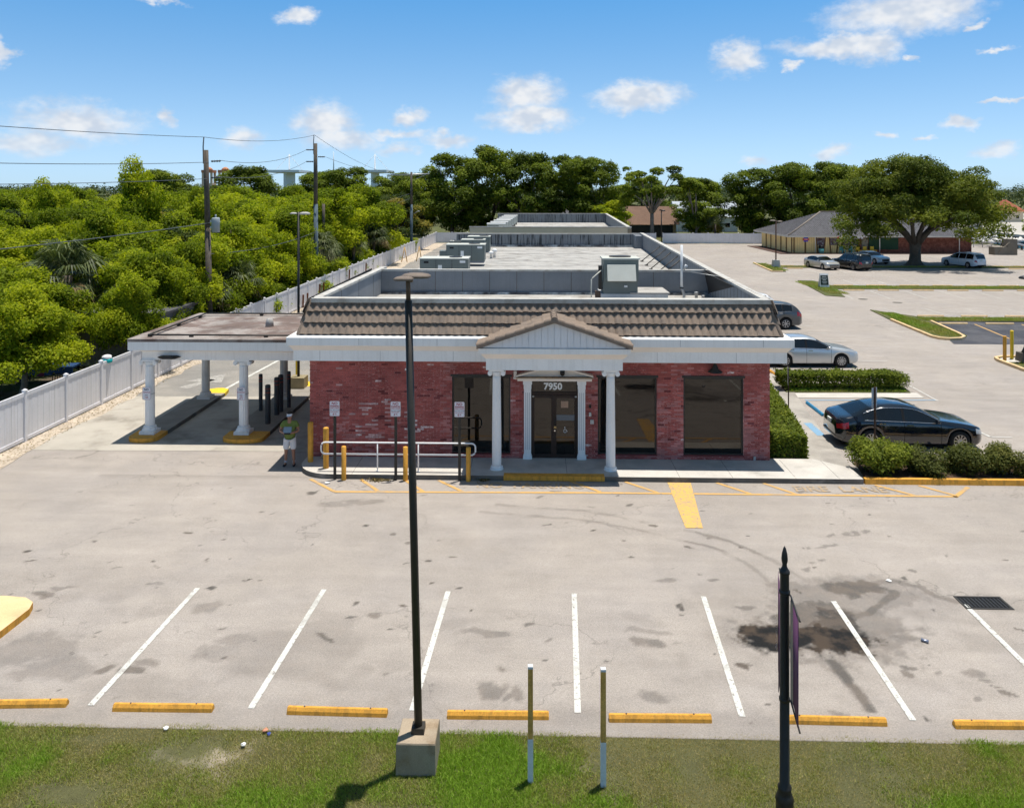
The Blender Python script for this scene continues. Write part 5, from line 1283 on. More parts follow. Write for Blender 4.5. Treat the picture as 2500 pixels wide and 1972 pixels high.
def gable_house(name, c, w, d, zw, zr, m_wall, m_roof, label, rz=0, hip=False, over=.6):
    e_ = empty(name, (c[0], c[1], 0), rz, label, 'house')
    MB().box(-w / 2, w / 2, -d / 2, d / 2, 0, zw).build('wall', m_wall, e_)
    ow, od = w / 2 + over, d / 2 + over; b = MB(); r0 = ow - (od if hip else 0)
    P = [(-ow, -od, zw - .15), (ow, -od, zw - .15), (ow, od, zw - .15), (-ow, od, zw - .15)]; A, B_ = (-r0, 0, zr), (r0, 0, zr)
    for f in ((P[0], P[1], B_, A), (P[2], P[3], A, B_), (P[1], P[2], B_), (P[3], P[0], A), (P[3], P[2], P[1], P[0])): b.face(f)
    b.build('roof', m_roof, e_)
    n = max(2, int(w / 4))
    for i in range(n):
        x = -w / 2 + (i + .5) * w / n
        wd = empty('window', (x, -d / 2, 0), parent=e_)
        MB().box(-.6, .6, -.04, .0, .9, 2.0).build('frame', white, wd); MB().box(-.52, .52, -.055, -.04, .97, 1.93).build('pane', glass_win, wd)
    return e_
shingle_brown = mat('brown shingles', (.17, .105, .075), .9, .12, .5, .2, 5); shingle_grey = mat('pale grey metal roof', (.36, .41, .47), .6, .08, .5, .05, 5)
shingle_dark = mat('dark grey shingles', (.10, .10, .11), .9, .12, .5, .2, 5); red_tile = mat('red barrel tiles', (.33, .10, .06), .85, .15, .6, .2, 4); ochre = mat('ochre stucco', (.46, .33, .18), .85)
h1 = gable_house('brown_roof_house', (19.0, 160, 0), 16.5, 9, 2.6, 5.9, ochre, shingle_brown, 'house with long brown shingle roof beyond the white fence')
b = MB(); b.grid([[(-8.2, y, 2.3), (-2.6, y, 2.3), (-5.4, y, 4.2)] for y in (-7.2, -3.0)], 0, True, True, True, False); b.build('gable_roof', shingle_brown, h1)
b = MB(); b.box(-7.6, -3.2, -6.8, -4.5, 0, 2.3); b.build('porch_wall', ochre, h1)
b = MB(); b.grid([[(-7.4, y, 2.4), (-3.4, y, 2.4), (-5.4, y, 3.7)] for y in (-7.24, -7.2)], 0, True, True, True, False); b.build('gable_panel', ochre, h1)
MB().box(-1.8, 7.6, -4.56, -4.5, .2, 2.3).build('dark_carport', black_metal, h1)  # flat black sheet on the wall, painting in a carport's shaded opening
gable_house('grey_roof_house', (38.0, 182, 0), 13, 9, 3.4, 6.6, mat('white stucco', (.62, .63, .62), .8), shingle_grey, 'white house with pale grey roof partly hidden by trees')
gable_house('dark_roof_house', (7.2, 168, 0), 11, 8, 3.0, 5.6, beige, shingle_dark, 'house with dark grey roof glimpsed between tall trees')
gable_house('red_roof_house', (-36.5, 136, 0), 15, 10, 2.9, 6.0, beige, red_tile, 'house with red tiled roof glimpsed between the trees', .15, True)
gable_house('far_red_roof_house', (138, 240, 0), 7, 6, 3.2, 6.4, beige, red_tile, 'pale house with reddish roof behind the big right tree', .1, True)

# restaurant in the side lot
rest_ = empty('restaurant', (49.5, 116, 0), R(1.0), 'low tan and brick restaurant with dark hipped tile roof', 'building')
tan_board = mat('tan vertical boards', (.88, .70, .34), .8, .08, 1, .06, 20); rbrick = mat('dark red brickwork', (.14, .05, .035), .9, .2, 1.5, .25, 12, tint=(.22, .085, .06), ts=3.)
tile_dark = mat('dark flat roof tiles', (.095, .088, .092), .8, .2, 1.5, .4, 5)
RX0, RX1, RD = -12.6, 12.7, 15.0
MB().box(RX0, -3.6, 0, RD, 0, 2.55).build('board_wall', tan_board, rest_); MB().box(-3.6, RX1, .02, RD, 0, 2.55).build('brick_wall', rbrick, rest_)
b = MB(); EZ, RG = 2.55, 5.65
P = [(RX0 - 1.0, -1.0, EZ), (RX1 + 1.0, -1.0, EZ), (RX1 + 1.0, RD + 1.0, EZ), (RX0 - 1.0, RD + 1.0, EZ)]; A, B_ = (RX0 + 6.6, RD / 2, RG), (RX1 - 6.6, RD / 2, RG)
for f in ((P[0], P[1], B_, A), (P[2], P[3], A, B_), (P[1], P[2], B_), (P[3], P[0], A)): b.face(f)
rf = b.build('roof', tile_dark, rest_)
b = MB()          # raised tile courses on the two slopes in view
for r_ in range(24):
    t = r_ / 24; t2 = t + .012
    def L_(p, q, t): return Vector(p).lerp(Vector(q), t)
    for (p, q, p2, q2) in ((P[0], A, P[1], B_), (P[3], A, P[0], A)):
        a0, b0 = L_(p, q, t), L_(p2, q2, t); a1, b1 = L_(p, q, t2), L_(p2, q2, t2); up = Vector((0, 0, .09))
        b.face([a0 + up * .2, b0 + up * .2, b0 + up, a0 + up]); b.face([a0 + up, b0 + up, b1 + up * .6, a1 + up * .6]); 
for c_ in range(100):
    s = (c_ + .5) / 100; base = Vector(P[0]).lerp(Vector(P[1]), s); x = base.x
    tt = min(1, (x - P[0][0]) / (A[0] - P[0][0]), (P[1][0] - x) / (P[1][0] - B_[0]))
    if tt <= .03: continue
    topv = Vector((x, -1 + (RD / 2 + 1) * tt, EZ + (RG - EZ) * tt))
    b.face([base + Vector((-.03, 0, .03)), base + Vector((.03, 0, .03)), topv + Vector((.03, 0, .06)), topv + Vector((-.03, 0, .06))])
prop(b.build('tile_courses', mat('tile edge', (.30, .29, .30), .8, .3, 3), rf), kind='stuff')
b = MB()
for p, q in ((P[0], A), (P[1], B_), (A, B_)): b.tube([Vector(p) + Vector((0, 0, .08)), Vector(q) + Vector((0, 0, .08))], .12, 6)
b.build('hip_ridge', mat('pale ridge mortar', (.22, .19, .16), .9), rf)
MB().grid([[(RX0 - 1.02, -1.02, z), (RX1 + 1.02, -1.02, z), (RX1 + 1.02, RD + 1, z), (RX0 - 1.02, RD + 1, z)] for z in (EZ - .22, EZ + .02)], 0, True, True, False, False).build('fascia', mat('pale fascia', (.66, .62, .56), .7), rest_)
brownb = mat('brown batten', (.13, .065, .03), .8)
poster = mat('food poster print', (.10, .05, .06), .5, .5, 4., .5, 12, tint=(.20, .22, .26), ts=5., tl=.5)
for i, x in enumerate((-9.2, -7.2, -5.2)):
    pass
for x in (-8.7, -6.85, -5.05, -3.95):
    w_ = empty('window', (x, 0, 0), parent=rest_)
    b = MB(); b.grid([[(-.58, y, 2.2), (.58, y, 2.2), (.48, y, 1.15), (-.48, y, 1.15)] for y in (-.05, -.01)], 0, True, True, True, False); b.build('poster', poster, w_)
    for s in (-1, 1):
        b = MB(); b.grid([[(s * .60, y, 2.3), (s * .72, y, 2.3), (s * .46, y, .0), (s * .34, y, .0)] for y in (-.10, -.01)], 0, True, True, True, False); b.build('slanted_batten', brownb, w_)
for x in (-12.5, -10.9): MB().box(x - .07, x + .07, -.1, 0, 0, 2.35).build('batten', brownb, rest_)
for i in range(6): MB().box(RX0 - .1, RX0, .4 + i * 2.4, .56 + i * 2.4, 0, 2.35).build('batten', brownb, rest_)
for i in range(36): MB().box(RX0 + .25 * i + .1, RX0 + .25 * i + .115, -.012, 0, 0, 2.5).build('board_joint', brownb, rest_)
MB().box(4.3 - 6.2, 4.3 - 2.0, -.06, 0, .55, 2.3).build('green_panel', mat('dark green panel', (.012, .05, .025), .7), rest_)
MB().box(-2.9, -2.0, -.05, .0, 0, 2.2).build('door', mat('poster covered door', (.20, .19, .15), .7, .4, 4, .4, 10), rest_)
for x in (-9.75, -.65, 10.6): MB().tube([(x, -.95, 2.4), (x + .15, -.4, 2.3), (x + .15, -.4, .1)], .06, 6).build('downpipe', white, rest_)
MB().box(RX0 - 2.3, RX1 + .3, -1.6, RD, -.02, .08).build('porch_slab', mat('brown porch slab', (.10, .06, .05), .9), rest_)
MB().box(-11.3, -10.4, -.16, -.1, 1.85, 2.12).build('open_sign_board', mat('red sign board', (.55, .02, .03), .5, flat=True), rest_)
for z in (1.76, 2.21): MB().box(-11.15, -10.55, -.15, -.1, z - .1, z + .1).build('open_sign_cap', mat('blue sign board', (.04, .08, .6), .5, flat=True) if 'blue sign board' not in bpy.data.materials else bpy.data.materials['blue sign board'], rest_)
text('lettering', 'OPEN', .26, (-10.85, -.17, 1.98), (R(90), 0, 0), mat('pale sign letters', (.8, .6, .7), .5, flat=True), rest_, 0, .005)
for s, x, c in (('&', -4.55, (.75, .75, .8)), ('Lounge', -3.75, (.75, .72, .8))): text('lettering', s, .42, (x, -.99 - .06, 2.28), (R(90), 0, 0), mat('sign letter ' + s, c, .5, flat=True), rest_, .02, .01)
for i, c in enumerate(((.5, .05, .05), (.75, .75, .75), (.45, .4, .2), (.75, .75, .78), (.03, .3, .35), (.6, .6, .65), (.05, .2, .5))): MB().lathe([(.12, 0), (.15, .03), (.12, .06)], (0, 0), 10).build('sign_shape', mat('sign colour', c, .5, flat=True), rest_, loc=(-6.6 + i * .28, -1.04, 2.28), rot=(R(90), 0, 0))
# things in front of the restaurant
def far_chair(x, y, m_, lb, cat='chair'):
    e_ = empty('patio_chair', (x, y, .08), .3, lb, cat)
    MB().box(-.3, .3, -.3, .3, .4, .46).build('seat', m_, e_); MB().box(-.3, .3, .25, .3, .46, .95).build('backrest', m_, e_)
    for sx in (-1, 1):
        for sy in (-1, 1): MB().box(sx * .27 - .03, sx * .27 + .03, sy * .27 - .03, sy * .27 + .03, 0, .4).build('leg', m_, e_)
pt = mat('teal patio paint', (.10, .34, .34), .6); py_ = mat('yellow patio paint', (.55, .38, .03), .6)
for x, m_, lb in ((43.6, pt, 'leftmost teal patio chair before the restaurant'), (44.9, pt, 'right teal patio chair before the restaurant'), (45.9, py_, 'left yellow patio chair before the restaurant'), (46.9, py_, 'middle yellow patio chair before the restaurant'), (47.9, py_, 'right yellow patio chair near the brick'),):
    far_chair(x, 115.1, m_, lb)
e_ = empty('trash_bin', (40.6, 115.0, .08), 0, 'grey green bin with black liner outside the restaurant', 'bin'); MB().lathe([(.34, 0), (.38, .7)], n=12).build('bin_body', pt, e_); MB().lathe([(.40, .7), (.42, .85), (.36, 1.1), (.1, 1.15)], n=12).build('liner', black_plastic, e_)
e_ = empty('timber_enclosure', (65.5, 113.5, 0), 0, 'weathered timber bin enclosure beside the restaurant', 'enclosure')
MB().box(-1.6, .2, 0, 1.5, 0, 1.1).build('low_box', mat('grey timber', (.22, .19, .15), .9), e_); MB().box(.2, 1.5, 0, 1.5, 0, 2.2).build('tall_panel', bpy.data.materials['grey timber'], e_); MB().tube([(-1.2, -.05, .3), (.4, -.05, 1.8)], .06, 5).build('brace', bpy.data.materials['grey timber'], e_)
for i in range(6): MB().box(.25 + i * .21, .43 + i * .21, -.03, 0, 0, 2.2).build('plank', bpy.data.materials['grey timber'], e_)
e_ = empty('board_sign', (26.55, 74.6, .05), -.05, 'small black standing sign board with white rim on the grass tip', 'sign')
for s in (-1, 1):
    b = MB(); b.grid([[(x, s * .30 * (1 - z / 1.35) + dy_, z) for x, z in ((-.42, 0), (.42, 0), (.38, 1.25), (-.38, 1.25))] for dy_ in (-.02, .02)], 0, True, True, True, False); b.build('leaf', white, e_)
b = MB(); b.grid([[(x, -.335 * (1 - z / 1.35) + dy_, z) for x, z in ((-.35, .22), (.35, .22), (.33, 1.08), (-.33, 1.08))] for dy_ in (-.03, .0)], 0, True, True, True, False); b.build('chalk_panel', mat('chalkboard', (.015, .03, .025), .7), e_)
for z, w_ in ((.95, .4), (.80, .5), (.66, .3), (.52, .45), (.38, .35)): 
    MB().box(-w_ / 2, w_ / 2, -.335 * (1 - z / 1.35) - .038, -.335 * (1 - z / 1.35) - .03, z - .025, z + .025).build('chalk_stroke', white, e_)

# ================================================================== FAR ROAD, CANAL, SKYLINE
prop(MB().face([(92, 150, .01), (106, 190, .01), (112, 215, .01), (150, 330, .01), (260, 330, .01), (230, 150, .01)]).build('road', mat('pale road concrete', (.42, .40, .36), .9, .06, .1, .05, 2)), kind='structure')
prop(MB().face([(71, 100, .02), (130, 100, .02), (130, 144, .02), (78, 141, .02)]).build('canal_water', mat('canal water', (.02, .11, .19), .25, .1, .3, .1, 2, bump=.2, bs=1.)), kind='structure')
b = MB(); wall_strip(b, (92, 172), (104, 190), .4, 0, 1.5); wall_strip(b, (86, 150), (92, 172), .4, 0, 1.3); prop(b.build('barrier_wall', mat('grey barrier concrete', (.24, .24, .25), .9)), 'grey concrete barrier wall along the far road', 'barrier')
rg = np.random.RandomState(3); V_, F_ = [], []
for i in range(420):
    cx, cy = rg.uniform(70, 86), rg.uniform(126, 160); 
    if cx < 70 + (cy - 126) * .2 or cx > 78 + (cy - 126) * .35: continue
    s = rg.uniform(.3, .8); k = len(V_); pts_ = np.array([(1, 0, 0), (-1, 0, 0), (0, 1, 0), (0, -1, 0), (0, 0, 1), (0, 0, -.4)]) * s * rg.uniform(.6, 1.2, (6, 3)) + (cx, cy, .3 + .9 * (1 - abs(cx - 77 - (cy - 140) * .25) / 8))
    V_ += pts_.tolist()
    for a, b2, c in ((0, 2, 4), (2, 1, 4), (1, 3, 4), (3, 0, 4), (2, 0, 5), (1, 2, 5), (3, 1, 5), (0, 3, 5)): F_ += [k + a, k + b2, k + c]
prop(link('riprap_stones', fast_mesh('riprap_stones', V_, 3, F_, mat('white riprap stone', (.55, .54, .52), .9, .15, 1.))), 'white stone riprap bank by the canal', kind='stuff')
gr = empty('guard_rail', (73.0, 121.5, 0), 0, 'grey steel guard rail along the canal edge', 'guard rail')
MB().tube([(-.5, -3, .75), (0, 0, .75), (6.7, 22.4, .75)], .16, 6).build('rail', steel, gr)
for i in range(10): MB().box(.02 + .67 * i - .1, .02 + .67 * i + .1, 2.24 * i - .1, 2.24 * i + .1, 0, .8).build('post', bronze, gr)
br = empty('culvert_bridge', (88, 137, 0), 0, 'low pale bridge slab over the canal at the right edge', 'bridge')
MB().box(-8, 22, -4, 6, 1.3, 1.7).build('deck', mat('bridge deck', (.45, .43, .39), .9), br); MB().box(-7.5, 22, -3, 5, .2, 1.3).build('beam', concrete_dark, br)
e_ = empty('road_sign', (101, 178, 0), 0, 'grey back of a square road sign by the far road', 'sign'); MB().box(-.9, .9, -.05, .05, 2.6, 4.2).build('plate', steel, e_); MB().box(-.06, .06, -.06, .06, 0, 2.6).build('post', steel, e_)
e_ = empty('chain_fence', (66, 128, 0), .2, 'short chain link fence beside the restaurant', 'fence')
for i in range(6): MB().tube([(i * 1.6, 0, 0), (i * 1.6, 0, 1.7)], .05, 6).build('post', steel, e_)
for z in (.3, 1.0, 1.65): MB().tube([(0, 0, z), (8, 0, z)], .03, 5).build('rail', steel, e_)
# street light arm over the big tree
e_ = empty('street_lamp', (88, 140, 0), 0, 'curved street lamp rising behind the big right tree', 'street lamp')
MB().tube([(0, 0, 0), (0, 0, 12.4), (.8, 0, 13.6), (3.2, 0, 14.0)], .09, 8).build('mast', steel, e_); MB().box(3.0, 3.9, -.15, .15, 13.9, 14.1).build('luminaire', steel, e_)
e_ = empty('distant_pole', (70, 200, 0), 0, 'distant timber utility pole left of the big right tree', 'utility pole'); MB().tube([(0, 0, 0), (0, 0, 13.5)], .25, 6).build('shaft', wood_pole, e_); MB().box(-1, 1, -.1, .1, 13.0, 13.2).build('cross_arm', wood_pole, e_)
# stadium and church on the skyline
haze_white = mat('hazy white steel', (.70, .74, .78), .8, .02)
stad = empty('stadium', (-461, 1500, 0), 0, 'distant white stadium roof with cable masts on the skyline', 'stadium')
for x0, w0, w1 in ((0, -32, 30), (162, -18, 29)):
    MB().box(x0 + w0, x0 + w1, -40, 40, 44, 48.5).build('roof_wing', haze_white, stad)
    MB().tube([(x0, 0, 0), (x0, 0, 79)], [2.2, 1.0], 8).build('mast', haze_white, stad)
    MB().box(x0 - 1.5, x0 + 2.5, -30, 30, 0, 44).build('stand', mat('hazy blue grey', (.66, .72, .76), .8) if 'hazy blue grey' not in bpy.data.materials else bpy.data.materials['hazy blue grey'], stad)
    for dx_ in (-26, 26): MB().tube([(x0, 0, 78), (x0 + dx_, 0, 48)], .4, 5).build('stay_cable', haze_white, stad)
MB().tube([(84, 0, 40), (84, 0, 84)], [1.4, .5], 6).build('mast', haze_white, stad)
ch = empty('church', (-236, 600, 0), 0, 'twin orange and cream church towers on the skyline', 'church')
orange = mat('orange stucco', (.50, .22, .12), .8); creamw = mat('cream stucco', (.60, .48, .36), .8)
for x in (-9.5, 3):
    t = empty('tower', (x, 0, 0), parent=ch)
    MB().box(-4, 4, -4, 4, 0, 15).build('shaft', creamw, t)
    for sx in (-1, 1):
        for sy in (-1, 1): MB().box(sx * 3.2 - .7, sx * 3.2 + .7, sy * 3.2 - .7, sy * 3.2 + .7, 15, 23).build('belfry_pillar', creamw, t)
    MB().box(-4.2, 4.2, -4.2, 4.2, 23, 25).build('entablature', orange, t); MB().lathe([(3.0, 25), (2.4, 26.2), (1.2, 27.0), (.2, 27.3)], n=10).build('dome', orange, t)
MB().box(-12, 8, 4, 30, 0, 12).build('nave', creamw, ch)

# ================================================================== VEHICLES
def paint(name, col, metal=.0, rough=.25, coat=.8):
    return mat(name, col, rough, .03, 1., .02, 40, metal=metal, spec=.5, coat=coat)
car_glass = glass_mat('car glass', (.004, .005, .006), .07, (.75, .85, .9))
head_glass = mat('headlight glass', (.45, .47, .48), .15, .05, 5, .05, 30, spec=.8); tail_glass = mat('tail light glass', (.35, .012, .02), .2, .05, 5, .05, 30, spec=.7)
rim_m = mat('alloy rim', (.48, .48, .49), .3, .04, 5, .03, 30, metal=.8); plate_m = mat('number plate', (.62, .66, .64), .6); arch_m = mat('wheel well', (.008, .008, .008), .9)
def wheel_meshes(r_, w_, spokes):
    b = MB(); prof = [(r_ * .66, -w_ / 2), (r_ * .93, -w_ / 2), (r_, -w_ / 2 + .03), (r_, w_ / 2 - .03), (r_ * .93, w_ / 2), (r_ * .66, w_ / 2)]
    b.grid([[(rr * math.cos(a), y, rr * math.sin(a)) for a in [2 * math.pi * i / 24 for i in range(24)]] for rr, y in prof], 0); tyre = b.mesh('tyre', dark_rubber)
    b = MB(); b.grid([[(rr * math.cos(a), y, rr * math.sin(a)) for a in [2 * math.pi * i / 24 for i in range(24)]] for rr, y in ((r_ * .60, -w_ * .44), (r_ * .68, -w_ * .46), (r_ * .68, -w_ * .40), (r_ * .60, -w_ * .34))], 0)
    for i in range(spokes):
        a = 2 * math.pi * i / spokes; c_, s_ = math.cos(a), math.sin(a); hw = r_ * .055
        rings = []
        for rr, ww in ((r_ * .10, hw * .9), (r_ * .64, hw * 1.25)):
            rings.append([(rr * c_ - ww * s_, -w_ * .47, rr * s_ + ww * c_), (rr * c_ + ww * s_, -w_ * .47, rr * s_ - ww * c_), (rr * c_ + ww * s_, -w_ * .36, rr * s_ - ww * c_), (rr * c_ - ww * s_, -w_ * .36, rr * s_ + ww * c_)])
        b.grid(rings, 0, True, True, True, False)
    b.grid([[(rr * math.cos(a), y, rr * math.sin(a)) for a in [2 * math.pi * i / 14 for i in range(14)]] for rr, y in ((.001, -w_ * .49), (r_ * .13, -w_ * .48), (r_ * .15, -w_ * .36))], 0)
    b.grid([[(rr * math.cos(a), y, rr * math.sin(a)) for a in [2 * math.pi * i / 20 for i in range(20)]] for rr, y in ((.001, -w_ * .2), (r_ * .66, -w_ * .2))], 1)
    rim = b.mesh('rim', [rim_m, arch_m]); return tyre, rim
def smooth(a, k=2):
    for _ in range(k): a = np.concatenate([a[:1], (a[:-2] + 2 * a[1:-1] + a[2:]) / 4, a[-1:]])
    return a
def car(name, label, loc, rz, sp, pm):
    e_ = empty(name, loc, rz, label, 'car', 'parked cars'); L, W = sp['L'], sp['W']; xf, xr_, rw = sp['xf'], sp['xr'], sp['rw']
    n = 120; X = L / 2 - L * (1 - np.cos(np.linspace(0, math.pi, n))) / 2 * 1.0
    X = np.sort(np.unique(np.concatenate([np.linspace(L / 2, -L / 2, n), [L / 2 - .01, L / 2 - .03, -L / 2 + .01, -L / 2 + .03]])))[::-1]
    pi_ = lambda key: smooth(np.interp(-X, [-p[0] for p in sp[key]], [p[1] for p in sp[key]]), sp.get('sm', 4))
    top, belt = pi_('top'), pi_('belt')
    u = np.abs(X) / (L / 2); wid = W / 2 * (1 - .05 * u ** 2 - .30 * np.clip((u - .86) / .14, 0, 1) ** 2.2)
    Ra = rw + .05; zb = np.full(len(X), sp.get('sill', .20)) + .10 * np.clip((u - .88) / .12, 0, 1)
    for xa in (xf, xr_):
        d = np.abs(X - xa); m_ = d < Ra; zb[m_] = np.maximum(zb[m_], rw + np.sqrt(Ra ** 2 - d[m_] ** 2))
    belt = np.minimum(belt, top - .012); gg = np.clip(top - belt, 0, 9)
    wr = wid * (.955 - (.955 - sp.get('tumble', .74)) * np.clip(gg / .45, 0, 1))
    sec = []
    for i in range(len(X)):
        w, b0, t0, z0, g0, r0 = wid[i], belt[i], top[i], zb[i], gg[i], wr[i]
        hh = b0 - z0
        half = [(w * .94, z0), (w * .985, z0 + .10 * hh), (w * 1.0, z0 + .38 * hh), (w * .995, z0 + .70 * hh), (w * .975, z0 + .92 * hh), (w * .955, b0), (w * .945, b0 + .02 * min(1, g0 * 5)), (r0, b0 + g0 * .84), (r0 * .90, b0 + g0 * .945), (r0 * .55, b0 + g0 * .99), (0, t0)]
        sec.append(half)
    S = np.array(sec)           # stations x points x (y, z)
    np_ = S.shape[1]
    mats = {'body': [], 'window': {}, 'windshield': [], 'rear_window': [], 'headlight': {1: [], -1: []}, 'tail_light': {1: [], -1: []}, 'trim': []}
    def inr(x, r_): return r_ and min(r_) < x < max(r_)
    for i in range(len(X) - 1):
        xm = (X[i] + X[i + 1]) / 2
        for j in range(np_ - 1):
            for s in (1, -1):
                q = [(X[i], s * S[i, j, 0], S[i, j, 1]), (X[i + 1], s * S[i + 1, j, 0], S[i + 1, j, 1]), (X[i + 1], s * S[i + 1, j + 1, 0], S[i + 1, j + 1, 1]), (X[i], s * S[i, j + 1, 0], S[i, j + 1, 1])]
                if s < 0: q = q[::-1]
                if j == 6 and gg[i] > .10 and any(inr(xm, w_) for w_ in sp['win']): mats['window'].setdefault((s, [inr(xm, w_) for w_ in sp['win']].index(True)), []).append(q)
                elif j >= 7 and inr(xm, sp['ws']): mats['windshield'].append(q)
                elif j >= 7 and inr(xm, sp['rg']): mats['rear_window'].append(q)
                elif j in sp.get('hl_j', (3, 4)) and inr(xm, sp['hl']): mats['headlight'][s].append(q)
                elif j in sp.get('tl_j', (3, 4)) and inr(xm, sp['tl']): mats['tail_light'][s].append(q)
                else: mats['body'].append(q)
    def emit(nm, quads, m_):
        if not quads: return None
        b = MB()
        vd = {}
        for q in quads:
            ids = []
            for p in q:
                k = (round(p[0], 4), round(p[1], 4), round(p[2], 4))
                if k not in vd: vd[k] = len(b.v); b.v.append(p)
                ids.append(vd[k])
            ids = list(dict.fromkeys(ids))
            if len(ids) >= 3: b.f.append(tuple(ids)); b.mi.append(0); b.sm.append(True)
        return b.build(nm, m_, e_)
    caps = []
    for i in (0, len(X) - 1):
        pts = [(X[i], S[i, j, 0], S[i, j, 1]) for j in range(np_)] + [(X[i], -S[i, j, 0], S[i, j, 1]) for j in range(np_ - 2, -1, -1)]
        caps.append(pts)
    body = emit('body', mats['body'] + caps, pm)
    [emit('side_window', q_, car_glass) for q_ in mats['window'].values()]; emit('windshield', mats['windshield'], car_glass); emit('rear_window', mats['rear_window'], car_glass)
    for s in (1, -1): emit('headlight', mats['headlight'][s], head_glass); emit('tail_light', mats['tail_light'][s], tail_glass)
    at = lambda x, j, s, off=.0: (x, s * (np.interp(-x, -X, S[:, j, 0]) + off), np.interp(-x, -X, S[:, j, 1]))
    for s in (1, -1):
        b = MB()
        for xd in sp['doors']:
            for j in range(0, 6):
                p0, p1 = at(xd, j, s, .002), at(xd, j + 1, s, .002); b.face([(xd - .007, *p0[1:]), (xd + .007, *p0[1:]), (xd + .007, *p1[1:]), (xd - .007, *p1[1:])])
        b.build('door_gap', arch_m, e_)
        for xd in sp['handles']:
            p = at(xd, 4, s); MB().box(xd - .11, xd + .11, p[1] - .012, p[1] + .02 * s + .006, p[2] - .045, p[2] - .015).build('door_handle', sp.get('trim', chrome), e_)
        xm = sp['mirror']; p = at(xm, 5, s); b = MB()
        b.grid([[(xm + .09 * k + .02 * math.cos(a), p[1] + s * (.11 + .10 * math.sin(a)), p[2] + .10 + .07 * math.cos(a)) for a in [2 * math.pi * i / 10 for i in range(10)]] for k in (-.5, .2, .6)], 0, True, True, True); b.box(xm - .02, xm + .03, min(p[1], p[1] + s * .1), max(p[1], p[1] + s * .1), p[2] + .02, p[2] + .07); b.build('wing_mirror', pm, e_)
        xa, xb = max(max(w_) for w_ in sp['win']), min(min(w_) for w_ in sp['win'])
        b = MB(); xs_ = np.linspace(xa - .02, xb + .02, 22); b.tube([at(x, 6, s, .004) for x in xs_], .011, 5); b.tube([at(x, 7, s, .004) for x in xs_], .010, 5); b.build('window_trim', sp.get('trim', chrome), e_)
        b = MB()
        for x0, x1 in sp.get('pillars', ()):
            for jj in (6,):
                p0, p1, p2, p3 = at(x0, 6, s, .003), at(x1, 6, s, .003), at(x1, 7, s, .003), at(x0, 7, s, .003); b.face([p0, p1, p2, p3])
        if b.f: b.build('pillar', black_plastic, e_)
    b = MB(); b.box(xr_ - .6, xf + .6, -W / 2 + .17, W / 2 - .17, .17, .62); b.build('underbody', arch_m, e_)
    ty, ri = sp['wheels']
    for xa in (xf, xr_):
        for s in (1, -1):
            w_ = empty('wheel', (xa, s * (W / 2 - .125), rw), 0 if s < 0 else math.pi, parent=e_); link('tyre', ty, w_); link('rim', ri, w_)
    zg = sp.get('grille_z', (.36, .62)); gw = sp.get('grille_w', .42)
    xn = L / 2
    b = MB(); b.grid([[(xn + d, y * k, z) for y, z in ((-gw, zg[1]), (gw, zg[1]), (gw * .86, zg[0]), (-gw * .86, zg[0]))] for d, k in ((-.10, 1), (.012, .97))], 0, True, False, True, False); b.build('grille', black_plastic, e_)
    for k in range(3): MB().box(xn + .013, xn + .022, -gw * .9, gw * .9, zg[0] + .05 + k * .075, zg[0] + .065 + k * .075).build('grille_bar', chrome, e_)
    pz = sp.get('plate_z', .78); MB().box(-L / 2 - .02, -L / 2 + .03, -.16, .16, pz - .075, pz + .075).build('number_plate', plate_m, e_)
    MB().box(-L / 2 - .012, -L / 2 + .05, -.60, .60, .36, .42).build('bumper_insert', black_plastic, e_)
    if sp.get('rails'):
        for s in (1, -1): MB().tube([at(x, 8, s) [:2] + (at(x, 8, s)[2] + .05,) for x in np.linspace(sp['rails'][0], sp['rails'][1], 8)], .018, 5).build('roof_rail', sp.get('trim', chrome), e_)
    return e_
WH1 = wheel_meshes(.335, .22, 10); WH2 = wheel_meshes(.37, .24, 7); WH3 = wheel_meshes(.33, .21, 9)
SEDAN = dict(L=4.92, W=1.86, xf=1.60, xr=-1.34, rw=.335, wheels=WH1, sill=.21, tumble=.70,
    top=[(2.46, .60), (2.42, .70), (2.25, .80), (1.8, .89), (1.3, .955), (1.02, .99), (.62, 1.21), (.28, 1.38), (-.05, 1.445), (-.45, 1.462), (-.85, 1.44), (-1.25, 1.36), (-1.65, 1.20), (-1.95, 1.085), (-2.2, 1.045), (-2.38, 1.0), (-2.44, .86), (-2.46, .70)],
    belt=[(2.46, .56), (2.3, .72), (1.8, .82), (1.0, .90), (0, .935), (-1.2, .965), (-1.9, .965), (-2.46, .80)], win=[(.92, .06 - .28), (-.28, -1.12), (-1.16, -1.58)], ws=(.30, 1.03), rg=(-1.28, -1.93), hl=(2.12, 2.42), tl=(-2.10, -2.44), doors=(.98, -.25, -1.18), handles=(-.05, -.98), mirror=.82, pillars=((-.20, -.29), (-1.12, -1.17)))
car('black_sedan', 'glossy black sedan parked beside the brick end wall', (12.86, 28.62, .004), R(-1.5), SEDAN, paint('black car paint', (.004, .008, .016), 0, .12, 1.0))
P2 = dict(SEDAN, L=4.87, W=1.83, xf=1.49, xr=-1.31, wheels=WH1, tumble=.74)
P2['top'] = [(x * .99, z + .02) for x, z in SEDAN['top']]
car('silver_sedan', 'silver sedan nosing out behind the shop corner and hedge', (13.85, 41.5, .004), R(0.5), P2, paint('silver car paint', (.52, .55, .57), .55, .3))
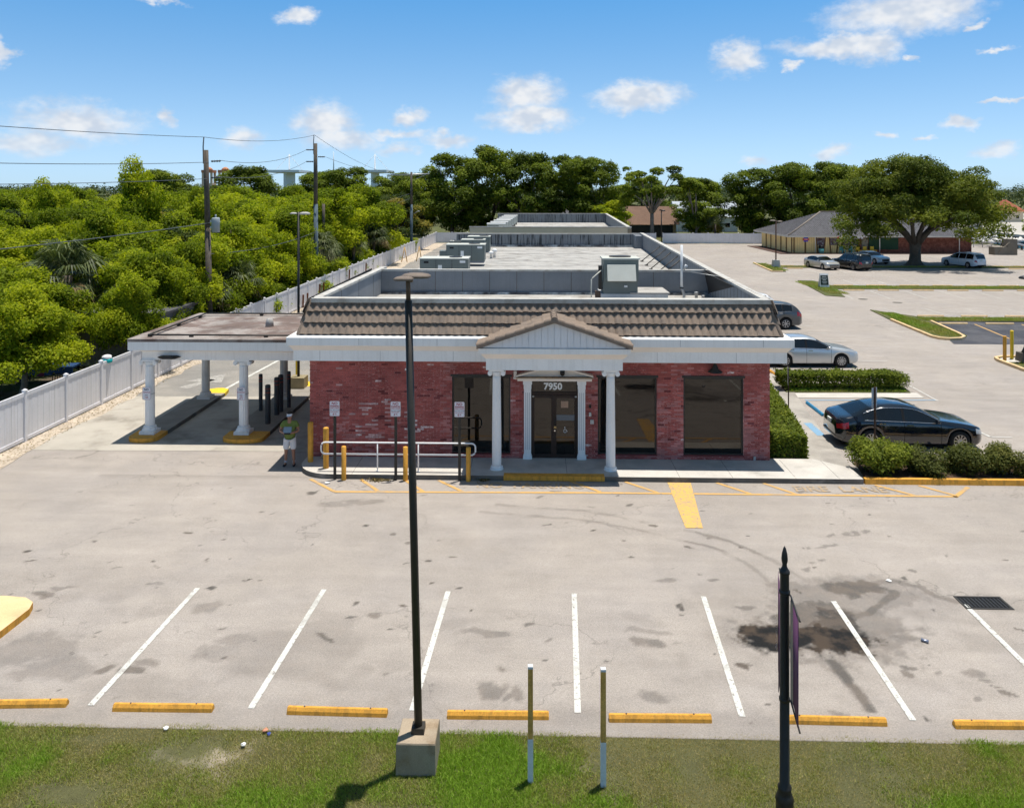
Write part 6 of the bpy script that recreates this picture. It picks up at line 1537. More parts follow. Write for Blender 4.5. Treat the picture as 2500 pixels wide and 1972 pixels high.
SUVT = dict(L=4.85, W=1.90, xf=1.50, xr=-1.30, rw=.37, wheels=WH2, sill=.26, tumble=.72, sm=4,
    top=[(2.42, .72), (2.38, .84), (2.2, .96), (1.7, 1.06), (1.15, 1.12), (.75, 1.36), (.38, 1.58), (0, 1.665), (-.6, 1.69), (-1.3, 1.66), (-1.8, 1.58), (-2.05, 1.40), (-2.25, 1.16), (-2.36, 1.02), (-2.42, .80)],
    belt=[(2.42, .66), (2.2, .86), (1.6, .97), (1.0, 1.04), (0, 1.07), (-1.5, 1.13), (-2.1, 1.13), (-2.42, .92)], win=[(.98, -.20), (-.27, -1.10), (-1.16, -1.72)], ws=(.40, 1.16), rg=(-1.82, -2.26), hl=(2.08, 2.38), tl=(-2.02, -2.40), doors=(1.0, -.24, -1.18), handles=(-.03, -.98), mirror=.86, pillars=((-.19, -.28), (-1.09, -1.17)), grille_z=(.45, .85), plate_z=.92)
car('grey_suv', 'dark grey SUV tail showing behind the right roof edge', (14.72, 52.65, .004), R(181), SUVT, paint('dark grey car paint', (.075, .085, .095), .5, .3))
car('white_hatchback', 'white car tail half hidden behind the parapet', (14.9, 58.2, .004), R(180), dict(SUVT, L=4.5, top=[(x * .93, z * .93) for x, z in SUVT['top']], belt=[(x * .93, z * .95) for x, z in SUVT['belt']], xf=1.4, xr=-1.25, win=[(.9, -.2), (-.27, -1.05), (-1.1, -1.55)], ws=(.36, 1.08), rg=(-1.7, -2.1), tl=(-1.9, -2.22), hl=(1.95, 2.2)), paint('white car paint', (.70, .71, .72), 0, .3))
car('beige_sedan', 'champagne silver sedan facing the camera in the tree row', (32.9, 93.2, .004), R(-76), dict(P2, grille_z=(.28, .62), grille_w=.6), paint('champagne car paint', (.50, .49, .46), .5, .3))
BIG = dict(SUVT, L=5.1, W=2.02, xf=1.55, xr=-1.50, top=[(2.55, .80), (2.5, .98), (2.3, 1.06), (1.8, 1.12), (1.2, 1.18), (.85, 1.50), (.5, 1.78), (.1, 1.86), (-.8, 1.89), (-1.8, 1.87), (-2.3, 1.80), (-2.44, 1.45), (-2.5, 1.15), (-2.55, .80)], belt=[(2.55, .75), (2.2, .98), (1.5, 1.06), (0, 1.12), (-2.0, 1.14), (-2.55, .95)],
           win=[(1.0, -.25), (-.33, -1.25), (-1.32, -2.2)], ws=(.52, 1.2), rg=(-2.3, -2.5), tl=(-2.36, -2.55), hl=(2.2, 2.5), doors=(1.05, -.29, -1.3), handles=(-.1, -1.1), pillars=((-.25, -.33), (-1.25, -1.32)), rails=(.2, -2.0), tl_j=(3, 4, 5))
car('black_suv', 'large black SUV showing its tail in the tree row', (36.0, 92.4, .004), R(107), BIG, paint('black suv paint', (.010, .011, .012), 0, .2))
car('white_sedan', 'white sedan facing the camera beside the big trunk', (41.6, 100.6, .004), R(-72), dict(SEDAN, grille_w=.55), paint('white sedan paint', (.68, .70, .74), 0, .3))
VAN = dict(BIG, L=5.1, W=1.95, rw=.34, wheels=WH3, top=[(2.55, .70), (2.5, .82), (2.25, .95), (1.75, 1.05), (1.3, 1.16), (.75, 1.50), (.3, 1.68), (-.2, 1.74), (-1.0, 1.755), (-1.9, 1.73), (-2.3, 1.64), (-2.45, 1.35), (-2.52, 1.0), (-2.55, .70)], belt=[(2.55, .66), (2.2, .84), (1.4, .98), (0, 1.04), (-2.0, 1.07), (-2.55, .9)], ws=(.34, 1.3), win=[(1.1, -.15), (-.22, -1.2), (-1.27, -2.15)], rails=(.1, -1.9))
car('white_minivan', 'white minivan parked tail first at the right of the big tree', (50.2, 95.6, .004), R(108), VAN, paint('white van paint', (.66, .69, .74), 0, .3))
for i, (x, y, rz, lb, src) in enumerate(((128, 282, .3, 'small dark car far beyond the road at the right', 'black_sedan'), (139, 280, .2, 'second small dark car far beyond the road', 'black_sedan'), (133, 345, 0, 'tiny pale car on the far right horizon', 'white_sedan'))):
    copy_tree(bpy.data.objects[src], None, (x, y, .02), rz, lb)

# ================================================================== PERSON
def skin(name, pts, edges, radii, m_, parent, sub=2, root=0):
    me = bpy.data.meshes.new(name); me.from_pydata([Vector(p) for p in pts], edges, []); me.materials.append(m_)
    o = link(name, me, parent)
    o.modifiers.new('skin', 'SKIN'); me.skin_vertices[0] if me.skin_vertices else None
    if not me.skin_vertices:
        bm = bmesh.new(); bm.from_mesh(me); bm.verts.layers.skin.verify(); bm.to_mesh(me); bm.free()
    for i, r_ in enumerate(radii):
        sv_ = me.skin_vertices[0].data[i]; sv_.radius = r_ if isinstance(r_, tuple) else (r_, r_); sv_.use_root = (i == root); sv_.use_loose = False
    s_ = o.modifiers.new('sub', 'SUBSURF'); s_.levels = sub; s_.render_levels = sub
    o.modifiers['skin'].use_smooth_shade = True
    return o
skin_m = mat('tanned skin', (.34, .17, .11), .6, .08, 6, .05, 60); shirt_m = mat('green polo shirt', (.15, .19, .045), .85, .1, 4, .08, 60); shorts_m = mat('white shorts', (.62, .62, .64), .85, .06, 4, .05, 60); shoe_m = mat('black shoes', (.02, .02, .022), .7); sock_m = mat('pale socks', (.42, .44, .48), .85)
man = empty('person', (-7.86, 25.62, .005), R(4), 'man in visor green shirt and white shorts holding a drone controller', 'person')
# local: faces -y. joints
J_ = dict(pel=(0, .02, .92), waist=(0, .03, 1.06), chest=(0, .02, 1.26), nk=(0, .03, 1.43), hd0=(0, .0, 1.50), hd1=(0, -.01, 1.60), hd2=(0, .0, 1.68),
          ls=(-.19, .03, 1.38), le=(-.30, -.02, 1.13), lw=(-.13, -.26, 1.13), lh=(-.09, -.31, 1.14), rs=(.19, .03, 1.38), re=(.29, -.02, 1.13), rw=(.12, -.26, 1.12), rh=(.085, -.31, 1.13),
          lhip=(-.10, .02, .88), lk=(-.115, -.01, .49), la=(-.13, .03, .09), lt=(-.15, -.13, .04), rhip=(.10, .02, .88), rk=(.12, -.02, .49), ra=(.135, .02, .09), rt=(.155, -.14, .04))
names = list(J_); id_ = {k: i for i, k in enumerate(names)}
E_ = [('pel', 'waist'), ('waist', 'chest'), ('chest', 'nk'), ('nk', 'hd0'), ('hd0', 'hd1'), ('hd1', 'hd2'), ('chest', 'ls'), ('ls', 'le'), ('le', 'lw'), ('lw', 'lh'), ('chest', 'rs'), ('rs', 're'), ('re', 'rw'), ('rw', 'rh'), ('pel', 'lhip'), ('lhip', 'lk'), ('lk', 'la'), ('la', 'lt'), ('pel', 'rhip'), ('rhip', 'rk'), ('rk', 'ra'), ('ra', 'rt')]
rad = dict(pel=(.16, .12), waist=(.155, .125), chest=(.165, .12), nk=.058, hd0=(.062, .070), hd1=(.076, .092), hd2=(.062, .075), ls=.065, le=.046, lw=.032, lh=(.042, .022), rs=.065, re=.046, rw=.032, rh=(.042, .022), lhip=.092, lk=.060, la=.042, lt=(.04, .03), rhip=.092, rk=.060, ra=.042, rt=(.04, .03))
pts = [J_[k] for k in names]; ed = [(id_[a], id_[b]) for a, b in E_]; rr_ = [rad[k] for k in names]
for s, h in ((-1, 'lh'), (1, 'rh')):           # five fingers on each hand, curled round the controller
    hx, hy, hz = J_[h]
    for k in range(4):
        base = (hx - s * .004 + s * 0, hy - .012, hz + .022 - .015 * k); i0 = len(pts); L_ = (.062, .070, .066, .052)[k]
        pts += [base, (base[0] - s * L_ * .45, base[1] - .022, base[2]), (base[0] - s * L_ * .95, base[1] - .005, base[2] - .004)]; ed += [(id_[h], i0), (i0, i0 + 1), (i0 + 1, i0 + 2)]; rr_ += [.0095, .0088, .0075]
    i0 = len(pts); pts += [(hx + s * .002, hy + .03, hz + .03), (hx - s * .03, hy + .0, hz + .05)]; ed += [(id_[s < 0 and 'lw' or 'rw'], i0), (i0, i0 + 1)]; rr_ += [.012, .0095]
skin('body', pts, ed, rr_, skin_m, man)
S_ = [(0, .02, .76), (0, .03, 1.02), (0, .02, 1.24), (0, .03, 1.40), (-.19, .03, 1.375), (-.265, .0, 1.22), (.19, .03, 1.375), (.258, .0, 1.22)]
skin('shirt', S_, [(0, 1), (1, 2), (2, 3), (2, 4), (4, 5), (2, 6), (6, 7)], [(.190, .152), (.186, .154), (.182, .138), (.085, .08), .085, .082, .085, .082], shirt_m, man)
S_ = [(0, .02, 1.0), (-.095, .02, .84), (-.118, .0, .50), (.095, .02, .84), (.122, -.005, .50)]
skin('shorts', S_, [(0, 1), (1, 2), (0, 3), (3, 4)], [(.175, .135), .118, .104, .118, .104], shorts_m, man)
for s in (-1, 1):
    x = s * .14
    skin('shoe', [(x, .06, .045), (x + s * .006, -.05, .045), (x + s * .015, -.16, .035)], [(0, 1), (1, 2)], [(.045, .045), (.048, .045), (.045, .035)], shoe_m, man)
    MB().lathe([(.050, .07), (.052, .17)], (s * .132, .03), 10).build('sock', sock_m, man)
# head details
b = MB(); b.lathe([(.088, 1.625), (.090, 1.66), (.086, 1.675)], (0, -.005), 18, cap=False); b.grid([[(.085 * math.cos(a), -.09 + .005 - .0 - .085 * math.sin(a) * k, 1.625 - .012 * k) for a in [math.pi * i / 10 for i in range(11)]] for k in (0, .55, 1.0)], 0, False); b.build('visor', mat('white visor', (.66, .66, .68), .7), man)
b = MB(); b.lathe([(.086, 1.60), (.089, 1.65), (.080, 1.70), (.050, 1.735), (.001, 1.745)], (0, .012), 16, cap=False); b.build('hair', mat('dark hair', (.03, .022, .018), .8, .2, 20), man)
b = MB(); b.tube([(0, -.088, 1.60), (0, -.108, 1.565), (0, -.090, 1.555)], [.010, .016, .012], 8); b.build('nose', skin_m, man)
for s in (-1, 1):
    MB().lathe([(.001, -.010), (.011, 0), (.001, .010)], (0, 0), 10).build('eye', black_plastic, man, loc=(s * .032, -.086, 1.60)); MB().lathe([(.001, -.025), (.014, 0), (.001, .025)], (0, 0), 8).build('ear', skin_m, man, loc=(s * .082, .01, 1.585))
MB().box(-.026, .026, -.089, -.078, 1.524, 1.532).build('mouth', mat('lips', (.22, .08, .06), .6), man)
# the controller in his hands
rc = empty('drone_controller', (-7.83, 25.29, 1.14), R(4), 'drone controller with raised tablet in the hands of the man', 'controller')
MB().box(-.10, .10, -.045, .03, -.03, .03, top=.92).build('case', black_plastic, rc)
b = MB(); b.grid([[(x, -.05 + .09 * t + d, .03 + .16 * t) for x, t in ((-.125, 0), (.125, 0), (.125, 1), (-.125, 1))] for d in (0, .010)], 0, True, True, True, False); b.build('tablet', mat('blue grey tablet back', (.22, .28, .34), .4), rc)
for s in (-1, 1): MB().tube([(s * .06, .0, .03), (s * .06, -.005, .055)], .008, 6).build('stick', steel, rc); MB().tube([(s * .08, .02, .02), (s * .10, .06, .12)], .007, 6).build('antenna', black_plastic, rc)

# ================================================================== FOLIAGE
LF_GROVE = leaf_mat('bright grove leaf', (.080, .120, .008), (.225, .285, .014), (.44, .47, .02), .48)
LF_TALL = leaf_mat('tall tree leaf', (.045, .070, .010), (.130, .175, .018), (.26, .31, .03), .4)
LF_FICUS = leaf_mat('dark ficus leaf', (.038, .058, .010), (.100, .132, .018), (.21, .235, .028), .38)
LF_MANGO = leaf_mat('mango leaf', (.026, .046, .012), (.080, .112, .022), (.34, .26, .04), .3)
LF_PALM = leaf_mat('palm frond', (.045, .062, .026), (.11, .14, .055), (.25, .26, .13), .25, .45)
LF_DEAD = leaf_mat('dead palm frond', (.10, .075, .03), (.20, .15, .07), (.30, .24, .12), .2)
LF_HEDGE = leaf_mat('clipped hedge leaf', (.045, .070, .010), (.115, .155, .018), (.24, .27, .03), .34)
LF_SHRUB = leaf_mat('dull shrub leaf', (.045, .058, .014), (.110, .125, .028), (.20, .195, .05), .32)
LF_GRASS = leaf_mat('lawn blade', (.44, .36, .17), (.31, .32, .09), (.23, .37, .04), .3, .6)
LF_FAR = leaf_mat('far wood leaf', (.030, .045, .020), (.055, .078, .030), (.085, .105, .040), .2)

def leaf_quads(P, N, L, rg, aspect=.5, fold=.12):
    """one folded rhombus per point P with normal N"""
    n = len(P); N = N / (np.linalg.norm(N, axis=1, keepdims=True) + 1e-9)
    r = rg.normal(size=(n, 3)); T = np.cross(N, r); T /= (np.linalg.norm(T, axis=1, keepdims=True) + 1e-9); B = np.cross(N, T)
    ln = (L * rg.uniform(.7, 1.3, n))[:, None]; w = ln * aspect
    a = P - T * ln * .5; c = P + T * ln * .5; b = P + B * w * .5 - N * ln * fold; d = P - B * w * .5 - N * ln * fold
    return np.stack([a, b, c, d], 1).reshape(-1, 3)
def cloud_points(puffs, n, rg, shell=.55, low=.45):
    puffs = np.asarray(puffs, float); k = len(puffs)
    wgt = puffs[:, 3] * puffs[:, 4] + puffs[:, 3] * puffs[:, 5]; wgt /= wgt.sum()
    i = rg.choice(k, n, p=wgt); d = rg.normal(size=(n, 3)); d /= np.linalg.norm(d, axis=1, keepdims=True)
    flip = (d[:, 2] < 0) & (rg.rand(n) > low); d[flip, 2] *= -1
    r = shell + (1 - shell) * np.sqrt(rg.rand(n)); r = r * (1 + .12 * rg.normal(size=n))
    P = puffs[i, :3] + d * puffs[i, 3:6] * r[:, None]
    return P, d, i
def crown_mesh(name, puffs, n, L, mat_, seed, aspect=.5, up=.55, jit=.7, shell=.5, low=.45, pv=.28, vmean=.45):
    rg = np.random.RandomState(seed); P, d, i = cloud_points(puffs, n, rg, shell, low)
    N = d * .6 + np.array([0, 0, up]) + rg.normal(size=(n, 3)) * jit * .6
    v = np.clip(vmean + (rg.rand(len(puffs))[i] - .5) * 2 * pv + rg.normal(size=n) * .13, 0, 1)
    V = leaf_quads(P, N, L, rg, aspect)
    return fast_mesh(name, V, 4, np.arange(len(V)), mat_, v)
def puff_dome(rg, n, R_, H, z0, pr, flat=.62, hollow=.45):
    """puffs through a dome: radius R_, height H above z0"""
    out = []
    while len(out) < n:
        a = rg.uniform(0, 2 * math.pi); t = rg.uniform(0, 1) ** .5; u = rg.uniform(hollow, 1)
        el_ = rg.uniform(-.15, 1.0); ce = math.cos(el_ * math.pi / 2)
        x, y, z = R_ * u * ce * math.cos(a), R_ * u * ce * math.sin(a), z0 + H * u * math.sin(el_ * math.pi / 2)
        r_ = pr * rg.uniform(.7, 1.25); out.append((x, y, z, r_, r_, r_ * flat))
    return out
def limb_mesh(name, puffs, h_fork, r0, mat_, rg, n=9, base_flare=1.5, top=None, lean=(0, 0)):
    b = MB(); fork = Vector((lean[0], lean[1], h_fork))
    b.tube([(0, 0, -.1), (0, 0, .25), tuple(fork * .5 + Vector((rg.uniform(-.1, .1), rg.uniform(-.1, .1), 0))), tuple(fork)], [r0 * base_flare, r0 * 1.12, r0 * .95, r0 * .85], 10)
    for p in rg.sample(list(puffs), min(n, len(puffs))):
        q = Vector(p[:3]); m1 = fork.lerp(q, .45) + Vector((rg.uniform(-.3, .3), rg.uniform(-.3, .3), .12 * (q - fork).length)) * .6
        b.tube([tuple(fork - Vector((0, 0, .15))), tuple(m1), tuple(q)], [r0 * .55, r0 * .34, r0 * .10], 6)
    return b.mesh(name, mat_)
def tree_proto(name, label, cat, puffs, n, L, leafm, h_fork, r0, barkm, seed, group=None, **kw):
    rg = random.Random(seed); e_ = empty(name, (0, 0, 0), 0, label, cat, group)
    link('trunk', limb_mesh(name + '_trunk', puffs, h_fork, r0, barkm, rg), e_)
    link('crown', crown_mesh(name + '_crown', puffs, n, L, leafm, seed, **kw), e_)
    return e_
# ------------------------------------------------------------------ the grove behind the fence
protos = []
for k in range(5):
    rg = random.Random(40 + k)
    puffs = puff_dome(rg, 56, 2.75, 3.1, 2.3, .72, .78, .35)
    protos.append(tree_proto('grove_tree', 'bright green bushy tree in the dense grove behind the white fence', 'tree', puffs, 26000, .165, LF_GROVE, 1.7, .16, bark_pale, 60 + k, 'trees of the grove behind the fence', aspect=.55, up=.55, jit=.95, low=.75, pv=.32, vmean=.52))
rg = random.Random(12); placed = []; first = set()
def put_grove(x, y, s, rz, zs=1.0, label=None):
    k = rg.randrange(5)
    if k not in first:
        o = protos[k]; first.add(k); o.location = (x, y, 0); o.rotation_euler = (0, 0, rz); o.scale = (s, s, s * zs)
    else: o = copy_tree(protos[k], None, (x, y, 0), rz, None, None, (s, s, s * zs))
    o.rotation_euler = (rg.uniform(-.10, .10), rg.uniform(-.10, .10), rz); o.scale.x *= rg.uniform(.85, 1.15)
    if label: o['label'] = label
    return o
def grove_h(y, x):
    return np.interp(y, [30, 38, 48, 60, 75, 95, 125], [4.6, 4.9, 6.2, 7.6, 8.6, 9.0, 9.2])
fixed = [(-19.6, 38.2, .72), (-21.4, 43.6, 1.0), (-24.6, 39.6, .95), (-21.6, 33.3, .95), (-23.9, 34.6, .95), (-25.6, 36.8, 1.05), (-20.6, 46.5, 1.0), (-20.3, 43.0, .82), (-20.4, 50.5, 1.05), (-23.6, 45.8, 1.05), (-27.2, 40.6, 1.1), (-20.6, 55, 1.1), (-20.8, 60.5, 1.15), (-20.6, 66, 1.15)]
for x, y, s in fixed: placed.append((x, y)); put_grove(x, y, s, rg.uniform(0, 6.28), grove_h(y, x) / 5.6 / s * rg.uniform(.9, 1.05))
tries = 0
while tries < 2600 and len(placed) < 92:
    tries += 1
    y = rg.uniform(38, 128); x = rg.uniform(-.70 * y, -21.0)
    if y > 100 and x > -26: continue
    if (x > -27 and y < 43.8): continue
    dmin = 3.9 if y < 60 else 4.8 if y < 85 else 6.2
    if any(math.hypot(x - a, y - b) < dmin for a, b in placed): continue
    placed.append((x, y)); s = rg.uniform(1.0, 1.3) * (1 if y < 60 else 1.2 if y < 85 else 1.45)
    put_grove(x, y, s, rg.uniform(0, 6.28), grove_h(y, x) / 5.6 / s * rg.uniform(.84, 1.06))
bushes = []
for k in range(3):
    rg3 = random.Random(140 + k); pf = puff_dome(rg3, 22, 1.5, 1.5, .55, .62, .7, .3)
    bushes.append(tree_proto('fence_shrub', 'low green shrub filling the gap behind the long white fence', 'shrub', pf, 5200, .17, LF_GROVE, .5, .07, bark, 150 + k, 'shrubs behind the long fence', aspect=.5, up=.6, vmean=.42, low=.9))
seen_b = set(); yb = 45.5; i = 0
while yb < 120:
    k = i % 3; x = -19.6 + rg.uniform(-.7, .35) + .009 * (yb - 30); s = rg.uniform(.8, 1.25)
    if k not in seen_b: seen_b.add(k); o = bushes[k]; o.location = (x, yb, 0); o.rotation_euler = (0, 0, i); o.scale = (s, s, s)
    else: copy_tree(bushes[k], None, (x, yb, 0), i * 1.3, None, None, s)
    yb += rg.uniform(2.2, 3.4); i += 1
put_grove(-32.5, 64, 1.25, 1.0, 1.62, 'tallest bright green tree sticking out above the grove')
put_grove(-46.0, 74, 1.0, 2.2, 1.75, 'thin green tree top rising left of the tallest grove tree')
put_grove(-22.0, 84, 1.3, 1.1, 1.25, 'grove tree beside the blue grey utility pole')

# ------------------------------------------------------------------ tall trees at the back
def puff_vase(rg, n, R_, z0, z1, pr, flat=.5):
    """layered spreading crown with raised, uneven tiers"""
    out = []
    for i in range(n):
        t = rg.uniform(0, 1); z = z0 + (z1 - z0) * t; rad = R_ * (.28 + .78 * math.sin(math.pi * min(1, t * .80 + .12))) * rg.uniform(.35, 1.05)
        a = rg.uniform(0, 6.283); r_ = pr * rg.uniform(.6, 1.3); out.append((rad * math.cos(a), rad * math.sin(a), z, r_, r_, r_ * flat))
    return out
talls = []
for k in range(3):
    rg2 = random.Random(80 + k); puffs = puff_vase(rg2, 74, 6.2, 2.2, 15.4, 1.55, .72)
    talls.append(tree_proto('tall_tree', 'x', 'tree', puffs, 26000, .44, LF_TALL, 3.2, .38, bark, 90 + k, 'tall trees beyond the lot', aspect=.55, up=.55, pv=.26, vmean=.45, low=.6))
spots = [(-15.0, 147, 1.0, 1.0, 'leftmost of the tall dark trees behind the beige building'), (-8.0, 150, 1.02, 1.05, 'broad tall tree second from the left behind the beige building'), (-1.2, 146, .92, .98, 'tall tree behind the middle of the beige building'),
         (6.6, 146, .95, .98, 'tall tree above the right end of the beige building'), (12.0, 150, .85, .92, 'tall tree just right of the beige building'), (31.0, 152, .78, .70, 'shorter tall tree behind the grey light pole in the fence gap'),
         (39.0, 143, .95, .82, 'dark tree left of the restaurant roof'), (45.0, 140, .90, .84, 'dark tree rising behind the restaurant roof'), (51.5, 141, .9, .86, 'dark tree behind the restaurant ridge'),
         (-38.5, 165, 1.1, .88, 'dark round tree behind the blue grey utility pole'), (-30, 172, 1.0, .78, 'dark tree left of the flowering mango tree'), (-47, 176, 1.0, .82, 'dark tree above the middle of the grove'), (-22.5, 160, .9, .8, 'dark tree right of the red tiled roof'),
         (26.0, 196, 1.0, .74, 'tree behind the brown shingle roof'), (62, 168, 1.0, .78, 'tree hidden behind the big right tree'), (76, 190, 1.0, .74, 'tree by the far road right of the big tree'), (-70, 150, 1.1, .78, 'dark tree above the left part of the grove'), (-58, 160, 1.0, .86, 'palm topped dark tree above the grove left of the church')]
used = set()
for i, (x, y, s, zs, lb) in enumerate(spots):
    k = i % 3
    if k not in used: o = talls[k]; used.add(k); o.location = (x, y, 0); o.rotation_euler = (0, 0, i * 1.7); o.scale = (s, s, zs)
    else: o = copy_tree(talls[k], None, (x, y, 0), i * 1.7, None, None, (s, s, zs))
    o['label'] = lb
# slim tree with a bare trunk in front of the brown roof
rg2 = random.Random(5); puffs = [(rg2.uniform(-4.6, 4.6), rg2.uniform(-3, 3), rg2.uniform(8.2, 13.6), .0, .0, .0) for i in range(20)]
puffs = [(x, y, z - .10 * abs(x) ** 1.2, r_, r_, r_ * .5) for (x, y, z, *_), r_ in zip(puffs, [rg2.uniform(.8, 1.5) for _ in range(20)])]
o = tree_proto('open_crowned_tree', 'open crowned tree with bare trunk before the brown roof', 'tree', puffs, 6500, .44, LF_TALL, 5.0, .36, bark_pale, 101, None, aspect=.55, up=.6, vmean=.55); o.location = (20.3, 139.6, 0)
puffs = [(rg2.uniform(-2.6, 2.6), rg2.uniform(-2, 2), rg2.uniform(2.6, 10.5), 1.2, 1.2, .8) for i in range(18)]
o = tree_proto('slim_leafy_tree', 'slim leafy tree growing in front of the brown roof eave', 'tree', puffs, 6500, .42, LF_TALL, 2.2, .25, bark_pale, 102, None, aspect=.55, up=.6, vmean=.5); o.location = (28.2, 141, 0)
# yellow green tree between
puffs = puff_dome(rg2, 24, 4.5, 3.6, 3.0, 1.3)
o = tree_proto('yellow_green_tree', 'yellow green tree beside the brown roofed house', 'tree', puffs, 8000, .40, LF_GROVE, 2.5, .25, bark_pale, 103, None, vmean=.6); o.location = (14.2, 143, 0)
# mango trees in front of the red roof
mpf = puff_dome(rg2, 40, 4.6, 5.2, 3.4, 1.15, .7)
mango = tree_proto('mango_tree', 'round mango tree with yellow flush right of the farthest utility pole', 'tree', mpf, 15000, .34, LF_MANGO, 2.2, .3, bark, 104, 'broad leaved garden trees', aspect=.42, up=.4, vmean=.42, pv=.34); mango.location = (-21.0, 122, 0); mango.scale = (1.05, 1.05, 1.03)
copy_tree(mango, None, (-27.5, 113, 0), 2.0, 'lower dark leaved garden tree left of the mango tree', None, (.95, .95, .66))
copy_tree(mango, None, (-22.0, 104, 0), 4.0, 'small yellowing garden tree by the fence near the farthest pole', None, (.62, .62, .58))
copy_tree(mango, None, (-34.5, 72, 0), .6, 'dark leaved round tree standing among the bright grove trees', None, (.75, .75, .92))
copy_tree(mango, None, (-24.5, 57, 0), 2.6, 'darker tree in the grove right of the nearest utility pole', None, (.62, .62, .76))
copy_tree(mango, None, (-43, 66, 0), 3.6, 'dark leaved tree at the left side of the grove', None, (.8, .8, .88))
copy_tree(mango, None, (-33.0, 118, 0), 1.0, 'dark leaved garden tree in front of the red tiled roof', None, (.9, .9, .62))
# casuarina spikes
rg2 = random.Random(9); puffs = []
for i in range(11): 
    x = rg2.uniform(-3.2, 3.2); 
    for z in np.arange(3, rg2.uniform(11, 15.5) - abs(x), .9): puffs.append((x, rg2.uniform(-1, 1), z, .55, .55, .7))
o = tree_proto('spiky_pine', 'dark spiky columnar tree on the skyline', 'tree', puffs, 6000, .55, LF_FICUS, 3, .3, bark, 106, None, aspect=.2, up=.9); o.location = (-38.6, 220, 0)

# ------------------------------------------------------------------ the big tree in the side lot
rg2 = random.Random(31); puffs = []
for i in range(210):
    a = rg2.uniform(0, 6.283); u = rg2.uniform(.3, 1); e = rg2.uniform(-.12, 1)
    x = 10.4 * u * math.cos(e * 1.45) * math.cos(a); y = 9.0 * u * math.cos(e * 1.45) * math.sin(a); z = 5.2 + 7.5 * u * math.sin(max(0, e) * 1.5) - (2.9 * (abs(x) / 10.6) ** 2 if e < .3 else 0)
    if z < 5.6 and abs(x) < 4.5: continue
    r_ = rg2.uniform(1.1, 1.85); puffs.append((x, y, z, r_, r_, r_ * .62))
bt = empty('spreading_tree', (45.4, 97.2, .02), 0, 'huge dome shaped spreading tree shading the parked cars', 'tree')
link('crown', crown_mesh('big_crown', puffs, 95000, .30, LF_FICUS, 107, aspect=.55, up=.5, pv=.30, vmean=.46, low=.6), bt)
b = MB()
rings = []
for z, r_ in ((-.1, 1.3), (.2, .9), (.6, .64), (1.6, .58), (2.6, .64), (3.0, .66)):
    rings.append([(r_ * (1 + .16 * math.sin(5 * a + z)) * math.cos(a), r_ * (1 + .14 * math.sin(4 * a + 1)) * math.sin(a), z) for a in [2 * math.pi * i / 18 for i in range(18)]])
b.grid(rings, 0, True, False, True)
b.build('trunk', bark, bt)
for i in range(12):
    a = i * .55 + .3; q = Vector((math.cos(a) * 6.0, math.sin(a) * 4.6, 7.6 + 1.4 * math.sin(i * 1.9)))
    MB().tube([(.3 * math.cos(a), .3 * math.sin(a), 2.5), (1.25 * math.cos(a), 1.1 * math.sin(a), 3.7), tuple(q * .5 + Vector((.3 * math.sin(i), 0, 1.6))), tuple(q)], [.28, .23, .16, .06], 8).build('limb', bark, bt)
# roadside trees far right
for x, y, s, lb in ((93, 152, .85, 'bright tree cut by the right photo edge'), (105, 215, 1.2, 'rounded tree beyond the far road'), (122, 232, 1.3, 'rounded tree farther right beyond the road'), (134, 250, 1.5, 'dark rounded tree on the right horizon')):
    copy_tree(mango if 'dark' in lb or 'rounded' in lb else protos[0], None, (x, y, 0), x, lb, 'roadside trees', s)

# ------------------------------------------------------------------ far wood on the horizon
rgn = np.random.RandomState(8); puffs = []
for row, (d0, hh) in enumerate(((205, 8.5), (260, 9.5), (340, 10.5), (460, 12), (700, 14), (1000, 16))):
    for a in np.arange(-36, 37, 5.5 / d0 * 57 if row < 4 else 9 / d0 * 57):
        a2 = a + rgn.uniform(-.6, .6); dd = d0 * rgn.uniform(.92, 1.1); r_ = hh * rgn.uniform(.4, .62)
        if row < 2 and (6 < a2 < 16 or a2 > 22): continue
        puffs.append((dd * math.sin(R(a2)), dd * math.cos(R(a2)), hh * rgn.uniform(.40, .66), r_ * 1.15, r_ * 1.15, r_ * .8))
prop(link('distant_wood', crown_mesh('distant_wood', puffs, 70000, 1.5, LF_FAR, 108, aspect=.7, up=.5, pv=.25)), 'distant band of woodland along the horizon', kind='stuff')

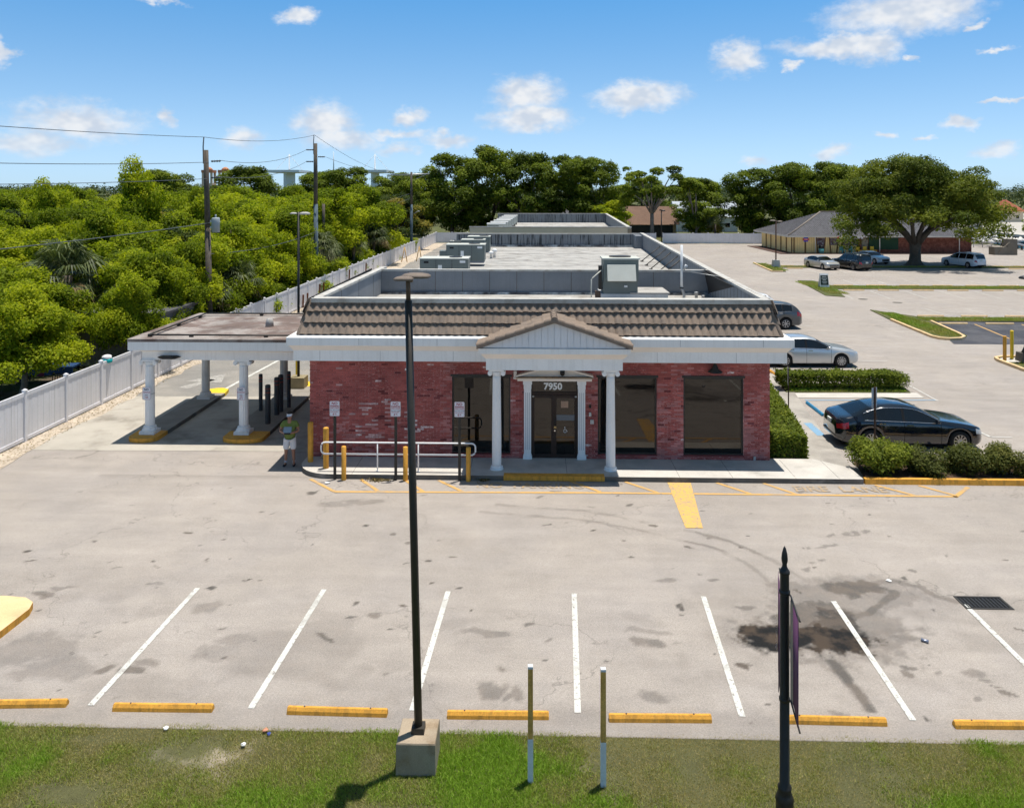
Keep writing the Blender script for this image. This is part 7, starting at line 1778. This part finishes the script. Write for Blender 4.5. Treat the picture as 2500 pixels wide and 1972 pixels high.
# ------------------------------------------------------------------ palms
def palm_proto(seed, n_fr, R_, trunk_h, label):
    rg2 = random.Random(seed); e_ = empty('fan_palm', (0, 0, 0), 0, label, 'palm', 'fan palms along the fence')
    MB().tube([(0, 0, -.1), (.05, 0, trunk_h * .5), (0, .05, trunk_h)], [.2, .17, .19], 10).build('trunk', bark, e_)
    def frond(az_, elev, L, dead):
        b = MB(); d = Vector((math.cos(az_) * math.cos(elev), math.sin(az_) * math.cos(elev), math.sin(elev))); o = Vector((0, 0, trunk_h))
        side = d.cross(Vector((0, 0, 1))).normalized(); nrm = side.cross(d).normalized(); hub = o + d * L * .5 - Vector((0, 0, .04 * L))
        w = side * .015
        b.face([o - w, o + w, hub + w, hub - w])
        n_l = 26
        for i in range(n_l):
            t = (i / (n_l - 1) - .5) * R(230); dr = d * math.cos(t) + side * math.sin(t); ll = L * .62 * (.75 + .25 * math.cos(t)) * rg2.uniform(.88, 1.08)
            sd = (side * math.cos(t) - d * math.sin(t)) * ll * .035
            m1 = hub + dr * ll * .55 + nrm * ll * .06; tip = hub + dr * ll - Vector((0, 0, ll * rg2.uniform(.28, .62)))
            b.face([hub, m1 + sd, tip, m1 - sd])
        return b
    mb_l, mb_d = MB(), MB()
    for i in range(n_fr):
        el_ = rg2.uniform(-.5, 1.35); dead = el_ < -.25
        fr_ = frond(rg2.uniform(0, 6.283), el_, R_ * rg2.uniform(.85, 1.1), dead); tgt = mb_d if dead else mb_l
        k = len(tgt.v); tgt.v += fr_.v; tgt.f += [tuple(k + j for j in f) for f in fr_.f]; tgt.mi += fr_.mi; tgt.sm += fr_.sm
    for mb_, nm, m_ in ((mb_l, 'fronds', LF_PALM), (mb_d, 'dead_fronds', LF_DEAD)):
        if not mb_.f: continue
        me = mb_.mesh(nm, m_); at = me.attributes.new('v', 'FLOAT', 'FACE'); at.data.foreach_set('value', np.random.RandomState(seed).uniform(.2, .8, len(me.polygons)).astype(np.float32))
        prop(link(nm, me, e_), kind='stuff')
    return e_
p1 = palm_proto(1, 40, 2.0, 3.6, 'large fan palm left of the shaded outbuilding'); p1.location = (-25.0, 42.3, 0); p1.scale = (1.25, 1.25, 1.2)
p2 = palm_proto(2, 30, 1.8, 2.9, 'fan palm with drooping fronds behind the canopy'); p2.location = (-21.4, 42.5, 0)
for (x, y, s, rz, pp, lb) in ((-19.6, 47.6, .95, 1, p2, 'fan palm leaning over the fence above the canopy'), (-18.9, 51.0, .85, 2, p1, 'low fan palm touching the fence beyond the canopy'), (-19.1, 72, 1.0, 3, p1, 'fan palm beside the foot of the blue grey pole'),
                             (-19.0, 84, 1.05, 4, p2, 'fan palm along the middle of the fence'), (-18.7, 93, 1.0, 5, p1, 'shaggy fan palm with brown fronds farther along the fence'), (-19.2, 99, 1.1, .5, p2, 'fan palm next to the brown fronded one'),
                             (-56, 128, 1.6, 1, p1, 'distant palm at the left end of the grove skyline'), (31.5, 141, 1.1, 2, p2, 'fan palm behind the fence near the slim leafy tree'), (-37.0, 108, 1.3, 3, p1, 'drooping palm behind the stub pole')):
    copy_tree(pp, None, (x, y, 0), rz, lb, None, s)
rg2 = random.Random(3)
yu = empty('yucca_clump', (-19.6, 35.6, 0), 0, 'spiky yucca clump behind the fence near the teal cloth', 'plant'); b = MB()
for i in range(46):
    a = rg2.uniform(0, 6.28); e = rg2.uniform(.15, 1.3); L = rg2.uniform(.9, 1.5); d = Vector((math.cos(a) * math.cos(e), math.sin(a) * math.cos(e), math.sin(e))); s = Vector((-math.sin(a), math.cos(a), 0)) * .03; o = Vector((0, 0, .4))
    b.face([o - s, o + s, o + d * L]); 
me = b.mesh('yucca_leaves', LF_PALM); at = me.attributes.new('v', 'FLOAT', 'FACE'); at.data.foreach_set('value', np.random.RandomState(4).uniform(0, .6, len(me.polygons)).astype(np.float32)); prop(link('leaves', me, yu), kind='stuff')
MB().tube([(0, 0, 0), (0, 0, .5)], .1, 6).build('stem', bark, yu)

# ------------------------------------------------------------------ hedges and shrubs
def box_leaves(n, f, seed, L, mat_, name, vmean=.5):
    """leaves on the skin of a shape: f(u, v, w, rg) -> point, normal"""
    rg = np.random.RandomState(seed); P, N = f(rg, n); N = N * .6 + np.array([0, 0, .45]) + rg.normal(size=(n, 3)) * .45
    P = P + rg.normal(size=(n, 3)) * .03
    v = np.clip(vmean + (vnoise(P[:, 0] + 50, P[:, 1] + P[:, 2] + 50, 3., seed) - .5) * .7 + rg.normal(size=n) * .14, 0, 1)
    V = leaf_quads(P, N, L, rg, .6); return fast_mesh(name, V, 4, np.arange(len(V)), mat_, v)
def skin_box(x0, x1, y0, y1, z0, z1, rough=.06):
    def f(rg, n):
        dims = np.array([x1 - x0, y1 - y0, z1 - z0]); ar = np.array([dims[1] * dims[2]] * 2 + [dims[0] * dims[2]] * 2 + [dims[0] * dims[1] * 1.3, 0]); side = rg.choice(6, n, p=ar / ar.sum())
        P = np.array([x0, y0, z0]) + rg.rand(n, 3) * dims; N = np.zeros((n, 3))
        for k, (ax, val, sg) in enumerate(((0, x0, -1), (0, x1, 1), (1, y0, -1), (1, y1, 1), (2, z1, 1))):
            s = side == k; P[s, ax] = val - sg * np.abs(rg.normal(size=s.sum())) * rough * 1.6; N[s, ax] = sg
        bump = (vnoise(P[:, 0] + 20, P[:, 1] + 20, 2.2, 5) - .5) * .20
        P[:, 2] += bump * (P[:, 2] - z0) / (z1 - z0)
        return P, N
    return f
hd = empty('long_hedge', (13.6, 36.2, 0), 0, 'clipped hedge on bare stems in the verge strip', 'hedge')
link('foliage', box_leaves(11000, skin_box(-2.75, 2.2, -.45, .45, .26, .80), 1, .10, LF_HEDGE, 'hedge_leaves', .58), hd)
rg2 = random.Random(6)
for i in range(9):
    x = -2.5 + i * .58; b = MB()
    for k in range(4): b.tube([(x, 0, 0), (x + rg2.uniform(-.12, .12), rg2.uniform(-.1, .1), .3), (x + rg2.uniform(-.32, .32), rg2.uniform(-.3, .3), .6)], [.03, .022, .01], 5)
    b.build('stems', bark, hd)
puffs = [(2.5, 0, .42, .55, .5, .42), (2.3, .1, .55, .45, .45, .3)]
link('end_shrub', crown_mesh('end_shrub', puffs, 2600, .10, LF_HEDGE, 4, vmean=.5), hd)
hw = empty('wall_hedge', (8.3, 26.5, 0), 0, 'clipped hedge growing along the brick end wall', 'hedge')
def wedge(rg, n):
    P, N = skin_box(-.6, .62, 0, 7.8, .05, .86)(rg, n); P[:, 0] += P[:, 1] * .135 * (P[:, 0] + .9) / 1.6; P[:, 0] += .0; return P, N
link('foliage', box_leaves(24000, wedge, 2, .10, LF_HEDGE, 'wall_hedge_leaves', .55), hw)
b = MB(); b.prism([(-.45, .2), (.45, .2), (1.2, 7.6), (-.45, 7.6)], 0, .7); b.build('inner_twigs', mulch, hw)
for i, (x, r_, h, m_, n, lb) in enumerate(((10.8, .92, .92, LF_HEDGE, 9500, 'bright green rounded shrub at the left end of the planter'), (12.15, .80, .72, LF_SHRUB, 5200, 'olive shrub second from the left in the planter'), (13.4, .86, .78, LF_SHRUB, 5600, 'olive shrub third in the planter in front of the black car'),
                                           (14.7, .88, .82, LF_SHRUB, 5800, 'olive shrub fourth in the planter below the front wheel'), (16.1, .90, .92, LF_SHRUB, 6400, 'dark full shrub fifth in the planter'), (17.4, .7, .85, LF_SHRUB, 3000, 'thin twiggy shrub at the right photo edge'))):
    e_ = empty('planter_shrub', (x, 25.35, .06), i, lb, 'shrub', 'shrubs in the planter'); rg2 = random.Random(i + 3)
    pf = [(rg2.uniform(-.68, .68) * r_, rg2.uniform(-.5, .5) * r_, rg2.uniform(.2, .80) * h, r_ * rg2.uniform(.3, .48), r_ * rg2.uniform(.3, .48), r_ * .34) for _ in range(15)]
    link('foliage', crown_mesh('shrub_leaves', pf, n, .085, m_, 200 + i, vmean=.52 if m_ is LF_HEDGE else .42, low=.8, shell=.35), e_)
    b = MB()
    for k in range(8): b.tube([(0, 0, 0), (rg2.uniform(-.15, .15), rg2.uniform(-.15, .15), h * .4), (rg2.uniform(-.6, .6) * r_, rg2.uniform(-.5, .5) * r_, h * .85)], [.022, .016, .006], 5)
    b.build('stems', bark, e_)

# ------------------------------------------------------------------ grass
def blades(name, xs_, ys_, zs_, h, w, v, seed, parent=None):
    rg = np.random.RandomState(seed); n = len(xs_); a = rg.uniform(0, 6.283, n); lean = rg.normal(size=(n, 2)) * .55
    hh = h * rg.uniform(.55, 1.25, n); sx, sy = np.cos(a) * w * .5, np.sin(a) * w * .5
    base = np.stack([xs_, ys_, zs_], 1); A = base + np.stack([-sx, -sy, np.zeros(n)], 1); B = base + np.stack([sx, sy, np.zeros(n)], 1); T = base + np.stack([lean[:, 0] * hh, lean[:, 1] * hh, hh], 1)
    V = np.stack([A, B, T], 1).reshape(-1, 3)
    return fast_mesh(name, V, 3, np.arange(3 * n), LF_GRASS, v)
rgn = np.random.RandomState(17); n = 420000
gx_ = rgn.uniform(-9.4, 9.4, n); gy_ = rgn.uniform(10.6, 13.16, n)
dens_ = vnoise(gx_ + 40, gy_ + 40, .55, 41, 4, .6); green = vnoise(gx_ + 10, gy_ + 90, .33, 42, 4, .55)
edge = sstep(gy_ + (vnoise(gx_ + 5, gy_ * 0 + 3, 3., 43) - .5) * .16, 13.02, 13.14)
def patch(cx, cy, rx, ry): return np.exp(-(((gx_ - cx) / rx) ** 2 + ((gy_ - cy) / ry) ** 2))
bare = patch(-5.75, 12.45, .42, .35) * 1.0 + patch(-6.6, 11.6, .6, .22) * .8 + patch(-7.3, 12.75, .7, .1) * .6 + patch(2.35, 12.35, .28, .42) * .75 + patch(3.6, 12.3, .5, .25) * .4 + patch(5.7, 12.3, .4, .2) * .4
gk = np.clip(.54 + (green - .5) * 1.5 + (vnoise(gx_ + 70, gy_ + 20, 1.7, 44, 3, .6) - .5) * .9 + patch(-7.6, 12.2, 1.0, .5) * .45 + patch(-.6, 11.7, 1.0, .9) * .5 + patch(.9, 11.3, 1.4, .4) * .35 + patch(6.6, 11.3, 1.6, .7) * .45 - patch(-3.2, 12.6, 2.0, .9) * .22 - patch(4.2, 12.95, 3.5, .22) * .2 - patch(1.8, 12.6, 1.0, .5) * .15, 0, 1)
keep = rgn.rand(n) < np.clip(.35 + .8 * dens_ + .25 * gk, 0, 1) * (1 - np.clip(bare * 1.1 + (dens_ < .40) * .5, 0, .96)) * (1 - edge)
gx_, gy_, gk = gx_[keep], gy_[keep], gk[keep]
val = np.clip(gk + rgn.normal(size=len(gx_)) * .16, 0, 1)
hgt = .026 + .036 * gk
prop(link('grass', blades('grass', gx_, gy_, np.full(len(gx_), -.012), hgt, .011 + .006 * gk, val, 18)), 'patchy green and straw coloured lawn along the lot edge', kind='stuff')
def strip_grass(parent, polys, n, seed):
    rg = np.random.RandomState(seed); X, Y_ = [], []
    for (x0, x1, y0, y1) in polys: 
        k = int(n * (x1 - x0) * (y1 - y0) / sum((b - a) * (d - c) for a, b, c, d in polys)); X.append(rg.uniform(x0, x1, k)); Y_.append(rg.uniform(y0, y1, k))
    X, Y_ = np.concatenate(X), np.concatenate(Y_); v = np.clip(.55 + (vnoise(X, Y_, .6, seed) - .5) * 1.2 + rg.normal(size=len(X)) * .15, 0, 1)
    prop(link('grass', blades('strip_grass', X, Y_, np.full(len(X), .045), np.full(len(X), .10), np.full(len(X), .045), v, seed + 1), parent), kind='stuff')
strip_grass(strip_a, [(24.6, 26.2, 49.4, 56.5), (24.9, 26.0, 56.5, 58.8), (26.5, 44, 55.3, 56.7)], 16000, 50); strip_grass(strip_b, [(25.3, 27, 69.5, 79), (27, 60, 73.7, 75.6)], 16000, 52); strip_grass(strip_c, [(26.6, 28.2, 90, 99), (28, 70, 94.3, 95.7)], 12000, 54)
strip_grass(isl, [(24.6, 30, 36, 42)], 6000, 56); strip_grass(bpy.data.objects['verge'], [(11.2, 16.3, 35.6, 36.9)], 5000, 58)
# dry leaf litter along the fence and under the big tree
rgn = np.random.RandomState(5); n = 2600; P = np.stack([rgn.uniform(-17.9, -17.1, n), rgn.uniform(22, 60, n), np.full(n, .022)], 1)
prop(link('leaf_litter', fast_mesh('leaf_litter', (lv := leaf_quads(P, np.tile([0, 0, 1.], (n, 1)) + rgn.normal(size=(n, 3)) * .3, .06, rgn, .6)), 4, np.arange(len(lv)), LF_DEAD, rgn.rand(n))), 'dry leaves scattered along the foot of the fence', kind='stuff')

# ================================================================== LITTER
def crumple(name, loc, s, m_, label, cat, seed, flat=.5):
    rg = random.Random(seed); b = MB(); rings = []
    for i in range(6):
        t = math.pi * i / 5; rings.append([(s * math.sin(t) * math.cos(a) * rg.uniform(.6, 1.2), s * math.sin(t) * math.sin(a) * rg.uniform(.6, 1.2), flat * s * (1 - math.cos(t)) * rg.uniform(.8, 1.1)) for a in [2 * math.pi * j / 9 for j in range(9)]])
    b.grid(rings, 0, True, False, False, False); return prop(b.build(name, m_, loc=loc), label, cat)
paper_m = mat('white litter paper', (.75, .75, .73), .8); crumple('paper_scrap', (-6.02, 12.98, .02), .045, paper_m, 'white paper scrap at the grass edge left of the bare patch', 'litter', 1)
crumple('paper_scrap', (-4.61, 12.62, .03), .045, paper_m, 'white paper scrap lying in the brown grass', 'litter', 2); crumple('paper_scrap', (-6.25, 24.1, .01), .08, paper_m, 'white scrap on the hatching by the fire lane sign', 'litter', 3, .25)
crumple('paper_scrap', (8.0, 18.4, .01), .06, paper_m, 'white scrap beside the dark stain on the asphalt', 'litter', 4, .3)
crumple('snack_wrapper', (-4.38, 12.98, .02), .05, mat('orange wrapper', (.55, .25, .15), .6), 'orange wrapper at the grass edge', 'litter', 5); crumple('bottle_cap', (-4.30, 12.9, .02), .035, mat('blue wrapper', (.05, .08, .3), .5), 'small blue scrap beside the orange wrapper', 'litter', 6)
b = MB(); b.tube([(-.06, 0, .033), (.0, .0, .028), (.07, .01, .033)], [.032, .024, .032], 10); prop(b.build('crushed_can', mat('crushed can metal', (.30, .33, .42), .35, metal=.6), loc=(7.62, 15.93, 0.006), rot=(0, 0, -.7)), 'crushed silver can in the stained stall', 'litter')
crumple('paper_bag', (-6.78, 25.85, .15), .13, mat('tan paper bag', (.36, .28, .19), .9), 'crumpled tan paper bag against the brick wall', 'litter', 8, .8)
rgn = np.random.RandomState(9)
for (x, y, sx, n, lb) in ((-4.75, 24.36, .38, 150, 'small heap of dry leaves at the kerb by the middle sign'), (-1.5, 24.45, .22, 80, 'dry leaves gathered at the left porch column')):
    P = np.stack([x + rgn.normal(size=n) * sx * .5, y + rgn.normal(size=n) * .06, .02 + np.abs(rgn.normal(size=n)) * .02], 1); V = leaf_quads(P, rgn.normal(size=(n, 3)) + [0, 0, 1.2], .07, rgn, .6)
    prop(link('dry_leaves', fast_mesh('dry_leaves', V, 4, np.arange(len(V)), LF_DEAD, rgn.rand(n))), lb, kind='stuff')
# timber offcuts leaning at the fence
for x, y, h, lb in ((-17.55, 60.5, 1.0, 'left rusty bar leaning at the fence'), (-17.5, 61.5, 1.0, 'rusty bar next to the leftmost one at the fence'), (-17.5, 65, 1.3, 'taller rusty bar in the middle of the fence'), (-17.45, 66, 1.3, 'taller rusty bar right of the middle one'), (-17.4, 75, 1.5, 'rusty bar farther along the fence'), (-17.3, 82, 1.5, 'rightmost rusty bar along the fence')):
    prop(MB().box(-.06, .06, -.04, .04, 0, h).build('rusty_bar', mat('rusty bar', (.16, .06, .03), .9) if 'rusty bar' not in bpy.data.materials else bpy.data.materials['rusty bar'], loc=(x, y, 0), rot=(.08, .05, 0)), lb, 'bar', 'rusty bars along the fence')
for x, y, lb in ((-16.6, 100, 'left pale timber leaning against the fence'), (-14.9, 101, 'crossed pale timbers beside the fence')):
    b = MB(); b.tube([(0, 0, 0), (.35, .2, 1.9)], .06, 5); b.tube([(.7, 0, 0), (.35, .2, 1.9)], .06, 5); prop(b.build('pale_timber', mat('pale pine', (.50, .33, .15), .8) if 'pale pine' not in bpy.data.materials else bpy.data.materials['pale pine'], loc=(x, y, 0)), lb, 'timber')
# concrete block entering the frame at the lower right
prop(MB().box(-.25, .25, -.25, .25, -.02, .55, top=.97).build('concrete_footing', concrete_block, loc=(7.52, 11.55, 0)), 'concrete footing cut by the lower right photo edge', 'footing')
